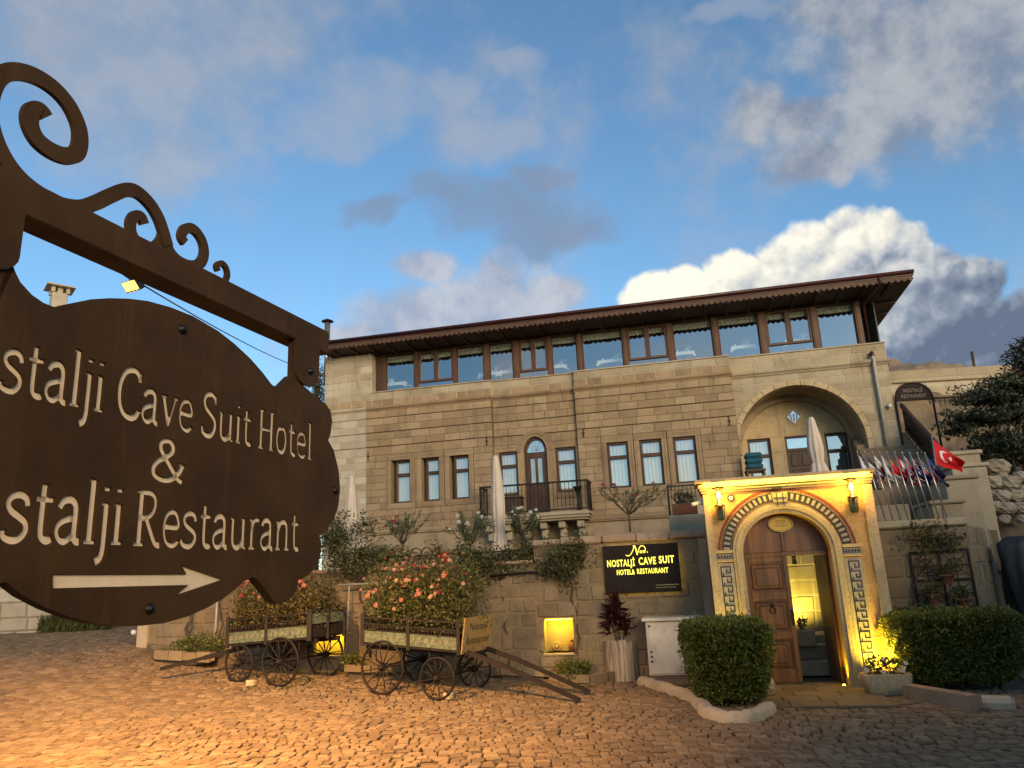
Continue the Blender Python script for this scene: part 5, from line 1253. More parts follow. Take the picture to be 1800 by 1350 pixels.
# --- letter strokes (a condensed serif), baseline 0, capital height 1
def st_(pts, w=0.11, sm=True): return (pts, w, sm)
def serif(x0, x1, y): return st_([(x0, y), (x1, y)], 0.05, False)
GL = {
 's': (0.46, [st_([(.37, .50), (.34, .60), (.22, .655), (.11, .60), (.08, .50), (.14, .41), (.25, .345), (.36, .26), (.37, .14), (.28, .035), (.15, .02), (.05, .07), (.035, .16)], .095)]),
 't': (0.36, [st_([(.15, .84), (.15, .20), (.19, .06), (.27, .03), (.35, .07)], .105), st_([(.02, .615), (.33, .615)], .07, False)]),
 'a': (0.50, [st_([(.07, .50), (.13, .61), (.23, .65), (.33, .59), (.355, .46), (.355, .14), (.39, .035), (.48, .035)], .105), st_([(.35, .38), (.21, .35), (.085, .27), (.06, .14), (.13, .035), (.23, .035), (.35, .15)], .09)]),
 'l': (0.27, [st_([(.135, .02), (.135, .99)], .115, False), serif(.02, .26, .025), serif(.03, .14, .975)]),
 'j': (0.25, [st_([(.14, .64), (.14, .2), (.135, -.08), (.09, -.22), (-.01, -.27)], .11), serif(.03, .14, .625), st_([(.13, .83), (.13, .90)], .12, False)]),
 'i': (0.27, [st_([(.135, .02), (.135, .64)], .115, False), serif(.02, .26, .025), serif(.03, .14, .625), st_([(.13, .83), (.13, .90)], .12, False)]),
 'C': (0.62, [st_([(.555, .76), (.50, .91), (.36, .975), (.20, .90), (.10, .70), (.075, .48), (.11, .24), (.22, .07), (.38, .02), (.51, .08), (.57, .20)], .11), st_([(.565, .74), (.565, .95)], .05, False)]),
 'v': (0.50, [st_([(.08, .63), (.25, .03)], .11, False), st_([(.25, .03), (.42, .63)], .07, False), serif(.0, .18, .63), serif(.34, .5, .63)]),
 'e': (0.47, [st_([(.08, .37), (.39, .37), (.38, .52), (.32, .62), (.23, .65), (.13, .59), (.07, .45), (.065, .28), (.12, .10), (.23, .025), (.34, .04), (.42, .12)], .085)]),
 'S': (0.54, [st_([(.44, .76), (.40, .90), (.27, .97), (.14, .91), (.09, .77), (.15, .62), (.28, .52), (.42, .40), (.45, .23), (.36, .06), (.21, .02), (.08, .08), (.05, .22)], .105), st_([(.46, .74), (.46, .95)], .045, False), st_([(.04, .04), (.04, .24)], .045, False)]),
 'u': (0.56, [st_([(.11, .63), (.11, .20), (.16, .06), (.26, .025), (.36, .09), (.42, .2)], .105), st_([(.425, .64), (.425, .02)], .11, False), serif(.01, .12, .625), serif(.33, .43, .625), serif(.42, .54, .025)]),
 'H': (0.70, [st_([(.15, .02), (.15, .97)], .115, False), st_([(.54, .02), (.54, .97)], .115, False), st_([(.15, .5), (.54, .5)], .07, False), serif(.03, .27, .025), serif(.42, .66, .025), serif(.03, .27, .96), serif(.42, .66, .96)]),
 'o': (0.50, [st_([(.245, .65), (.12, .58), (.07, .34), (.12, .10), (.245, .025), (.37, .10), (.42, .34), (.37, .58), (.247, .65)], .10)]),
 'R': (0.66, [st_([(.16, .02), (.16, .97)], .115, False), st_([(.15, .955), (.34, .955), (.46, .87), (.475, .70), (.40, .56), (.28, .50), (.16, .50)], .085), st_([(.29, .50), (.48, .12), (.56, .03), (.66, .03)], .10), serif(.03, .28, .025), serif(.03, .17, .96)]),
 'r': (0.40, [st_([(.14, .02), (.14, .64)], .11, False), st_([(.15, .40), (.20, .57), (.29, .64), (.39, .60)], .085), serif(.02, .27, .025), serif(.03, .14, .625)]),
 'n': (0.58, [st_([(.13, .02), (.13, .64)], .11, False), st_([(.14, .42), (.21, .59), (.32, .645), (.42, .57), (.44, .42), (.44, .02)], .105), serif(.02, .25, .025), serif(.34, .56, .025), serif(.03, .13, .625)]),
 'N': (0.74, [st_([(.14, .02), (.14, .97)], .08, False), st_([(.14, .95), (.58, .05)], .12, False), st_([(.58, .02), (.58, .97)], .08, False), serif(.02, .26, .025), serif(.46, .70, .96), serif(.02, .16, .96)]),
 '&': (0.80, [st_([(.74, .44), (.66, .24), (.50, .07), (.30, .02), (.12, .10), (.08, .27), (.18, .45), (.36, .58), (.48, .72), (.46, .88), (.34, .96), (.22, .88), (.22, .72), (.34, .52), (.54, .22), (.66, .06), (.76, .03)], .105), st_([(.62, .44), (.78, .44)], .05, False)]),
}
def stroke_poly(pts, w, smooth):
    P = catmull(pts, 5) if smooth and len(pts) > 2 else [tuple(p) for p in pts]
    L_, R_ = [], []
    for i, p in enumerate(P):
        a = np.array(P[max(i - 1, 0)]); c = np.array(P[min(i + 1, len(P) - 1)]); t = c - a; t /= max(np.hypot(*t), 1e-6)
        n_ = np.array([-t[1], t[0]]) * w * 0.6; L_.append(tuple(np.array(p) + n_)); R_.append(tuple(np.array(p) - n_))
    return L_, R_
def glyph_mesh(mb, ch, u0, z0, su, sz, w0, w1):
    for pts, w, smo in GL[ch][1]:
        L_, R_ = stroke_poly(pts, w, smo); n_ = len(L_)
        f = lambda p, ww: (u0 + p[0] * su, ww, z0 + p[1] * sz)
        V_ = [f(p, w0) for p in L_] + [f(p, w0) for p in R_] + [f(p, w1) for p in L_] + [f(p, w1) for p in R_]
        F = []
        for i in range(n_ - 1):
            F += [(i, i + 1, n_ + i + 1, n_ + i), (2 * n_ + i, 3 * n_ + i, 3 * n_ + i + 1, 2 * n_ + i + 1), (i, 2 * n_ + i, 2 * n_ + i + 1, i + 1), (n_ + i, n_ + i + 1, 3 * n_ + i + 1, 3 * n_ + i)]
        F += [(0, n_, 3 * n_, 2 * n_), (n_ - 1, 3 * n_ - 1, 4 * n_ - 1, 2 * n_ - 1)]
        mb.add(V_, F)
LET = []
def word(txt, ua, ub, z0, h):
    tot = sum(GL[c][0] for c in txt); su = (ub - ua) / tot; x = ua
    for c in txt:
        LET.append((c, x, z0, su, h)); x += GL[c][0] * su
word('stalji', -1.045, -0.795, 2.302, 0.128); word('Cave', -0.765, -0.517, 2.302, 0.122); word('Suit', -0.491, -0.285, 2.301, 0.121); word('Hotel', -0.262, 0.018, 2.300, 0.121)
word('No', -1.16, -1.05, 2.302, 0.122)
word('stalji', -1.003, -0.712, 2.012, 0.140); word('No', -1.13, -1.01, 2.012, 0.134); word('Restaurant', -0.688, -0.04, 2.011, 0.130)
word('&', -0.650, -0.535, 2.168, 0.105)
ARW = [sg(*p) for p in ((93, 1010), (328, 1009), (319, 994), (392, 1019), (309, 1047), (331, 1028), (93, 1034))]
cut = MB(SG)
for (c, x, z0, su, h) in LET: glyph_mesh(cut, c, x, z0, su, h, -0.0072, 0.01)
cut.prism(ARW, -0.0072, 0.01)
cutter = cut.build('cutter', M['sign_letter'])
import bmesh
bm = bmesh.new(); bm.from_mesh(cutter.data); bmesh.ops.recalc_face_normals(bm, faces=bm.faces); bm.to_mesh(cutter.data); bm.free()
bm = bmesh.new(); bm.from_mesh(plate.data); bmesh.ops.triangulate(bm, faces=[f for f in bm.faces if len(f.verts) > 4], ngon_method='EAR_CLIP'); bmesh.ops.recalc_face_normals(bm, faces=bm.faces); bm.to_mesh(plate.data); bm.free()
md = plate.modifiers.new('cut', 'BOOLEAN'); md.object = cutter; md.operation = 'DIFFERENCE'; md.solver = 'EXACT'; md.use_self = True
try: md.material_mode = 'INDEX'
except Exception: pass
dg = bpy.context.evaluated_depsgraph_get(); dg.update()
nm_ = bpy.data.meshes.new_from_object(plate.evaluated_get(dg))
plate.modifiers.clear()
if len(nm_.vertices) > 200:
    old = plate.data; plate.data = nm_
    nm_.materials.clear(); nm_.materials.append(M['sign_metal'])
    nm_.polygons.foreach_set('material_index', [0] * len(nm_.polygons))
bpy.data.objects.remove(cutter)
# the pale sheet seen through the cut-outs, one inlay for each letter
for (c, x, z0, su, h) in LET:
    b = MB(SG); glyph_mesh(b, c, x - su * 0.01, z0 - h * 0.01, su * 1.02, h * 1.02, -0.0085, -0.0068); b.build('letter', M['sign_letter'], sgn)
b = MB(SG); b.prism(ARW, -0.0085, -0.0068); b.build('arrow', M['sign_letter'], sgn)
# bracket beam, hanger straps, studs
bz1, bz0 = 2.763, 2.680
b = MB(SG); b.cbox(-1.95, 0.10, -0.075, 0.0, bz0, bz1, 0.004); b.build('beam', M['sign_metal'], sgn)
for ua, ub, za in ((-0.102, 0.028, 2.55), (-1.172, -1.042, 2.55)):
    uc = (ua + ub) / 2
    b = MB(SG); hw_ = (ub - ua) / 2
    b.prism([(ua, bz0 - 0.001), (ua, za + 0.055)] + [(uc + hw_ * math.cos(math.pi + math.pi * i / 12), za + 0.03 + 0.045 * math.sin(math.pi + math.pi * i / 12)) for i in range(13)] + [(ub, za + 0.055), (ub, bz0 - 0.001)], 0.001, 0.009); b.build('hanger_strap', M['sign_metal'], sgn)
    b = MB(SG); b.box(ua + 0.01, ub - 0.01, -0.03, 0.0005, za, bz0 - 0.001); b.build('hanger_tab', M['sign_metal'], sgn)
for (px, py) in ((541, 653), (320, 579), (589, 862), (262, 1070)):
    u, z = sg(px, py); r_ = 0.0105
    b = MB(SG)
    n_ = 14; pr = [(r_ * 1.25, 0.0), (r_ * 1.25, 0.003), (r_, 0.004), (r_ * 0.9, 0.009), (r_ * 0.45, 0.013), (0.001, 0.0135)]
    w0 = 0.009 if py == 653 else 0.0
    b.add([(u + q[0] * math.cos(2 * math.pi * k / n_), w0 + q[1], z + q[0] * math.sin(2 * math.pi * k / n_)) for q in pr for k in range(n_)], [(j * n_ + k, j * n_ + (k + 1) % n_, (j + 1) * n_ + (k + 1) % n_, (j + 1) * n_ + k) for j in range(len(pr) - 1) for k in range(n_)], True)
    b.build('stud', M['iron'], sgn)
# scrollwork above the beam
def cr(x, y): return sg(x / 2.5, 80 + y / 2.5)
SCN = [0]
def scroll(name, pts, w0, w1, tip=0.0):
    SCN[0] += 1; dw = -0.0022 * SCN[0]
    P = catmull([cr(*p) for p in pts], 8); n_ = len(P); L_, R_ = [], []
    for i, p in enumerate(P):
        a = np.array(P[max(i - 1, 0)]); c = np.array(P[min(i + 1, n_ - 1)]); t = (c - a) / max(np.hypot(*(c - a)), 1e-6)
        k = i / (n_ - 1); w = w0 + (w1 - w0) * k
        q = np.array([-t[1], t[0]]) * w / 2; L_.append(tuple(np.array(p) + q)); R_.append(tuple(np.array(p) - q))
    b = MB(SG)
    for i in range(n_ - 1):
        pass
    V_ = [(p[0], -0.042 + dw, p[1]) for p in L_] + [(p[0], -0.042 + dw, p[1]) for p in R_] + [(p[0], -0.030 + dw, p[1]) for p in L_] + [(p[0], -0.030 + dw, p[1]) for p in R_]
    F = []
    for i in range(n_ - 1):
        F += [(i, i + 1, n_ + i + 1, n_ + i), (2 * n_ + i, 3 * n_ + i, 3 * n_ + i + 1, 2 * n_ + i + 1), (i, 2 * n_ + i, 2 * n_ + i + 1, i + 1), (n_ + i, n_ + i + 1, 3 * n_ + i + 1, 3 * n_ + i)]
    F += [(0, n_, 3 * n_, 2 * n_), (n_ - 1, 3 * n_ - 1, 4 * n_ - 1, 2 * n_ - 1)]
    b.add(V_, F); b.build(name, M['sign_metal'], sgn)
scroll('scroll', [(252, 300), (232, 272), (200, 270), (184, 300), (192, 350), (225, 405), (285, 450), (345, 470), (390, 455), (405, 400), (395, 330), (355, 245), (290, 170), (205, 115), (120, 95), (55, 115), (20, 175), (8, 250), (15, 330), (45, 420), (95, 510), (160, 585), (240, 645), (320, 685), (400, 698), (470, 678), (540, 645), (600, 622), (650, 630), (705, 680), (745, 745), (768, 810), (785, 870)], 0.040, 0.034)
scroll('scroll', [(780, 850), (800, 900), (840, 940), (890, 958), (930, 945), (946, 905), (940, 855), (915, 810), (885, 790), (858, 800), (848, 830), (862, 855)], 0.032, 0.026)
scroll('scroll', [(690, 772), (676, 740), (650, 735), (632, 760), (632, 800), (650, 840), (690, 872), (735, 872), (765, 840), (775, 790)], 0.026, 0.030)
scroll('scroll', [(935, 988), (970, 1010), (1010, 1036), (1038, 1030), (1052, 1000), (1046, 965), (1025, 945), (1006, 958), (1012, 980)], 0.015, 0.016)
b = MB(SG); b.tube([(-1.95, -0.04, -0.1), (-1.95, -0.04, 3.1)], 0.05, 14); b.build('post', M['sign_metal'], sgn)

# ================================================================== PLANT HELPERS
def rot_basis(d):
    d = d / np.linalg.norm(d, axis=1, keepdims=True)
    a = np.cross(d, RNG.normal(size=d.shape)); a /= np.linalg.norm(a, axis=1, keepdims=True) + 1e-9
    return d, a
def leaf_mesh(name, pts, axis, size, aspect, mat, parent, kind=None, fold=0.25):
    """diamond leaves folded along the midrib; axis = direction each leaf points"""
    n = len(pts); ax, sd = rot_basis(np.asarray(axis, float)); nr = np.cross(ax, sd)
    L = (size * RNG.uniform(0.65, 1.35, n))[:, None]; Wd = L * aspect
    p = np.asarray(pts, float)
    V = np.stack([p - ax * L * 0.5, p + sd * Wd * 0.5 + nr * Wd * fold, p + ax * L * 0.5 - nr * L * 0.12, p - sd * Wd * 0.5 + nr * Wd * fold], 1).reshape(-1, 3)
    me = bpy.data.meshes.new(name)
    me.vertices.add(4 * n); me.vertices.foreach_set('co', V.ravel())
    idx = np.arange(n)[:, None] * 4
    tri = np.concatenate([idx + np.array([[0, 1, 2]]), idx + np.array([[0, 2, 3]])], 1).reshape(-1, 3)
    me.loops.add(tri.size); me.loops.foreach_set('vertex_index', tri.ravel())
    me.polygons.add(len(tri)); me.polygons.foreach_set('loop_start', np.arange(0, tri.size, 3)); me.polygons.foreach_set('loop_total', np.full(len(tri), 3))
    me.materials.append(mat); me.update(calc_edges=True); me.validate()
    return mo(name, me, parent, kind)
def cloud_pts(c, r, n, shell=0.45, lump=0.25, seed=0):
    """points through a lumpy ellipsoid, denser towards the skin"""
    rg = np.random.default_rng(seed + 11)
    d = rg.normal(size=(n, 3)); d /= np.linalg.norm(d, axis=1, keepdims=True)
    k = rg.uniform(-3, 3, (5, 3)) * 1.6; ph = rg.uniform(0, 6, 5)
    f = 1 + lump * sum(np.sin(d @ k[i] + ph[i]) for i in range(5)) / 2.2
    rad = (shell + (1 - shell) * rg.uniform(0, 1, n) ** 0.6) * f
    return np.array(c) + d * rad[:, None] * np.array(r), d
def rosette(name, mat, r, rows=((6, 1.0, 0.2), (5, 0.7, 0.6), (3, 0.4, 0.9))):
    v, f = [], []
    for (k, rr, up) in rows:
        for i in range(k):
            a = 2 * math.pi * (i + rr) / k; b0 = len(v)
            ca, sa = math.cos(a), math.sin(a); pa = (-sa, ca)
            v += [(ca * r * 0.12, sa * r * 0.12, r * up * 0.25), (ca * r * rr * 0.7 + pa[0] * r * 0.38, sa * r * rr * 0.7 + pa[1] * r * 0.38, r * up * 0.6), (ca * r * rr, sa * r * rr, r * up * 0.75), (ca * r * rr * 0.7 - pa[0] * r * 0.38, sa * r * rr * 0.7 - pa[1] * r * 0.38, r * up * 0.6)]
            f += [(b0, b0 + 1, b0 + 2), (b0, b0 + 2, b0 + 3)]
    me = bpy.data.meshes.new(name); me.from_pydata(v, [], f); me.materials.append(mat); me.update(); return me
BLO = {k: [rosette('blossom', M['petal_' + k], 1.0), rosette('blossom', M['petal_' + k], 1.0, ((7, 1.0, 0.1), (6, 0.75, 0.55), (4, 0.45, 0.95)))] for k in ('orange', 'pink', 'peach', 'red', 'white', 'rose')}
def blossoms(parent, pts, dirs, kinds, r):
    for p, d in zip(pts, dirs):
        d = Vector(d) + Vector((0, -0.35, 0.35)); q = d.to_track_quat('Z', 'Y').to_matrix().to_4x4()
        s = r * random.uniform(0.7, 1.25)
        mw = Matrix.Translation(Vector(p)) @ q @ Matrix.Rotation(random.uniform(0, 6), 4, 'Z') @ Matrix.Scale(s, 4)
        mo('blossom', random.choice(BLO[random.choice(kinds)]), parent, mw=mw)
def stem(parent, name, pts, r0, r1, mat='bark', n=7):
    b = MB(); m = len(pts); b.tube([tuple(p) for p in pts], [r0 + (r1 - r0) * i / (m - 1) for i in range(m)], n); return b.build(name, M[mat], parent)
def wig(a, b_, n=6, amp=0.05, seed=1):
    rg = np.random.default_rng(seed); a, b_ = Vector(a), Vector(b_); out = []
    for i in range(n + 1):
        t = i / n; o = Vector(rg.normal(size=3)) * amp * math.sin(math.pi * t) ** 0.5 if 0 < i < n else Vector((0, 0, 0))
        out.append(tuple(a.lerp(b_, t) + o))
    return out
def branches(parent, base, tips, r=0.012, seed=0, mat='bark', name='branch'):
    b = MB()
    for i, t in enumerate(tips):
        b.tube(wig(base, t, 4, 0.03, seed + i), [r, r * 0.85, r * 0.7, r * 0.5, r * 0.35], 5)
    return b.build(name, M[mat], parent)

# ================================================================== THE TWO FLOWER WAGONS
class TiltFr:
    def __init__(s, o, yaw, tilt): s.f = Fr(o.x, o.y, yaw); s.t = tilt; s.o = s.f.o; s.U = s.f.U; s.N = s.f.N
    def P(s, u, w, z): return s.f.P(u, w, z + u * s.t)
def wheel(par, fr, u, w, D, z0, nsp=12, tilt=0.0):
    r = D / 2; zc = z0 + r
    b = MB(fr); n_, m_ = 36, 6
    V_ = []
    for i in range(n_):
        a = 2 * math.pi * i / n_
        for k in range(m_):
            c = 2 * math.pi * k / m_; rr = r - 0.022 + 0.022 * math.cos(c)
            V_.append((u + rr * math.cos(a), w + 0.024 * math.sin(c), zc + rr * math.sin(a)))
    b.add(V_, [(i * m_ + k, i * m_ + (k + 1) % m_, ((i + 1) % n_) * m_ + (k + 1) % m_, ((i + 1) % n_) * m_ + k) for i in range(n_) for k in range(m_)], True)
    o = b.build('wheel', M['iron_rust'], par)
    b = MB(fr)
    b.add([(u + q * math.cos(2 * math.pi * k / 14), w + e, zc + q * math.sin(2 * math.pi * k / 14)) for e, q in ((-0.09, 0.035), (-0.06, 0.055), (0.04, 0.055), (0.06, 0.04), (0.09, 0.03)) for k in range(14)],
          [(j * 14 + k, j * 14 + (k + 1) % 14, (j + 1) * 14 + (k + 1) % 14, (j + 1) * 14 + k) for j in range(4) for k in range(14)] + [tuple(range(56, 70))], True)
    b.build('hub', M['iron_rust'], o)
    for k in range(nsp):
        a = 2 * math.pi * (k + 0.3) / nsp
        b = MB(fr); b.tube([(u + 0.045 * math.cos(a), w, zc + 0.045 * math.sin(a)), (u + (r - 0.04) * math.cos(a), w, zc + (r - 0.04) * math.sin(a))], [0.012, 0.009], 5); b.build('spoke', M['wood_cart'], o)
    return o
def wagon(name, label, fr, wheels, box, endboard, group='flower wagons by the garden wall'):
    """fr: u along the near side, w towards the street. wheels: (u, D, z0). box: u0,u1,zb0,zb1,zt0,zt1 at the near side"""
    t = thing(name, label, 'wagon', fr.P((box[0] + box[1]) / 2, -0.6, 0.1), group)
    u0, u1, zb0, zb1, zt0, zt1 = box; wn, wf = -0.14, -1.14
    def zl(u, a, c): return a + (c - a) * (u - u0) / (u1 - u0)
    def zb(u): return zl(u, zb0, zb1)
    def zt(u): return zl(u, zt0, zt1)
    um = (u0 + u1) / 2 - 0.02
    for (u, D, z0) in wheels:
        wheel(t, fr, u, 0.0, D, z0, 12); wheel(t, fr, u, wf - 0.14, D, z0, 12)
        b = MB(fr); b.tube([(u, 0.03, z0 + D / 2), (u, wf - 0.17, z0 + D / 2)], 0.024, 8); b.build('axle', M['iron_rust'], t)
        for w in (wn - 0.05, wf + 0.05):
            b = MB(fr); b.tube([(u - 0.26 + 0.52 * i / 10, w, z0 + D / 2 + 0.035 + 0.06 * (abs(i - 5) / 5) ** 2) for i in range(11)], 0.014, 5)
            b.tube([(u - 0.26, w, z0 + D / 2 + 0.095), (u - 0.26, w, zb(u) - 0.02)], 0.012, 5); b.tube([(u + 0.26, w, z0 + D / 2 + 0.095), (u + 0.26, w, zb(u) - 0.02)], 0.012, 5); b.build('spring', M['iron_rust'], t)
    # floor and chassis beams
    b = MB(fr); b.add([(u, w, zb(u) + dz) for dz in (-0.03, 0.0) for u, w in ((u0, wn), (u1, wn), (u1, wf), (u0, wf))], [(0, 1, 2, 3), (4, 7, 6, 5), (0, 4, 5, 1), (1, 5, 6, 2), (2, 6, 7, 3), (3, 7, 4, 0)]); b.build('floor', M['wood_cart'], t)
    for w in (-0.32, -0.96):
        b = MB(fr); b.bar((u0 - 0.05, w, zb(u0) - 0.075), (u1 + 0.05, w, zb(u1) - 0.075), 0.06, 0.08); b.build('chassis_beam', M['wood_cart'], t)
    gh = 0.205
    for w, sgn_ in ((wn, 1), (wf, -1)):
        # long sides: painted lower boards, spindle gallery, rails, posts
        for a, c_ in ((u0 + 0.03, um - 0.03), (um + 0.03, u1 - 0.03)):
            b = MB(fr); q = [(a, zb(a) + 0.01), (c_, zb(c_) + 0.01), (c_, zb(c_) + gh), (a, zb(a) + gh)]
            b.prism(q, w - 0.012, w + 0.012); sb = b.build('side_board', M['wood_green'], t)
            b = MB(fr)
            n_ = 7
            for k in range(n_):     # faint painted scrolls, slightly raised
                cu = a + (c_ - a) * (k + 0.5) / n_; cz = zb(cu) + gh * 0.5; e = w + sgn_ * 0.0135
                b.tube([(cu + 0.045 * math.cos(x) * (1 - 0.09 * i), e, cz + 0.04 * math.sin(x) * (1 - 0.09 * i)) for i, x in enumerate(np.linspace(0.5, 7.5, 9))], 0.0045, 4)
            b.build('painted_scroll', M['tile_pale'], sb)
            for z_ in (gh + 0.012, gh + 0.115):
                b = MB(fr); b.bar((a - 0.02, w, zb(a) + z_), (c_ + 0.02, w, zb(c_) + z_), 0.03, 0.022); b.build('rail', M['wood_cart'], t)
            ns = max(8, int((c_ - a) / 0.062))
            for k in range(ns):
                uu = a + (c_ - a) * (k + 0.5) / ns; z_ = zb(uu) + gh + 0.02
                b = MB(fr); b.tube([(uu, w, z_), (uu, w, z_ + 0.03), (uu, w, z_ + 0.05), (uu, w, z_ + 0.07), (uu, w, z_ + 0.095)], [0.008, 0.017, 0.009, 0.017, 0.008], 5); b.build('spindle', M['wood_cart'], t)
            b = MB(fr); b.bar((a - 0.03, w, zt(a) - 0.01), (c_ + 0.03, w, zt(c_) - 0.01), 0.04, 0.035); b.build('top_rail', M['wood_cart'], t)
        for uu in (u0, um, u1):
            b = MB(fr); b.bar((uu, w + sgn_ * 0.015, zb(uu) - 0.06), (uu, w + sgn_ * 0.015, zt(uu) + 0.05), 0.055, 0.05); b.build('post', M['wood_cart'], t)
    for uu, kind in ((u0, endboard[0]), (u1, endboard[1])):
        s_ = -1 if uu == u0 else 1
        if kind == 'ochre':
            lean = 0.09 * s_
            b = MB(fr); z0_, z1_ = zb(uu) - 0.05, zt(uu) + 0.06; ue = uu + s_ * 0.04
            b.add([(ue + d + e * lean, w, z) for d in (0, 0.022 * s_) for (e, w, z) in ((0, wn + 0.02, z0_), (0, wf - 0.02, z0_), (1, wf - 0.02, z1_), (1, wn + 0.02, z1_))], [(0, 1, 2, 3), (4, 7, 6, 5), (0, 4, 5, 1), (1, 5, 6, 2), (2, 6, 7, 3), (3, 7, 4, 0)])
            eb = b.build('end_board', M['wood_ochre'], t)
            t['_eb'] = [ue + 0.022 * s_, lean, z0_, z1_, wn, wf]
        else:
            for z_, h_, m_ in ((zb(uu) + 0.0, 0.19, 'wood_cart' if kind == 'plain' else 'wood_green'), (zb(uu) + 0.225, 0.19, 'wood_green' if kind == 'plain' else 'wood_cart')):
                b = MB(fr); b.box(uu + s_ * 0.012 - 0.012, uu + s_ * 0.012 + 0.012, wf + 0.03, wn - 0.03, z_, z_ + h_); b.build('end_board', M[m_], t)
            for w in (wf, (wn + wf) / 2, wn):
                b = MB(fr); b.bar((uu + s_ * 0.03, w, zb(uu) - 0.06), (uu + s_ * 0.03, w, zt(uu) + 0.06), 0.045, 0.05); b.build('post', M['wood_cart'], t)
            b = MB(fr); b.bar((uu + s_ * 0.01, wf, zt(uu)), (uu + s_ * 0.01, wn, zt(uu)), 0.04, 0.035); b.build('top_rail', M['wood_cart'], t)
    b = MB(fr); b.add([(u, w, zl(u, zb0, zb1) + 0.26) for u, w in ((u0 + .02, wn - .02), (u1 - .02, wn - .02), (u1 - .02, wf + .02), (u0 + .02, wf + .02))], [(0, 1, 2, 3)]); b.build('soil', M['dirt'], t)
    return t
W2o = ground_at(672, 1222); W2 = Fr(W2o.x, W2o.y, R(-25))
z2a = float(zg(W2o.x, W2o.y)); w2f = W2.P(1.10, 0, 0); z2b = float(zg(w2f.x, w2f.y))
wag2 = wagon('flower_wagon', 'old wooden flower wagon with an ochre end board, right of the two', W2, [(0.0, 0.88, z2a), (1.08, 0.68, z2b)], (-0.50, 1.42, 0.93, 0.78, 1.36, 1.24), ('plain', 'ochre'))
W1o = ground_at(491, 1208); W1 = Fr(W1o.x, W1o.y, R(-24))
z1a = float(zg(W1o.x, W1o.y)); w1f = W1.P(-0.97, 0, 0); z1b = float(zg(w1f.x, w1f.y))
wag1 = wagon('flower_wagon', 'old wooden flower wagon with grey-green side boards, left of the two', W1, [(0.0, 0.86, z1a), (-0.97, 0.68, z1b)], (-1.40, 0.52, 0.92, 1.03, 1.37, 1.46), ('plain', 'plain'))
# draught shafts
for (pa, tip) in (((1.50, -0.30, 0.74), (1020, 1237)), ((1.50, -0.98, 0.74), (1037, 1222))):
    a = W2.P(*pa); g_ = ground_at(*tip); e = Vector((g_.x, g_.y, g_.z + 0.05)); m_ = a.lerp(e, 0.35) + Vector((0, 0, 0.03))
    b = MB(); b.bar(tuple(a), tuple(m_), 0.055, 0.075); b.bar(tuple(m_), tuple(e), 0.05, 0.065); b.build('shaft', M['wood_cart'], wag2)
b = MB(W2); b.tube([(1.50, -0.2, 0.72), (1.53, -0.64, 0.70), (1.50, -1.08, 0.72)], 0.03, 8); b.tube([(1.08, -0.64, z2b + 0.34), (1.5, -0.64, 0.70)], 0.03, 8); b.build('fore_carriage', M['iron_rust'], wag2)
a = W1.P(-1.45, -0.64, 0.82); g_ = at(282, 1176, 14.6)
b = MB(); b.bar(tuple(a), tuple(a.lerp(g_, 0.5) + Vector((0, 0, 0.0))), 0.06, 0.08); b.bar(tuple(a.lerp(g_, 0.5)), tuple(g_), 0.055, 0.06); b.build('shaft', M['wood_cart'], wag1)
# white stone chocks
for (px, py, lab) in ((788, 1229, 'small pale stone chock at the right wagon\'s front wheel'), (441, 1206, 'small pale stone chock at the left wagon\'s small wheel')):
    g_ = ground_at(px, py); f_ = Fr(g_.x, g_.y, R(-18), g_.z); b = MB(f_); b.cbox(-0.085, 0.085, -0.06, 0.06, 0.0, 0.105, 0.018); tag(b.build('stone_chock', M['whitewash']), lab, 'chock', 'wheel chocks')
# flower masses growing in the wagons
def bush(name, label, fr, u0, u1, zb, ztop, mat, n, kinds, nb, seed, dens_top=0.5):
    t = thing(name, label, 'flowers', fr.P((u0 + u1) / 2, -0.64, zb), 'flowers growing in the wagons')
    P_, D_ = [], []
    rg = np.random.default_rng(seed)
    m = 11
    for i in range(m):
        uu = u0 + (u1 - u0) * (i + 0.5) / m; h = (ztop - zb) * (0.80 + 0.28 * math.sin(i * 1.9 + seed) * 0.6 + 0.12 * math.sin(math.pi * (i + .5) / m))
        for w in (-0.35, -0.95):
            c = fr.P(uu + rg.uniform(-.05, .05), w + rg.uniform(-.08, .08), zb + h * 0.52)
            p, d = cloud_pts(tuple(c), (0.25, 0.32, h * 0.56), n // (2 * m), 0.25, 0.32, seed * 50 + i * 2 + (w < -0.5))
            P_.append(p); D_.append(d)
    P_ = np.concatenate(P_); D_ = np.concatenate(D_)
    leaf_mesh('foliage', P_, D_ + RNG.normal(size=D_.shape) * 0.7 + np.array([0, 0, 0.35]), 0.055, 0.5, mat, t)
    b = MB()
    for k in range(26):
        uu = u0 + (u1 - u0) * rg.uniform(0.05, 0.95); w = rg.uniform(-1.0, -0.3); a_ = fr.P(uu, w, zb - 0.1); e_ = fr.P(uu + rg.uniform(-.12, .12), w + rg.uniform(-.1, .1), zb + (ztop - zb) * rg.uniform(0.6, 0.98))
        b.tube(wig(a_, e_, 3, 0.02, k), 0.006, 4)
    b.build('stems', M['bark'], t)
    wgt = (P_[:, 2] - zb) / (ztop - zb) - 0.35 * ((P_[:, :2] - np.array([W2.P(0.4, -0.64, 0).x, 0])) * 0)[:, 0]
    fw = (P_ - np.array(fr.P(0, -0.6, 0))) @ np.array(fr.N)
    sc = wgt * 1.0 + fw * 0.5 + rg.uniform(0, 1.0, len(P_))
    sel = np.argsort(-sc)[:nb * 6]; sel = rg.choice(sel, nb, replace=False)
    blossoms(t, P_[sel] + D_[sel] * 0.03, D_[sel], kinds, 0.036)
    return t
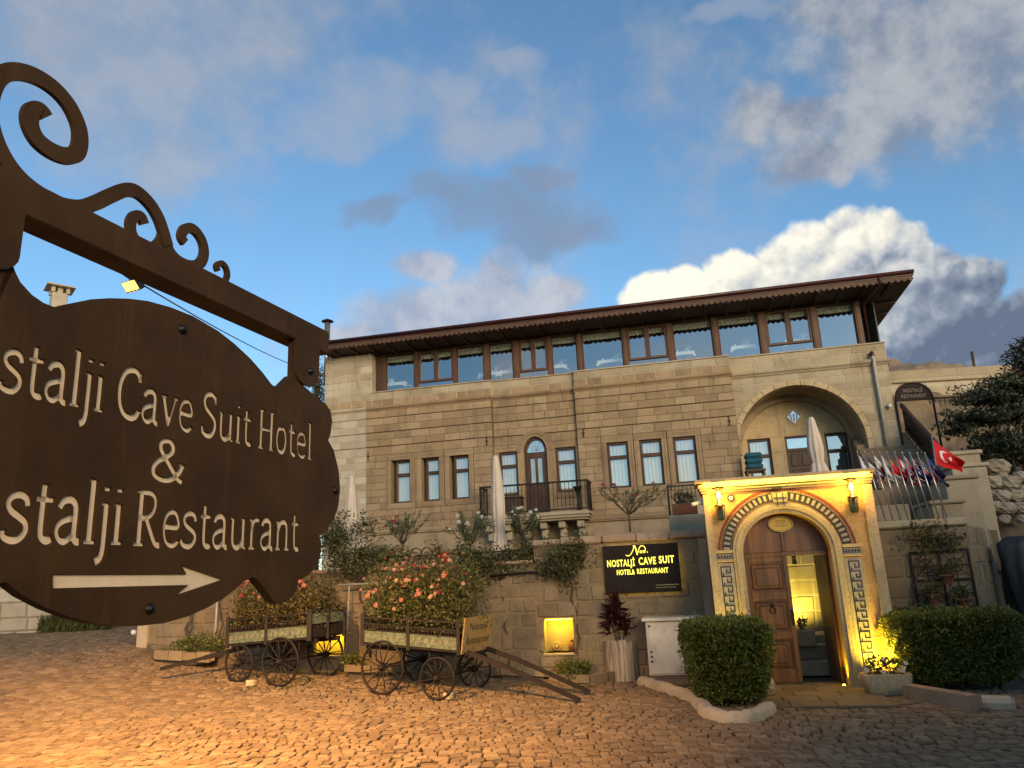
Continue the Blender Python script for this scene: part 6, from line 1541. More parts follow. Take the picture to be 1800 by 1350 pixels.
bush('wagon_flowers', 'orange and pink blossoms massed in the right wagon with ochre end board', W2, -0.46, 1.40, 1.12, 2.36, M['leaf_cart2'], 15000, ['orange', 'orange', 'peach', 'peach', 'pink', 'rose'], 150, 3)
bush('wagon_flowers', 'pink blossoms over browning leaves massed in the left wagon', W1, -1.36, 0.50, 1.15, 2.22, M['leaf_cart'], 15000, ['orange', 'pink', 'pink', 'peach', 'rose'], 55, 5)
rd = thing('red_rose', 'single large deep red rose bloom above the right wagon\'s flowers', 'flower', at(780, 978, 14.2))
p0 = at(780, 980, 14.2)
for dx, dy, dz, s_ in ((0, 0, 0, 0.075), (0.05, 0, 0.04, 0.06), (-0.05, 0, 0.02, 0.06), (0.0, 0, 0.07, 0.055), (0.02, -0.02, -0.06, 0.06)):
    mo('petals', BLO['red'][1], rd, mw=Matrix.Translation(p0 + Vector((dx, dy, dz))) @ Matrix.Rotation(R(60), 4, 'X') @ Matrix.Scale(s_, 4))
b = MB(); b.tube([tuple(p0), (p0.x, p0.y, 1.3)], 0.006, 4); b.build('stalk', M['bark'], rd)

# ================================================================== BEDS AND CLIMBING ROSES ALONG THE WALL
def bed(label, pts, h, shrub, seed):
    c = sum((p for p in pts), Vector()) / len(pts)
    t = thing('flower_bed', label, 'flower bed', c, 'low beds at the wall foot')
    n_ = len(pts)
    b = MB(); b.hprism([(p.x + (c.x - p.x) * 0.1, p.y + (c.y - p.y) * 0.1) for p in pts], c.z - 0.1, c.z + h - 0.03); b.build('soil', M['dirt'], t)
    for i in range(n_):
        a, e = pts[i], pts[(i + 1) % n_]; L_ = (e - a).length; k = max(1, int(L_ / 0.3))
        for j in range(k):
            p, q = a.lerp(e, j / k), a.lerp(e, (j + 0.95) / k)
            b = MB(); b.bar((p.x, p.y, p.z + h / 2), (q.x, q.y, q.z + h / 2), 0.10, h + random.uniform(-.02, .03)); b.build('edging_stone', M['stone_wall'], t)
    if shrub:
        (cx_, cy_, cz_), (rx, ry, rz), n = shrub
        p, d = cloud_pts((cx_, cy_, cz_), (rx, ry, rz), n, 0.3, 0.25, seed); p = p[p[:, 2] > c.z]; d = d[:len(p)]
        leaf_mesh('foliage', p, d + RNG.normal(size=d.shape) * 0.5 + np.array([0, 0, 0.5]), 0.05, 0.5, M['leaf_hedge'], t)
g1, g2, g3 = ground_at(968, 1196), ground_at(1040, 1203), WA.P(-1.55, 0.05, 0); g4 = WA.P(-2.85, 0.05, 0); [setattr(g_, 'z', 0.03) for g_ in (g1, g2, g3, g4)]
sc_ = at(1008, 1178, 14.7)
bed('stone-edged bed with green shrub below the lit niche, right of the wagons', [g1, g2, g3, g4], 0.14, ((sc_.x, sc_.y, 0.22), (0.36, 0.26, 0.20), 1400), 1)
ga_, gb_, gc_, gd_ = at(275, 1158, 15.9), at(372, 1163, 15.6), WA.P(-10.0, 0.05, 0.55), WA.P(-11.6, 0.05, 0.72)
sc_ = at(345, 1134, 16.2)
bed('stone-edged bed with dark shrub at the wall\'s far left end', [ga_, gb_, gc_, gd_], 0.16, (tuple(sc_), (0.62, 0.3, 0.24), 1600), 2)
ge_, gf_, gg_, gh_ = at(608, 1180, 15.2), at(655, 1182, 15.0), WA.P(-5.6, 0.05, 0.2), WA.P(-6.6, 0.05, 0.2)
sc_ = at(622, 1162, 15.3)
bed('stone-edged bed with low weeds between the two wagons', [ge_, gf_, gg_, gh_], 0.12, (tuple(sc_), (0.28, 0.2, 0.16), 500), 4)
gi_, gj_, gk_, gl_ = at(880, 1185, 14.9), at(960, 1190, 14.8), WA.P(-2.95, 0.05, 0.05), WA.P(-4.2, 0.05, 0.1)
bed('tumbled stone edging under the shafts of the right wagon', [gi_, gj_, gk_, gl_], 0.14, None, 6)

def climber(label, trunk, crowns, seed, mat='leaf_vine', leaf=0.06, r0=0.03, blo=None, nb=0, r1=0.012):
    t = thing('climbing_rose', label, 'rose', trunk[0], 'roses trained along the wall')
    P_ = []
    for a, e in zip(trunk[:-1], trunk[1:]): P_ += wig(a, e, 4, 0.025, seed + len(P_))[:-1] if True else []
    P_.append(tuple(trunk[-1])); stem(t, 'trunk', P_, r0, r1)
    tips = []; PP, DD = [], []
    for i, (c, r, n) in enumerate(crowns):
        p, d = cloud_pts(tuple(c), r, n, 0.15, 0.5, seed * 31 + i); PP.append(p); DD.append(d)
        for k in range(5): tips.append(tuple(p[k]))
    branches(t, trunk[-1], tips, 0.010, seed)
    PP = np.concatenate(PP); DD = np.concatenate(DD)
    leaf_mesh('foliage', PP, DD * 0.6 + RNG.normal(size=DD.shape), leaf, 0.55, M[mat], t)
    if nb:
        sel = np.random.default_rng(seed).choice(len(PP), nb, replace=False); blossoms(t, PP[sel], DD[sel], blo, 0.035)
    return t
Y0 = 14.9
climber('leafy climbing rose with bare trunk beside the lit niche', [at(1012, 1150, 14.9), at(1016, 1090, 14.95), at(1002, 1020, 14.9)], [(at(1000, 985, 14.9), (0.42, 0.25, 0.42), 1700), (at(1020, 960, 14.9), (0.30, 0.2, 0.26), 600), (at(970, 1000, 14.9), (0.34, 0.2, 0.24), 600)], 21, r0=0.03)
climber('thin crooked rose trunk on the wall left of the lit niche', [at(899, 1180, 15.2), at(893, 1120, 15.25), at(884, 1050, 15.25), at(880, 1020, 15.25)], [(at(905, 985, 15.3), (0.80, 0.25, 0.30), 2300), (at(825, 978, 15.3), (0.55, 0.25, 0.34), 1500), (at(855, 995, 15.2), (0.50, 0.2, 0.26), 1000), (at(945, 965, 15.3), (0.35, 0.2, 0.26), 600)], 22, r0=0.022)
climber('dense rose with twin trunks behind the gap between the wagons', [at(648, 1150, 15.75), at(640, 1080, 15.8), at(630, 1025, 15.8)], [(at(640, 985, 15.8), (0.75, 0.3, 0.42), 3000), (at(588, 960, 15.8), (0.45, 0.3, 0.60), 1800), (at(690, 978, 15.9), (0.48, 0.25, 0.24), 700)], 23, r0=0.035, blo=['pink', 'rose'], nb=7)
climber('slender bare rose stem left of the left wagon', [at(380, 1142, 16.3), at(392, 1095, 16.35), at(384, 1050, 16.35)], [(at(420, 1000, 16.3), (0.5, 0.25, 0.35), 500)], 24, r0=0.02)
climber('dark gnarled trunk rising from the leftmost bed', [at(328, 1128, 16.4), at(336, 1085, 16.45), at(345, 1030, 16.45)], [(at(350, 990, 16.4), (0.5, 0.3, 0.4), 500)], 25, r0=0.05)
climber('yellowing leafy vine beside the left closed parasol', [WA.P(-7.3, -0.5, 1.8), at(590, 960, 16.6)], [(at(585, 940, 16.6), (0.45, 0.3, 0.55), 1000), (at(645, 925, 16.6), (0.34, 0.3, 0.34), 260)], 26, mat='leaf_cart', r0=0.02, leaf=0.07)
# trellis wire bars carrying the roses
b = MB(); b.tube([tuple(at(862, 1012, 15.2)), tuple(at(930, 1006, 15.05)), tuple(at(1010, 1003, 14.85))], 0.022, 6); b.tube([tuple(at(1008, 1003, 14.85)), tuple(at(1008, 1003, 14.85) + Vector((0, 0.3, 0)))], 0.015, 6)
tag(b.build('trellis_bar', M['iron_rust']), 'rusty horizontal bar carrying the rose beside the lit niche', 'bar')
b = MB(); b.tube([tuple(at(595, 1028, 15.7)), tuple(at(700, 1024, 15.6))], 0.02, 6); b.tube([tuple(at(608, 1160, 15.75)), tuple(at(614, 1028, 15.7))], 0.018, 6)
tag(b.build('trellis_bar', M['pipe_grey']), 'pale post and bar carrying the rose between the wagons', 'bar')

def oleander(label, base, fork, crowns, kind, nb, seed, n_st=7):
    t = thing('oleander', label, 'shrub', base, 'oleanders on the terrace')
    stem(t, 'trunk', wig(base, fork, 4, 0.012, seed), 0.022, 0.016)
    PP, DD, tips = [], [], []
    rg = np.random.default_rng(seed)
    for i, (c, r, n) in enumerate(crowns):
        for k in range(n_st):
            d = Vector(rg.normal(size=3)); d.normalize(); tip = Vector(c) + Vector((d.x * r[0], d.y * r[1], abs(d.z) * r[2] * 0.9)); tips.append(tuple(tip))
            m = n // n_st; s_ = rg.uniform(0.45, 1.0, m)[:, None]
            base_v = np.array(fork); tv = np.array(tip)
            pts = base_v + (tv - base_v) * s_ + rg.normal(size=(m, 3)) * 0.035; PP.append(pts); DD.append(np.tile((tv - base_v) / np.linalg.norm(tv - base_v), (m, 1)) + rg.normal(size=(m, 3)) * 0.55)
    branches(t, fork, tips, 0.011, seed)
    PP = np.concatenate(PP); DD = np.concatenate(DD)
    leaf_mesh('foliage', PP, DD, 0.12, 0.2, M['leaf_oleander'], t)
    tt = [tips[i % len(tips)] for i in range(nb)]
    blossoms(t, [Vector(p) + Vector(rg.normal(size=3)) * 0.05 for p in tt], [(0, -0.5, 0.6)] * nb, kind, 0.05)
oleander('pink-flowered oleander standing behind the long terrace table', at(708, 995, 16.8), at(708, 958, 16.8), [(at(685, 922, 16.8), (0.28, 0.2, 0.26), 150), (at(730, 920, 16.8), (0.36, 0.2, 0.30), 170)], ['rose', 'pink'], 7, 31)
oleander('white-flowered oleander left of the tall closed parasol', at(824, 1000, 16.4), at(826, 960, 16.4), [(at(825, 920, 16.4), (0.34, 0.25, 0.42), 260), (at(800, 935, 16.4), (0.3, 0.2, 0.2), 120), (at(850, 925, 16.4), (0.25, 0.2, 0.25), 120)], ['white'], 8, 32)
oleander('white-flowered oleander right of the tall closed parasol', at(918, 990, 16.2), at(920, 950, 16.2), [(at(930, 912, 16.2), (0.42, 0.2, 0.26), 300), (at(905, 905, 16.2), (0.25, 0.2, 0.22), 120)], ['white'], 10, 33)
oleander('thin-leaved pink oleander below the balcony\'s right side', at(1108, 935, 15.6), at(1105, 905, 15.6), [(at(1080, 872, 15.6), (0.5, 0.3, 0.26), 110), (at(1140, 870, 15.6), (0.5, 0.3, 0.30), 130)], ['pink', 'rose'], 8, 34)

# ================================================================== TERRACE FURNITURE
def parasol(label, base, top, seed, rot=0.0, lean=0.0):
    t = thing('closed_parasol', label, 'parasol', base, 'closed parasols on the terrace')
    H = (top - base).length; ph = random.uniform(0, 6)
    prof = [(0.012, 1.0), (0.045, 0.995), (0.062, 0.97), (0.085, 0.90), (0.115, 0.78), (0.145, 0.62), (0.150, 0.52), (0.135, 0.40), (0.112, 0.315), (0.110, 0.305), (0.135, 0.27), (0.165, 0.18), (0.185, 0.09), (0.19, 0.03)]
    def wob(a, z): return 1 + 0.13 * math.sin(8 * a + ph + 1.2 * math.sin(z * 2.0)) * (0.3 + 0.7 * min(1, abs(1 - z / H) * 1.6)) + 0.05 * math.sin(3 * a + z * 2 + seed)
    n_ = 40; pts = []
    for (r, k) in prof:
        z = k * H * 0.86 + H * 0.14
        for i in range(n_):
            a = 2 * math.pi * i / n_; rr = r * wob(a, z)
            s_ = (z / H); c = base.lerp(top, s_)
            pts.append((c.x + rr * math.cos(a), c.y + rr * math.sin(a), c.z))
    f = [(j * n_ + i, j * n_ + (i + 1) % n_, (j + 1) * n_ + (i + 1) % n_, (j + 1) * n_ + i) for j in range(len(prof) - 1) for i in range(n_)]
    mk('canopy', pts, f, M['canvas'], t, [True] * len(f))
    b = MB(); b.tube([tuple(base), tuple(top)], 0.022, 8); b.build('pole', M['pipe_grey'], t)
    zb_ = base.lerp(top, 0.14 + 0.86 * 0.31); b = MB(); b.lathe([(0.116, -0.012), (0.121, 0.0), (0.116, 0.012)], tuple(zb_), 20); b.build('tie_strap', M['canvas'], t)
    b = MB(); b.lathe([(0.25, 0), (0.25, 0.05), (0.05, 0.08)], tuple(base), 14); b.build('foot', M['rock'], t)
a = at(618, 836, 17.5); parasol('cream parasol, closed, left-most, rising behind the left roses', Vector((a.x, a.y, 1.75)), a, 1)
a = at(871, 800, 17.0); parasol('tall cream parasol, closed, in front of the balcony', Vector((a.x + 0.04, a.y, 1.75)), a, 2)
a = at(1425, 733, 16.0); parasol('cream parasol, closed, in front of the great arch above the gate', Vector((a.x + 0.02, a.y, 3.35)), a, 3)
# long wooden table with iron frame, and wire-back chairs
ta, tb_ = at(655, 985, 16.9), at(763, 975, 16.5); TF = Fr(ta.x, ta.y, math.atan2(tb_.y - ta.y, tb_.x - ta.x)); TL = (tb_ - ta).length; tz = (ta.z + tb_.z) / 2
tb = thing('terrace_table', 'long wooden terrace table with dark iron legs behind the wagon flowers', 'table', TF.P(TL / 2, -0.3, 1.75))
for k in range(4):
    b = MB(TF); b.cbox(-0.05, TL + 0.05, -0.62 + k * 0.16, -0.47 + k * 0.16, tz - 0.04, tz, 0.006); b.build('plank', M['wood_table'], tb)
for u in (0.15, TL * 0.5, TL - 0.15):
    b = MB(TF)
    for s_ in (-1, 1): b.tube([(u, -0.3 + s_ * 0.25, tz - 0.04), (u, -0.3 + s_ * 0.05, tz - 0.3), (u, -0.3 + s_ * 0.25, 1.76)], 0.014, 6)
    b.tube([(u, -0.3 + 0.06 * math.cos(x), tz - 0.3 + 0.06 * math.sin(x)) for x in np.linspace(0, 6.283, 11)], 0.010, 5); b.build('leg', M['iron'], tb)
for k, (px, lab) in enumerate(((712, 'dark wire-back chair at the long table, left, in front of the oleander'), (738, 'dark wire-back chair at the long table, middle'), (757, 'dark wire-back chair at the long table\'s right end'))):
    c = at(px, 985, 16.4 - 0.05 * k); f_ = Fr(c.x, c.y, TF.yaw); t = thing('wire_chair', lab, 'chair', (c.x, c.y, 1.75), 'wire-back chairs at the terrace table')
    b = MB(f_); zs = 2.15; zt_ = at(px, 965 - k, 16.4).z
    b.tube([(0.19 * math.cos(math.pi * i / 12), 0.20, zs + (zt_ - zs) * (math.sin(math.pi * i / 12) ** 0.7)) for i in range(13)], 0.012, 6)
    b.tube([(0.12 * math.cos(math.pi * i / 12), 0.20, zs + (zt_ - zs) * 0.8 * (math.sin(math.pi * i / 12) ** 0.7)) for i in range(13)], 0.009, 6)
    b.tube([(0.05 * math.cos(math.pi * i / 12), 0.20, zs + (zt_ - zs) * 0.6 * (math.sin(math.pi * i / 12) ** 0.7)) for i in range(13)], 0.008, 6)
    b.build('back', M['iron'], t)
    b = MB(f_); b.lathe([(0.19, 0), (0.20, 0.015), (0.19, 0.03)], (0, 0.02, zs), 16); b.build('seat', M['iron'], t)
    for x, y in ((-.15, .16), (.15, .16), (-.15, -.12), (.15, -.12)):
        b = MB(f_); b.tube([(x * .8, y + .02, zs), (x * 1.1, y, 1.755)], 0.011, 6); b.build('leg', M['iron'], t)
c = at(672, 972, 16.75); t = thing('potted_plant', 'small white pot with dark plant on the long terrace table', 'potted plant', (c.x, c.y, tz))
b = MB(); b.lathe([(0.055, 0), (0.075, 0.13), (0.08, 0.135), (0.06, 0.13)], (c.x, c.y, tz + 0.002), 16); b.build('pot', M['pot_white'], t)
p, d = cloud_pts((c.x, c.y, tz + 0.19), (0.075, 0.075, 0.07), 160, 0.3, 0.2, 77); leaf_mesh('foliage', p, d, 0.035, 0.6, M['leaf_dark'], t)
c = at(772, 965, 16.4); t = thing('spiky_plant', 'small spiky green plant in a pot at the table\'s right end', 'potted plant', (c.x, c.y, 1.9))
b = MB(); b.lathe([(0.06, 0), (0.08, 0.15), (0.07, 0.15)], (c.x, c.y, c.z - 0.3), 12); b.build('pot', M['terracotta'], t)
b = MB(); b.tube([(c.x, c.y, 1.75), (c.x, c.y, c.z - 0.29)], 0.03, 6); b.build('stand', M['iron'], t)
aa = RNG.uniform(0, 6.28, 40); el = RNG.uniform(0.5, 1.4, 40); dd = np.stack([np.cos(aa) * np.cos(el), np.sin(aa) * np.cos(el), np.sin(el)], 1); leaf_mesh('foliage', np.array([c.x, c.y, c.z - 0.12]) + dd * 0.1, dd, 0.24, 0.12, M['leaf_oleander'], t)
# black pedestal and dark chest on the balcony
b = MB(FA); b.lathe([(0.12, 0), (0.05, 0.05), (0.035, 0.3), (0.045, 0.5), (0.10, 0.66), (0.14, 0.68), (0.14, 0.71), (0.03, 0.72)], (2.15, 0.75, 3.68), 14); tag(b.build('pedestal', M['iron']), 'slim black pedestal on the balcony\'s right side', 'pedestal')
ch = thing('balcony_chest', 'dark wooden chest on the balcony behind the tall parasol', 'chest', FA.P(0.05, 0.4, 3.68)); b = MB(FA); b.cbox(-0.28, 0.42, 0.2, 0.62, 3.68, 4.20, 0.015); b.build('body', M['wood_dark'], ch); b = MB(FA); b.cbox(-0.31, 0.45, 0.17, 0.65, 4.203, 4.25, 0.01); b.build('lid', M['wood_dark'], ch)
# blue cushions stacked under the arch
c0 = FA.hit(1300, 828, 0.6); 
for k in range(3):
    u0, z0 = FA.hit(1302, 827 - k * 11, 0.55); z0 = 4.53 + k * 0.155; b = MB(FA)
    n_ = 12; prof = [(math.cos(x), math.sin(x)) for x in np.linspace(-math.pi / 2, math.pi / 2, 7)]
    b.cbox(6.88, 7.34, 0.25, 0.75, z0, z0 + 0.15, 0.05); o = b.build('blue_cushion', M['cushion']); tag(o, ['teal blue cushion, lowest of the stack beside the arch', 'teal blue cushion, middle of the stack beside the arch', 'teal blue cushion, topmost of the stack beside the arch'][k], 'cushion', 'stacked cushions')
b = MB(FA); b.cbox(6.85, 7.38, 0.2, 0.8, 4.46, 4.525, 0.01); [b.box(u, u + 0.05, w, w + 0.05, 3.36, 4.46) for u in (6.87, 7.31) for w in (0.22, 0.73)]; tag(b.build('cushion_table', M['wood_dark']), 'dark wooden side table under the blue cushions', 'table')
# flower box with railing between oleander and gate
fb0 = WA.hit(1186, 905, -0.35); fb1 = WA.hit(1226, 903, -0.35)
t = thing('flower_box', 'terracotta flower box with white flowers on the ledge left of the gate', 'flower box', WA.P((fb0[0] + fb1[0]) / 2, -0.5, fb0[1]))
z = (fb0[1] + fb1[1]) / 2
b = MB(WA); b.cbox(fb0[0] - 0.02, fb1[0] + 0.0, -0.72, -0.40, z, z + 0.22, 0.012); b.build('box', M['terracotta'], t)
p, d = cloud_pts(tuple(WA.P((fb0[0] + fb1[0]) / 2, -0.55, z + 0.33)), (0.24, 0.2, 0.16), 420, 0.3, 0.25, 5); leaf_mesh('foliage', p, d + RNG.normal(size=d.shape), 0.05, 0.5, M['leaf_dark'], t); blossoms(t, p[:6], d[:6], ['white', 'rose'], 0.022)
b = MB(WA); b.cbox(fb0[0] - 0.12, fb1[0] + 0.25, -0.95, -0.36, 2.3, z - 0.003, 0.02); tag(b.build('stone_ledge', M['stone_beige']), 'pale stone ledge under the flower box left of the gate', 'ledge')
rr = thing('small_railing', 'short dark railing behind the flower box left of the gate', 'railing', WA.P(fb0[0], -0.8, z)); b = MB(WA); zt_ = z + 0.62
b.box(fb0[0] - 0.12, fb1[0] + 0.2, -0.80, -0.77, zt_ - 0.03, zt_); b.box(fb0[0] - 0.12, fb0[0] - 0.08, -0.80, -0.76, z, zt_); b.build('frame', M['iron'], rr)
for k in range(7):
    u = fb0[0] - 0.04 + k * 0.08; b = MB(WA); b.tube([(u, -0.785, z), (u, -0.785, zt_ - 0.03)], 0.007, 5); b.build('baluster', M['iron'], rr)
sc = thing('gate_camera', 'white security camera on the gate\'s left top corner', 'camera', GA.P(-1.28, -0.1, 3.0)); b = MB(GA); b.cbox(-1.30, -1.245, -0.16, -0.06, 2.98, 3.10, 0.01); b.build('mount', M['white_plastic'], sc); b = MB(GA); b.tube([(-1.29, -0.1, 3.03), (-1.44, -0.04, 3.0)], 0.032, 10); b.build('housing', M['white_plastic'], sc)

# restaurant tables seen through the top-floor glass
TBL = [(700, 678, 0.9, 'table laid with white cloth behind the leftmost casement window'), (868, 662, 0.75, 'white-clothed table in the third bay from the left'), (895, 656, 0.62, 'white-clothed table with glasses in the fourth bay'), (985, 648, 0.62, 'white-clothed table with a small flower vase near the window centre'), (1078, 634, 0.85, 'white-clothed table left of the third casement window'), (1205, 617, 0.62, 'white-clothed table with a leafy vase right of the third casement'), (1308, 610, 0.72, 'white-clothed table with several glasses left of the last casement'), (1405, 603, 0.80, 'white-clothed table behind the last casement window')]
for i, (px, py, wd, lab) in enumerate(TBL):
    u, z = FA.hit(px, py, -0.85); u -= 0.05; z = 8.45
    t = thing('dining_table', lab, 'table', FA.P(u, -0.85, 7.72), 'laid tables in the glazed dining room')
    b = MB(FA); n_ = 32; top, low = [], []
    hw, hd = wd / 2, 0.33
    for k in range(n_):
        a = 2 * math.pi * k / n_; cx_, sx_ = math.cos(a), math.sin(a); m_ = max(abs(cx_), abs(sx_)); x, y_ = cx_ / m_, sx_ / m_
        corner = min(abs(x), abs(y_)); drop = 0.10 + 0.10 * corner ** 6
        top.append((u + x * hw, -0.85 + y_ * hd, z)); e = 1.03 + 0.05 * corner ** 6; low.append((u + x * hw * e, -0.85 + y_ * hd * e, z - drop))
    b.add(top + low, [tuple(range(n_))] + [(k, (k + 1) % n_, n_ + (k + 1) % n_, n_ + k) for k in range(n_)]); b.build('tablecloth', M['cloth_white'], t)
    b = MB(FA); b.tube([(u, -0.85, 7.73), (u, -0.85, z - 0.01)], 0.04, 8); b.lathe([(0.2, 0), (0.2, 0.02), (0.05, 0.05)], (u, -0.85, 7.725), 12); b.build('pedestal', M['wood_dark'], t)
    if i > 0:
        b = MB(FA)
        for k, (du, h_) in enumerate(((-0.22, 0.10), (-0.10, 0.05), (-0.03, 0.06), (0.04, 0.11), (0.12, 0.13))):
            if du + 0.05 < hw: b.lathe([(0.018, 0), (0.008, 0.02), (0.010, h_ * 0.5), (0.024, h_ * 0.75), (0.02, h_)] if k > 2 else [(0.03, 0), (0.034, h_)], (u + du * wd / 0.7, -0.70, z + 0.002), 8)
        st_g = b.build('glassware', M['cloth_white'], t)
        p = FA.P(u + 0.17 * wd / 0.7, -0.8, z + 0.02); b = MB(); b.lathe([(0.02, 0), (0.03, 0.06), (0.012, 0.10), (0.018, 0.12)], tuple(p), 8)
        for k in range(5): b.tube([(p.x, p.y, p.z + 0.1), (p.x + (-0.08 + 0.04 * k), p.y, p.z + 0.17 + 0.03 * (k % 2)), (p.x + (-0.10 + 0.05 * k), p.y, p.z + 0.23 + 0.02 * (k % 2))], [0.004, 0.006, 0.01], 5)
        b.build('vase', M['cloth_white'], t)
u, z = FA.hit(682, 678, -1.0)
t = thing('covered_chair', 'chair under a white cover behind the leftmost window', 'chair', FA.P(u, -1.0, 7.72)); b = MB(FA)
b.cbox(u - 0.16, u + 0.16, -1.2, -1.12, 8.2, 8.78, 0.035); b.cbox(u - 0.17, u + 0.17, -1.12, -0.75, 8.1, 8.24, 0.03); b.build('cover', M['cloth_white'], t)
for x in (-0.12, 0.12):
    for w in (-1.25, -0.9): b = MB(FA); b.tube([(u + x, w + 0.08, 7.72), (u + x, w + 0.08, 8.11)], 0.02, 6); b.build('leg', M['wood_dark'], t)

# ================================================================== LETTERING
def text_faces(txt, bold=0.0):
    cu = bpy.data.curves.new('t', 'FONT'); cu.body = txt; cu.size = 1.0; cu.offset = bold; cu.resolution_u = 3; cu.space_character = 1.14 if bold > 0 else 1.0
    o = bpy.data.objects.new('t', cu); COL.objects.link(o); dg = bpy.context.evaluated_depsgraph_get(); dg.update()
    me = bpy.data.meshes.new_from_object(o.evaluated_get(dg)); v = np.array([tuple(p.co) for p in me.vertices]); f = [tuple(p.vertices) for p in me.polygons]
    bpy.data.objects.remove(o); bpy.data.curves.remove(cu); bpy.data.meshes.remove(me)
    v[:, 0] -= v[:, 0].min(); v[:, 1] -= 0.0; return v, f
def lettering(name, txt, mapf, width, height, mat, parent, bold=0.0, cap=0.7):
    v, f = text_faces(txt, bold); wx = v[:, 0].max()
    return mk(name, [mapf(p[0] / wx * width, p[1] / cap * height) for p in v], f, mat, parent)
# hotel board
bd = thing('hotel_board', 'dark rectangular hotel board with lit yellow letters on the garden wall', 'sign', WA.P(-1.04, 0.06, 1.53))
BU0, BU1, BZ0, BZ1 = -1.745, -0.33, 1.535, 2.415
b = MB(WA); b.cbox(BU0, BU1, 0.055, 0.085, BZ0, BZ1, 0.004); b.build('panel', M['board'], bd)
for u in (BU0 + 0.1, BU1 - 0.1): b = MB(WA); b.box(u - 0.03, u + 0.03, 0.0, 0.055, 1.9, 2.1); b.build('standoff', M['iron'], bd)
wm = 0.092
def bmap(u0, z0): return lambda x, y: WA.P(u0 + x, wm, z0 + y)
def blet(txt, u0, u1, z0, h, bold, mat='letter_lit'):
    """each letter its own raised piece"""
    v, f = text_faces(txt, bold); W_ = v[:, 0].max(); x0 = 0
    lettering('lettering', txt, bmap(u0, z0), u1 - u0, h, M[mat], bd, bold, 0.73)
blet('NOSTALJİ', -1.67, -1.15, 2.03, 0.125, 0.022); blet('CAVE', -1.075, -0.755, 2.045, 0.135, 0.022); blet('SUIT', -0.70, -0.42, 2.055, 0.135, 0.022)
blet('HOTEL&', -1.50, -1.165, 1.875, 0.095, 0.018); blet('RESTAURANT', -1.12, -0.545, 1.88, 0.095, 0.018)
blet('www.nostaljihotel.com', -0.80, -0.38, 1.655, 0.022, 0.0, 'letter_small'); blet('www.nostaljirestaurant.com', -0.80, -0.43, 1.612, 0.018, 0.0, 'letter_small')
b = MB(WA)
def wpath(pts, r): b.tube([(p[0], wm, p[1]) for p in catmull(pts, 6)], r, 5)
wpath([(-1.305, 2.235), (-1.27, 2.215), (-1.22, 2.235), (-1.18, 2.29), (-1.145, 2.36), (-1.125, 2.385)], 0.007); wpath([(-1.16, 2.385), (-1.125, 2.388), (-1.105, 2.31), (-1.09, 2.225)], 0.011); wpath([(-1.09, 2.225), (-1.07, 2.29), (-1.03, 2.37), (-0.98, 2.39), (-0.94, 2.355), (-0.935, 2.30), (-0.96, 2.28)], 0.007)
wpath([(-1.01, 2.30), (-1.035, 2.29), (-1.035, 2.265), (-1.01, 2.26), (-0.995, 2.28), (-1.01, 2.30)], 0.006); wpath([(-0.95, 2.30), (-0.975, 2.295), (-0.96, 2.278), (-0.945, 2.265), (-0.975, 2.258)], 0.006); wpath([(-0.905, 2.264), (-0.90, 2.268), (-0.895, 2.264)], 0.011)
b.build('script_emblem', M['letter_lit'], bd)
for (u0, u1, z0, z1, tu, tz_) in ((BU0 + .05, BU1 - .05, 2.40, 2.40, 0, 2.7), (BU0 + .05, BU1 - .05, 1.55, 1.55, 0, 1.2)):
    area('board_backlight', WA.P((u0 + u1) / 2, 0.045, z0), WA.P((u0 + u1) / 2, 0.0, tz_), u1 - u0, 0.02, 0.22, YEL)
for uu, tu in ((BU0 + 0.02, BU0 - 0.3), (BU1 - 0.02, BU1 + 0.3)):
    area('board_backlight', WA.P(uu, 0.045, 1.97), WA.P(tu, 0.0, 1.97), 0.02, 0.8, 0.15, YEL)
# lettering on the ochre wagon board
ue, lean, z0_, z1_, wn_, wf_ = wag2['_eb']; del wag2['_eb']
def emap(w0, z0): return lambda x, y: W2.P(ue + 0.003 + (z0 + y - z0_) / (z1_ - z0_) * lean, w0 - x, z0 + y)
for o_ in wag2.children:
    if o_.name.startswith('end_board') and o_.data.materials[0] == M['wood_ochre']: eb_ = o_
lettering('lettering', 'Nostalji', emap(-0.32, z0_ + 0.36), 0.62, 0.115, M['wood_cart'], eb_, 0.01); lettering('lettering', 'Restaurant', emap(-0.24, z0_ + 0.14), 0.80, 0.115, M['wood_cart'], eb_, 0.01)
# plaque and arched stair sign
def gmap(u0, z0): return lambda x, y: GA.P(u0 + x, -0.306, z0 + y)
lettering('lettering', 'NOSTALJİ', gmap(-0.085, 2.635), 0.17, 0.026, M['wood_dark'], plq, 0.01); lettering('lettering', 'CAVE SUIT', gmap(-0.07, 2.595), 0.14, 0.024, M['wood_dark'], plq, 0.01); lettering('lettering', 'HOTEL & RESTAURANT', gmap(-0.125, 2.555), 0.25, 0.024, M['wood_dark'], plq, 0.01)
M['sign_faint'] = flat_mat('sign_faint', (0.22, 0.18, 0.14), 0.7)
def amap(u0, z0): return lambda x, y: fs.P(u0 + x, 0.034, z0 + y)
lettering('lettering', 'NOSTALJİ', amap(Ls / 2 - 0.26, zc + 0.24), 0.52, 0.10, M['sign_faint'], asn, 0.015); lettering('lettering', 'RESTAURANT', amap(Ls / 2 - 0.34, zc + 0.08), 0.68, 0.10, M['sign_faint'], asn, 0.015)

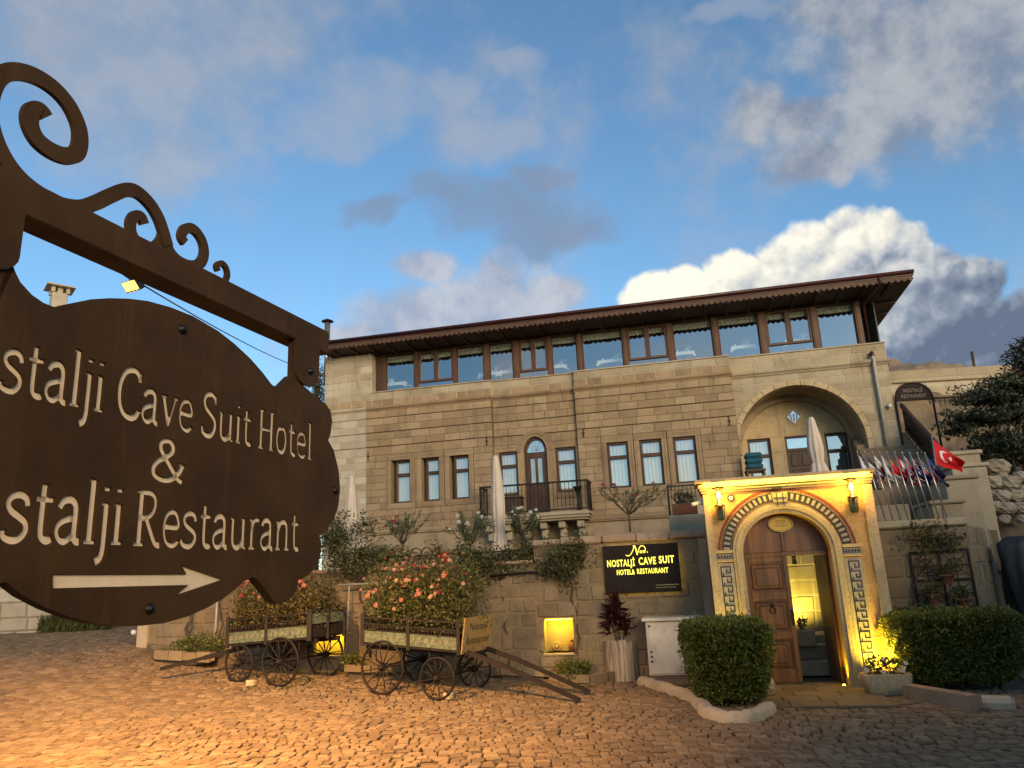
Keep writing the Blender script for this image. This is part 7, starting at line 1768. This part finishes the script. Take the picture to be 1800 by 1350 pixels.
# ================================================================== FLAGS
def fm(n, c): M[n] = flat_mat(n, c, 0.8, 0, 0.12, 8, 0.0); return M[n]
F_W, F_R, F_B, F_K, F_N, F_Y = fm('flag_white', (0.80, 0.75, 0.70)), fm('flag_red', (0.62, 0.014, 0.016)), fm('flag_blue', (0.03, 0.05, 0.20)), fm('flag_black', (0.03, 0.03, 0.035)), fm('flag_navy', (0.015, 0.025, 0.10)), fm('flag_yellow', (0.7, 0.5, 0.04))
def uj(s, t):
    a, c = abs(s - 0.5), abs(t - 0.5)
    if a < 0.06 or c < 0.10: return F_R
    if a < 0.11 or c < 0.17: return F_W
    d = abs((s - 0.5) - (t - 0.5)); e = abs((s - 0.5) + (t - 0.5))
    if min(d, e) < 0.04: return F_R
    if min(d, e) < 0.11: return F_W
    return F_N
PAT = {
 'turkish': lambda s, t: F_W if ((math.hypot((s - 0.36) * 1.5, t - 0.5) < 0.25 and math.hypot((s - 0.41) * 1.5, t - 0.5) > 0.2) or math.hypot((s - 0.56) * 1.5, t - 0.5) < 0.085) else F_R,
 'pale': lambda s, t: F_W, 'dark': lambda s, t: F_K if t < 0.34 else (F_W if t < 0.7 else F_R),
 'korean': lambda s, t: (F_R if t < 0.5 else F_N) if math.hypot((s - 0.5) * 1.5, t - 0.5) < 0.26 else (F_K if (abs(abs(s - 0.5) - 0.36) < 0.05 and abs(abs(t - 0.5) - 0.3) < 0.07) else F_W),
 'japanese': lambda s, t: F_R if math.hypot((s - 0.5) * 1.5, t - 0.5) < 0.24 else F_W,
 'red': lambda s, t: F_Y if math.hypot((s - 0.18) * 1.5, t - 0.25) < 0.10 else F_R,
 'canadian': lambda s, t: F_R if (s < 0.25 or s > 0.75 or (abs(s - 0.5) * 1.3 + abs(t - 0.5) * 0.8 < 0.17)) else F_W,
 'british': uj, 'australian': lambda s, t: uj(s * 2, t * 2) if (s < 0.5 and t < 0.5) else (F_W if math.hypot((s - 0.75) * 1.5, t - 0.3) < 0.06 or math.hypot((s - 0.25) * 1.5, t - 0.75) < 0.09 else F_N),
 'american': lambda s, t: (F_W if (int(s * 22) % 3 == 1 and int(t * 22) % 3 == 1) else F_N) if (s < 0.42 and t < 0.54) else (F_R if int(t * 13) % 2 == 0 else F_W),
 'european': lambda s, t: F_Y if abs(math.hypot((s - 0.5) * 1.5, t - 0.5) - 0.3) < 0.035 and (math.atan2(t - .5, s - .5) * 6 / math.pi) % 1 < 0.5 else F_B}
FL = [('pale', 'pale plain flag drooping, leftmost of the row'), ('dark', 'dark and white banded flag, second of the row from the gate'), ('korean', 'white flag with red and blue disc, third of the row'), ('japanese', 'white flag with red disc, fourth of the row from the gate'), ('red', 'plain red flag drooping in the middle of the row'), ('canadian', 'red and white maple-leaf style flag, sixth of the row'), ('british', 'red white and blue crossed flag, seventh of the row'), ('australian', 'navy flag with small crossed corner, eighth of the row'), ('american', 'flag with red and white stripes and starry corner'), ('european', 'blue flag with a ring of yellow stars, last small one')]
def flag(label, base, top, H, L, pat, seed, droop=0.72, group='national flags on the terrace wall'):
    t = thing('flag', label, 'flag', base, group)
    b = MB(); b.tube([tuple(base), tuple(top)], 0.012, 8); b.lathe([(0.012, 0), (0.016, 0.01), (0.004, 0.025)], tuple(top), 8); b.build('pole', M['steel'], t)
    pd = (base - top).normalized(); n_, m_ = 30, 20; v, f, idx = [], [], []
    fly = Vector((math.sqrt(1 - droop ** 2), 0.10, -droop)).normalized()
    mats = []
    for j in range(m_ + 1):
        for i in range(n_ + 1):
            s, q = i / n_, j / m_
            p = top + pd * (0.03 + H * q * (1 - 0.45 * s)) + fly * (L * s)
            fold = 0.10 * s * math.sin(q * 7.0 + s * 2.5 + seed) + 0.04 * s * math.sin(q * 15 + seed * 2)
            v.append(p + Vector((0.25 * fold, fold, -0.02 * math.sin(s * 6 + seed) * s)))
    for j in range(m_):
        for i in range(n_):
            f.append((j * (n_ + 1) + i, j * (n_ + 1) + i + 1, (j + 1) * (n_ + 1) + i + 1, (j + 1) * (n_ + 1) + i))
            mt = PAT[pat]((i + .5) / n_, (j + .5) / m_)
            if mt not in mats: mats.append(mt)
            idx.append(mats.index(mt))
    o = mk('cloth', v, f, mats[0], t, [True] * len(f))
    for mt in mats[1:]: o.data.materials.append(mt)
    o.data.polygons.foreach_set('material_index', idx)
for i, (pat, lab) in enumerate(FL):
    base = GA.P(1.60 + i * 0.118, -0.58, 2.545); top = GA.P(1.60 + i * 0.118 - 0.15, -0.60, 3.76 - 0.012 * i)
    flag(lab, base, top, 0.34, 0.46, pat, i * 1.7, 0.80)
base = GA.P(2.62, -0.62, 2.545); top = at(1638, 768, 13.0); flag('large red flag with white crescent and star, tallest of the row', base, top, 0.46, 0.62, 'turkish', 0.6, 0.62)

# ================================================================== HEDGES, PLANTERS AND SMALL THINGS BY THE GATE
def hedge(name, label, pathc, hw_bot, hw_top, zb, zt, n, seed, length, yaw, cx_, cy_):
    """clipped hedge: a rounded box, wider at the top, of thousands of leaves"""
    t = thing(name, label, 'hedge', (cx_, cy_, zb), 'clipped hedges by the gate')
    rg = np.random.default_rng(seed); P_, D_ = [], []
    ca, sa = math.cos(yaw), math.sin(yaw)
    k = 0
    while k < n:
        m = n
        q = rg.uniform(-1, 1, (m, 3)); ax = rg.choice(3, m, p=[0.25, 0.45, 0.30]); sg_ = rg.choice([-1, 1], m)
        depth = 1 - rg.exponential(0.10, m)
        for i in range(3): q[:, i] = np.where(ax == i, sg_ * depth, q[:, i])
        r4 = (np.abs(q) ** 5).sum(1) ** (1 / 5.0); q = q / np.maximum(r4, 1.0)[:, None]
        q *= (1 + 0.035 * np.sin(q @ np.array([5, 3, 4]) + seed) + 0.03 * np.sin(q @ np.array([-9, 7, 11])))[:, None]
        tz_ = (q[:, 2] + 1) / 2; hw = hw_bot + (hw_top - hw_bot) * np.clip(tz_ * 1.5, 0, 1)
        ln = length * (hw_bot / hw_top * 1.0 + (1 - hw_bot / hw_top) * np.clip(tz_ * 1.5, 0, 1))
        x = q[:, 0] * ln; y_ = q[:, 1] * hw
        P_.append(np.stack([cx_ + x * ca - y_ * sa, cy_ + x * sa + y_ * ca, zb + tz_ * (zt - zb)], 1)); dd = np.zeros((m, 3)); dd[np.arange(m), ax] = sg_
        D_.append(np.stack([dd[:, 0] * ca - dd[:, 1] * sa, dd[:, 0] * sa + dd[:, 1] * ca, dd[:, 2]], 1)); k += m
    q = rg.uniform(-0.82, 0.82, (n // 2, 3)); tz_ = (q[:, 2] + 1) / 2; hw = hw_bot + (hw_top - hw_bot) * np.clip(tz_ * 1.5, 0, 1)      # the dense inside
    x = q[:, 0] * length * (0.8 + 0.2 * tz_); y_ = q[:, 1] * hw
    PI_ = np.stack([cx_ + x * ca - y_ * sa, cy_ + x * sa + y_ * ca, zb + tz_ * (zt - zb)], 1); leaf_mesh('inner_foliage', PI_, rg.normal(size=PI_.shape), 0.075, 0.7, M['leaf_hedge'], t)
    P_ = np.concatenate(P_); D_ = np.concatenate(D_)
    out_ = rg.uniform(0, 1, len(P_)) < 0.05; P_[out_] += D_[out_] * rg.uniform(0.02, 0.09, out_.sum())[:, None]      # new shoots standing proud of the clip
    hole = np.sin(P_ @ np.array([7.0, 5.0, 9.0]) + seed) + np.sin(P_ @ np.array([-11.0, 4.0, 13.0])) + np.sin(P_ @ np.array([5.0, -9.0, -6.0])); keep_ = (hole < 1.9) | (rg.uniform(0, 1, len(P_)) < 0.35)
    P_, D_ = P_[keep_], D_[keep_]; big = rg.uniform(0, 1, len(P_)) < 0.3
    leaf_mesh('foliage', P_[~big], D_[~big] + RNG.normal(size=D_[~big].shape) * 0.75, 0.040, 0.62, M['leaf_hedge'], t)
    leaf_mesh('young_foliage', P_[big], D_[big] * 1.4 + RNG.normal(size=D_[big].shape) * 0.6 + np.array([0, 0, 0.4]), 0.056, 0.5, M['leaf_young'], t)
    b = MB()
    for k in range(14):
        x, y_ = rg.uniform(-0.6, 0.6) * length * 0.8, rg.uniform(-0.5, 0.5) * hw_bot
        a = (cx_ + x * ca - y_ * sa, cy_ + x * sa + y_ * ca, zb - 0.08)
        for j in range(4):
            x2, y2 = x + rg.uniform(-0.3, 0.3) * length, y_ + rg.uniform(-0.6, 0.6) * hw_top
            b.tube(wig(a, (cx_ + x2 * ca - y2 * sa, cy_ + x2 * sa + y2 * ca, zb + (zt - zb) * rg.uniform(0.6, 0.93)), 3, 0.03, k * 7 + j), [0.018, 0.013, 0.009, 0.004], 5)
    b.build('branches', M['bark'], t)
hedge('clipped_hedge', 'dark green clipped bush, wider at the top, left of the gate', None, 0.42, 0.55, 0.08, 1.20, 17000, 41, 0.66, R(-14), 2.98, 11.72)
hedge('clipped_hedge', 'long dark green clipped hedge right of the gate', None, 0.36, 0.46, 0.10, 1.16, 21000, 42, 0.98, R(-16), 6.55, 12.15)
# weeds in the joints of the cobbles
WP = []
for k in range(46):
    px, py = random.uniform(420, 1080), random.uniform(1178, 1222)
    g_ = ground_at(px, py)
    if (g_ - WA.o).dot(WA.N) > 0.1: WP += [(g_.x + random.gauss(0, 0.05), g_.y + random.gauss(0, 0.05), g_.z + 0.02) for _ in range(14)]
WP = np.array(WP); wd_ = leaf_mesh('weeds', WP, RNG.normal(size=WP.shape) * 0.5 + np.array([0, 0, 1.0]), 0.07, 0.16, M['grass'], None, 'stuff'); wd_['label'] = 'scattered green weeds in the cobble joints near the wagons'; wd_['category'] = 'weeds'
# kerbs
def kerb(label, pts, w, h, mat):
    P_ = catmull([(p.x, p.y) for p in pts], 8); v, f = [], []; n_ = len(P_); rg = np.random.default_rng(len(P_)); prof = [(-0.5, -0.1), (-0.48, 0.6), (-0.3, 0.95), (0.0, 1.02), (0.3, 0.95), (0.48, 0.6), (0.5, -0.1)]
    for i, p in enumerate(P_):
        a = np.array(P_[max(i - 1, 0)]); c = np.array(P_[min(i + 1, n_ - 1)]); t_ = (c - a) / max(np.hypot(*(c - a)), 1e-6); q = np.array([-t_[1], t_[0]])
        ww = w * (1 + rg.uniform(-.1, .1)); hh = h * (1 + rg.uniform(-.12, .12))
        for (x, z) in prof: v.append((p[0] + q[0] * x * ww, p[1] + q[1] * x * ww, float(zg(p[0], p[1])) + z * hh))
    m_ = len(prof)
    f = [(i * m_ + k, i * m_ + k + 1, (i + 1) * m_ + k + 1, (i + 1) * m_ + k) for i in range(n_ - 1) for k in range(m_ - 1)] + [tuple(range(m_)), tuple(range((n_ - 1) * m_, n_ * m_))]
    tag(mk('kerb', v, f, mat, sm=[True] * len(f)), label, 'kerb')
kerb('rough whitewashed kerb curving round the bush left of the gate', [ground_at(1130, 1203), ground_at(1180, 1218), ground_at(1225, 1236), ground_at(1245, 1258), ground_at(1275, 1268), ground_at(1325, 1266), ground_at(1352, 1250)], 0.22, 0.13, M['whitewash'])
a, c_ = ground_at(1600, 1228), ground_at(1718, 1250)
b = MB(); e = (c_ - a).normalized(); b.bar((a.x, a.y, 0.09), (c_.x, c_.y, 0.09), 0.20, 0.2); tag(b.build('kerb', M['coping']), 'straight brown stone kerb at the foot of the right hedge', 'kerb')
c = ground_at(1745, 1243); b = MB(Fr(c.x, c.y, R(-30))); b.cbox(-0.26, 0.26, -0.16, 0.2, -0.05, 0.13, 0.05); tag(b.build('kerb_stone', M['whitewash']), 'rough pale stone at the end of the right kerb', 'stone')
# concrete foot and marble cabinet
cab = thing('marble_cabinet', 'pale marble utility cabinet between log planter and bush', 'cabinet', WA.P(-0.55, 0.5, 0.1))
u0, z0 = WA.hit(1142, 1188, 0.62); u1, _ = WA.hit(1238, 1188, 0.62); z1 = WA.hit(1140, 1092, 0.62)[1]
b = MB(WA); b.cbox(u0, u1, 0.15, 0.62, z0, z1, 0.008); b.build('body', M['marble'], cab)
b = MB(WA); b.cbox(u0 + 0.04, u1 - 0.02, 0.62, 0.635, z0 + 0.03, z1 - 0.03, 0.005); dr_ = b.build('door', M['marble'], cab)
b = MB(WA); b.cbox(u0 - 0.06, u1 + 0.06, 0.1, 0.69, z1, z1 + 0.055, 0.008); b.build('top_slab', M['marble'], cab)
b = MB(WA); b.box(u0 - 0.02, u1 + 0.05, 0.12, 0.60, -0.05, z0 - 0.002); b.build('plinth', M['rock'], cab)
for z in (z0 + 0.22, z0 + 0.30, z0 + 0.38, z1 - 0.10): b = MB(WA); b.cbox(u0 + 0.05, u0 + 0.085, 0.635, 0.65, z, z + 0.03, 0.003); b.build('latch', M['iron'], dr_)
b = MB(WA); b.box(u0 - 0.12, u1 + 0.3, 0.05, 0.95, -0.02, 0.035); b.box(u0 + 0.0, u1 + 0.3, 0.62, 0.95, -0.02, 0.09); tag(b.build('concrete_pad', M['rock']), 'low dark concrete pad under the marble cabinet', 'pad')
# log planter with red cordyline
lc = ground_at(1099, 1198); lc = Vector((lc.x, lc.y + 0.28, 0.0))
lp = thing('log_planter', 'hollow grey tree-trunk planter beside the marble cabinet', 'planter', lc)
rg = np.random.default_rng(4); staves = 14
for k in range(staves):
    a0, a1 = 2 * math.pi * k / staves, 2 * math.pi * (k + 0.965) / staves; r_ = 0.30 + rg.uniform(-.018, .018); hh = 0.70 + rg.uniform(-.02, .025); b = MB(); v = []
    for z, e in ((0.0, 1.0), (hh * 0.5, 0.98), (hh, 1.0)):
        for a in (a0, (a0 + a1) / 2, a1): v.append((lc.x + r_ * e * math.cos(a), lc.y + r_ * e * math.sin(a), z))
        for a in (a1, a0): v.append((lc.x + 0.24 * math.cos(a), lc.y + 0.24 * math.sin(a), z))
    f = [(j * 5 + i, j * 5 + (i + 1) % 5, (j + 1) * 5 + (i + 1) % 5, (j + 1) * 5 + i) for j in range(2) for i in range(5)] + [(0, 1, 2, 3, 4), (10, 14, 13, 12, 11)]
    b.add(v, f); b.build('stave', M['wood_log'], lp)
b = MB(); b.lathe([(0.245, 0.0), (0.245, 0.62)], tuple(lc), 20); b.build('soil', M['dirt'], lp)
cp = thing('red_cordyline', 'dark red spiky-leaved plant growing in the log planter', 'plant', lc + Vector((0, 0, 0.62)))
b = MB(); tips = []
for k in range(7):
    a = 2 * math.pi * k / 7; tp = (lc.x + 0.17 * math.cos(a) * (1 if k else 0), lc.y + 0.12 * math.sin(a), 1.0 + 0.16 * (k % 3)); tips.append(tp); b.tube([(lc.x + 0.05 * math.cos(a), lc.y + 0.05 * math.sin(a), 0.6), tp], 0.014, 6)
b.build('stems', M['bark'], cp)
PP, DD = [], []
for tp in tips:
    n_ = 46; az = rg.uniform(0, 6.28, n_); el = rg.uniform(-0.1, 1.45, n_); d = np.stack([np.cos(az) * np.cos(el), np.sin(az) * np.cos(el), np.sin(el)], 1)
    PP.append(np.array(tp) + np.stack([0 * az, 0 * az, rg.uniform(-0.22, 0.10, n_)], 1) + d * 0.13); DD.append(d)
leaf_mesh('foliage', np.concatenate(PP), np.concatenate(DD), 0.28, 0.17, M['leaf_red'], cp)
# stone trough with white flowers, boulder by the door
tcn = ground_at(1570, 1224); TFm = Fr(tcn.x, tcn.y + 0.02, R(-8))
tr_ = thing('stone_trough', 'pale stone trough with white flowers at the gate\'s right foot', 'planter', TFm.P(0, -0.15, 0))
b = MB(TFm); v = []
for z, a_, c_ in ((0.0, 0.27, 0.15), (0.06, 0.31, 0.18), (0.28, 0.345, 0.205), (0.295, 0.335, 0.195), (0.295, 0.27, 0.14), (0.22, 0.26, 0.13)):
    for i in range(20):
        t_ = 2 * math.pi * i / 20; cs, sn = math.cos(t_), math.sin(t_); v.append((math.copysign(abs(cs) ** 0.35, cs) * a_ * (1 + 0.02 * math.sin(3 * t_ + z * 20)), -0.19 + math.copysign(abs(sn) ** 0.35, sn) * c_, z))
b.add(v, [(j * 20 + i, j * 20 + (i + 1) % 20, (j + 1) * 20 + (i + 1) % 20, (j + 1) * 20 + i) for j in range(5) for i in range(20)] + [tuple(range(100, 120))], True); b.build('basin', M['stone_trim'], tr_)
p, d = cloud_pts(tuple(TFm.P(0, -0.2, 0.40)), (0.34, 0.2, 0.17), 520, 0.25, 0.35, 8); leaf_mesh('foliage', p, d + RNG.normal(size=d.shape) * 0.6, 0.055, 0.5, M['leaf_dark'], tr_)
blossoms(tr_, [TFm.P(*q) for q in ((-0.3, -0.02, 0.36), (-0.08, 0.02, 0.33), (0.14, 0.0, 0.36), (0.20, 0.0, 0.34), (0.27, -0.05, 0.44), (0.22, -0.02, 0.38), (-0.02, -0.1, 0.5))], [(0, -1, 0.3)] * 7, ['white'], 0.035)
p, d = cloud_pts(tuple(GA.P(0.30, -1.88, 0.88)), (0.13, 0.1, 0.12), 130, 0.2, 0.3, 18); leaf_mesh('foliage', p, d, 0.06, 0.5, M['leaf_dark'], pp)
c = ground_at(1352, 1228); b = MB(); n_, m_ = 12, 7; V_ = []; rg = np.random.default_rng(12)
for j in range(m_ + 1):
    th = math.pi * j / m_
    for k in range(n_):
        a = 2 * math.pi * k / n_; rr = 0.17 * abs(math.sin(th)) ** 0.7 * (1 + rg.uniform(-.1, .1)); V_.append((c.x + rr * math.cos(a), c.y + 0.2 + rr * math.sin(a), 0.15 + 0.17 * math.cos(th)))
b.add(V_, [(j * n_ + k, j * n_ + (k + 1) % n_, (j + 1) * n_ + (k + 1) % n_, (j + 1) * n_ + k) for j in range(m_) for k in range(n_)], True); tag(b.build('boulder', M['stone_trim']), 'rounded pale boulder between the bush and the wooden door', 'boulder')
wf = thing('white_flowers', 'small white blooms between the bush and the wooden door', 'flowers', (c.x, c.y + 0.5, 0.02))
p, d = cloud_pts((c.x + 0.08, c.y + 0.45, 0.42), (0.12, 0.1, 0.3), 160, 0.2, 0.3, 19); leaf_mesh('foliage', p, d, 0.05, 0.5, M['leaf_dark'], wf); blossoms(wf, p[:6], d[:6], ['white'], 0.03)
# pots hanging on the trellis
for i, (px, py, lab) in enumerate(((1665, 1018, 'clay pot with trailing plant, uppermost on the wall trellis'), (1640, 1052, 'clay pot, lower left on the wall trellis'), (1692, 1060, 'clay pot, lower right on the wall trellis'))):
    u, z = GA.hit(px, py, -0.22); t = thing('hanging_pot', lab, 'potted plant', GA.P(u, -0.22, z), 'pots hung on the wall trellis')
    b = MB(GA); b.lathe([(0.07, -0.08), (0.10, 0.04), (0.115, 0.045), (0.115, 0.07), (0.09, 0.07)], (u, -0.20, z), 14); b.build('pot', M['terracotta'], t)
    p, d = cloud_pts(tuple(GA.P(u, -0.2, z + 0.13)), (0.17, 0.12, 0.13), 190, 0.2, 0.4, 60 + i); leaf_mesh('foliage', p, d + RNG.normal(size=d.shape), 0.055, 0.5, M['leaf_vine'], t)
climber('rose branch hanging over the trellis on the shaded right wall', [GA.P(1.85, -0.30, 1.2), GA.P(2.0, -0.30, 1.7), GA.P(2.15, -0.28, 2.1)], [(GA.P(2.2, -0.25, 2.25), (0.40, 0.12, 0.26), 420), (GA.P(2.55, -0.25, 2.18), (0.30, 0.1, 0.16), 140)], 27, r0=0.015)

# ================================================================== TREES AND GRASS
def tree(name, label, base, trunk_top, crowns, mat, leaf, seed, r0=0.14):
    t = thing(name, label, 'tree', base)
    stem(t, 'trunk', wig(base, trunk_top, 6, 0.06, seed), r0, r0 * 0.5, n=10)
    PP, DD, tips = [], [], []
    for i, (c, r, n) in enumerate(crowns):
        p, d = cloud_pts(tuple(c), r, n, 0.15, 0.55, seed * 17 + i); PP.append(p); DD.append(d); tips += [tuple(p[k]) for k in range(4)]
    branches(t, trunk_top, tips, 0.05, seed, name='limbs')
    PP = np.concatenate(PP); DD = np.concatenate(DD); leaf_mesh('crown', PP, DD * 0.6 + RNG.normal(size=DD.shape) * 0.8 - np.array([0, 0, 0.25]), leaf, 0.3, M[mat], t)
bt = at(1790, 850, 18); bt.z = 2.6
cr_ = [(at(1770, 680, 18), (0.75, 0.7, 0.22), 2600), (at(1720, 735, 18), (0.8, 0.7, 0.20), 2600), (at(1800, 720, 18), (0.9, 0.8, 0.30), 3000), (at(1760, 775, 18), (0.85, 0.8, 0.24), 2800), (at(1820, 640, 18), (0.55, 0.6, 0.34), 1600), (at(1810, 610, 18), (0.35, 0.4, 0.26), 700), (at(1690, 755, 18), (0.35, 0.4, 0.12), 600), (at(1830, 790, 18), (0.9, 0.8, 0.35), 3000), (at(1735, 805, 18), (0.55, 0.5, 0.20), 1400), (at(1745, 700, 18), (0.6, 0.6, 0.16), 1400), (at(1880, 700, 18.5), (1.0, 1.0, 0.9), 3600)]
tree('evergreen_tree', 'dark drooping evergreen tree at the right edge above the rubble', bt, at(1815, 640, 18.2), cr_, 'leaf_dark', 0.13, 51)
b0 = at(560, 760, 27.5); b0.z = 2.0
tree('garden_tree', 'green and yellow tree peeping out behind the hotel\'s left corner', b0, at(556, 700, 27.5), [(at(560, 670, 27.5), (0.55, 0.6, 0.75), 900), (at(556, 700, 27.5), (0.5, 0.5, 0.4), 500)], 'leaf_yellow', 0.12, 52)
# grass tuft at the foot of the far-left house
GB = []
for k in range(1500):
    px = random.uniform(75, 195); py = 1113 + random.uniform(-3, 12) - (px - 75) * 0.06
    q = LF.P(LF.hit(px, py)[0], random.uniform(0.05, 0.55), 0); GB.append((q.x, q.y, float(zg(q.x, q.y))))
GB = np.array(GB); h_ = RNG.uniform(0.15, 0.55, len(GB)); dd = RNG.normal(size=GB.shape) * 0.28 + np.array([0, 0, 1.0]); GB[:, 2] += h_ * 0.5
gr = leaf_mesh('grass', GB, dd, 0.42, 0.05, M['grass'], None, 'stuff'); gr['label'] = 'long green grass at the foot of the far-left house'; gr['category'] = 'grass'
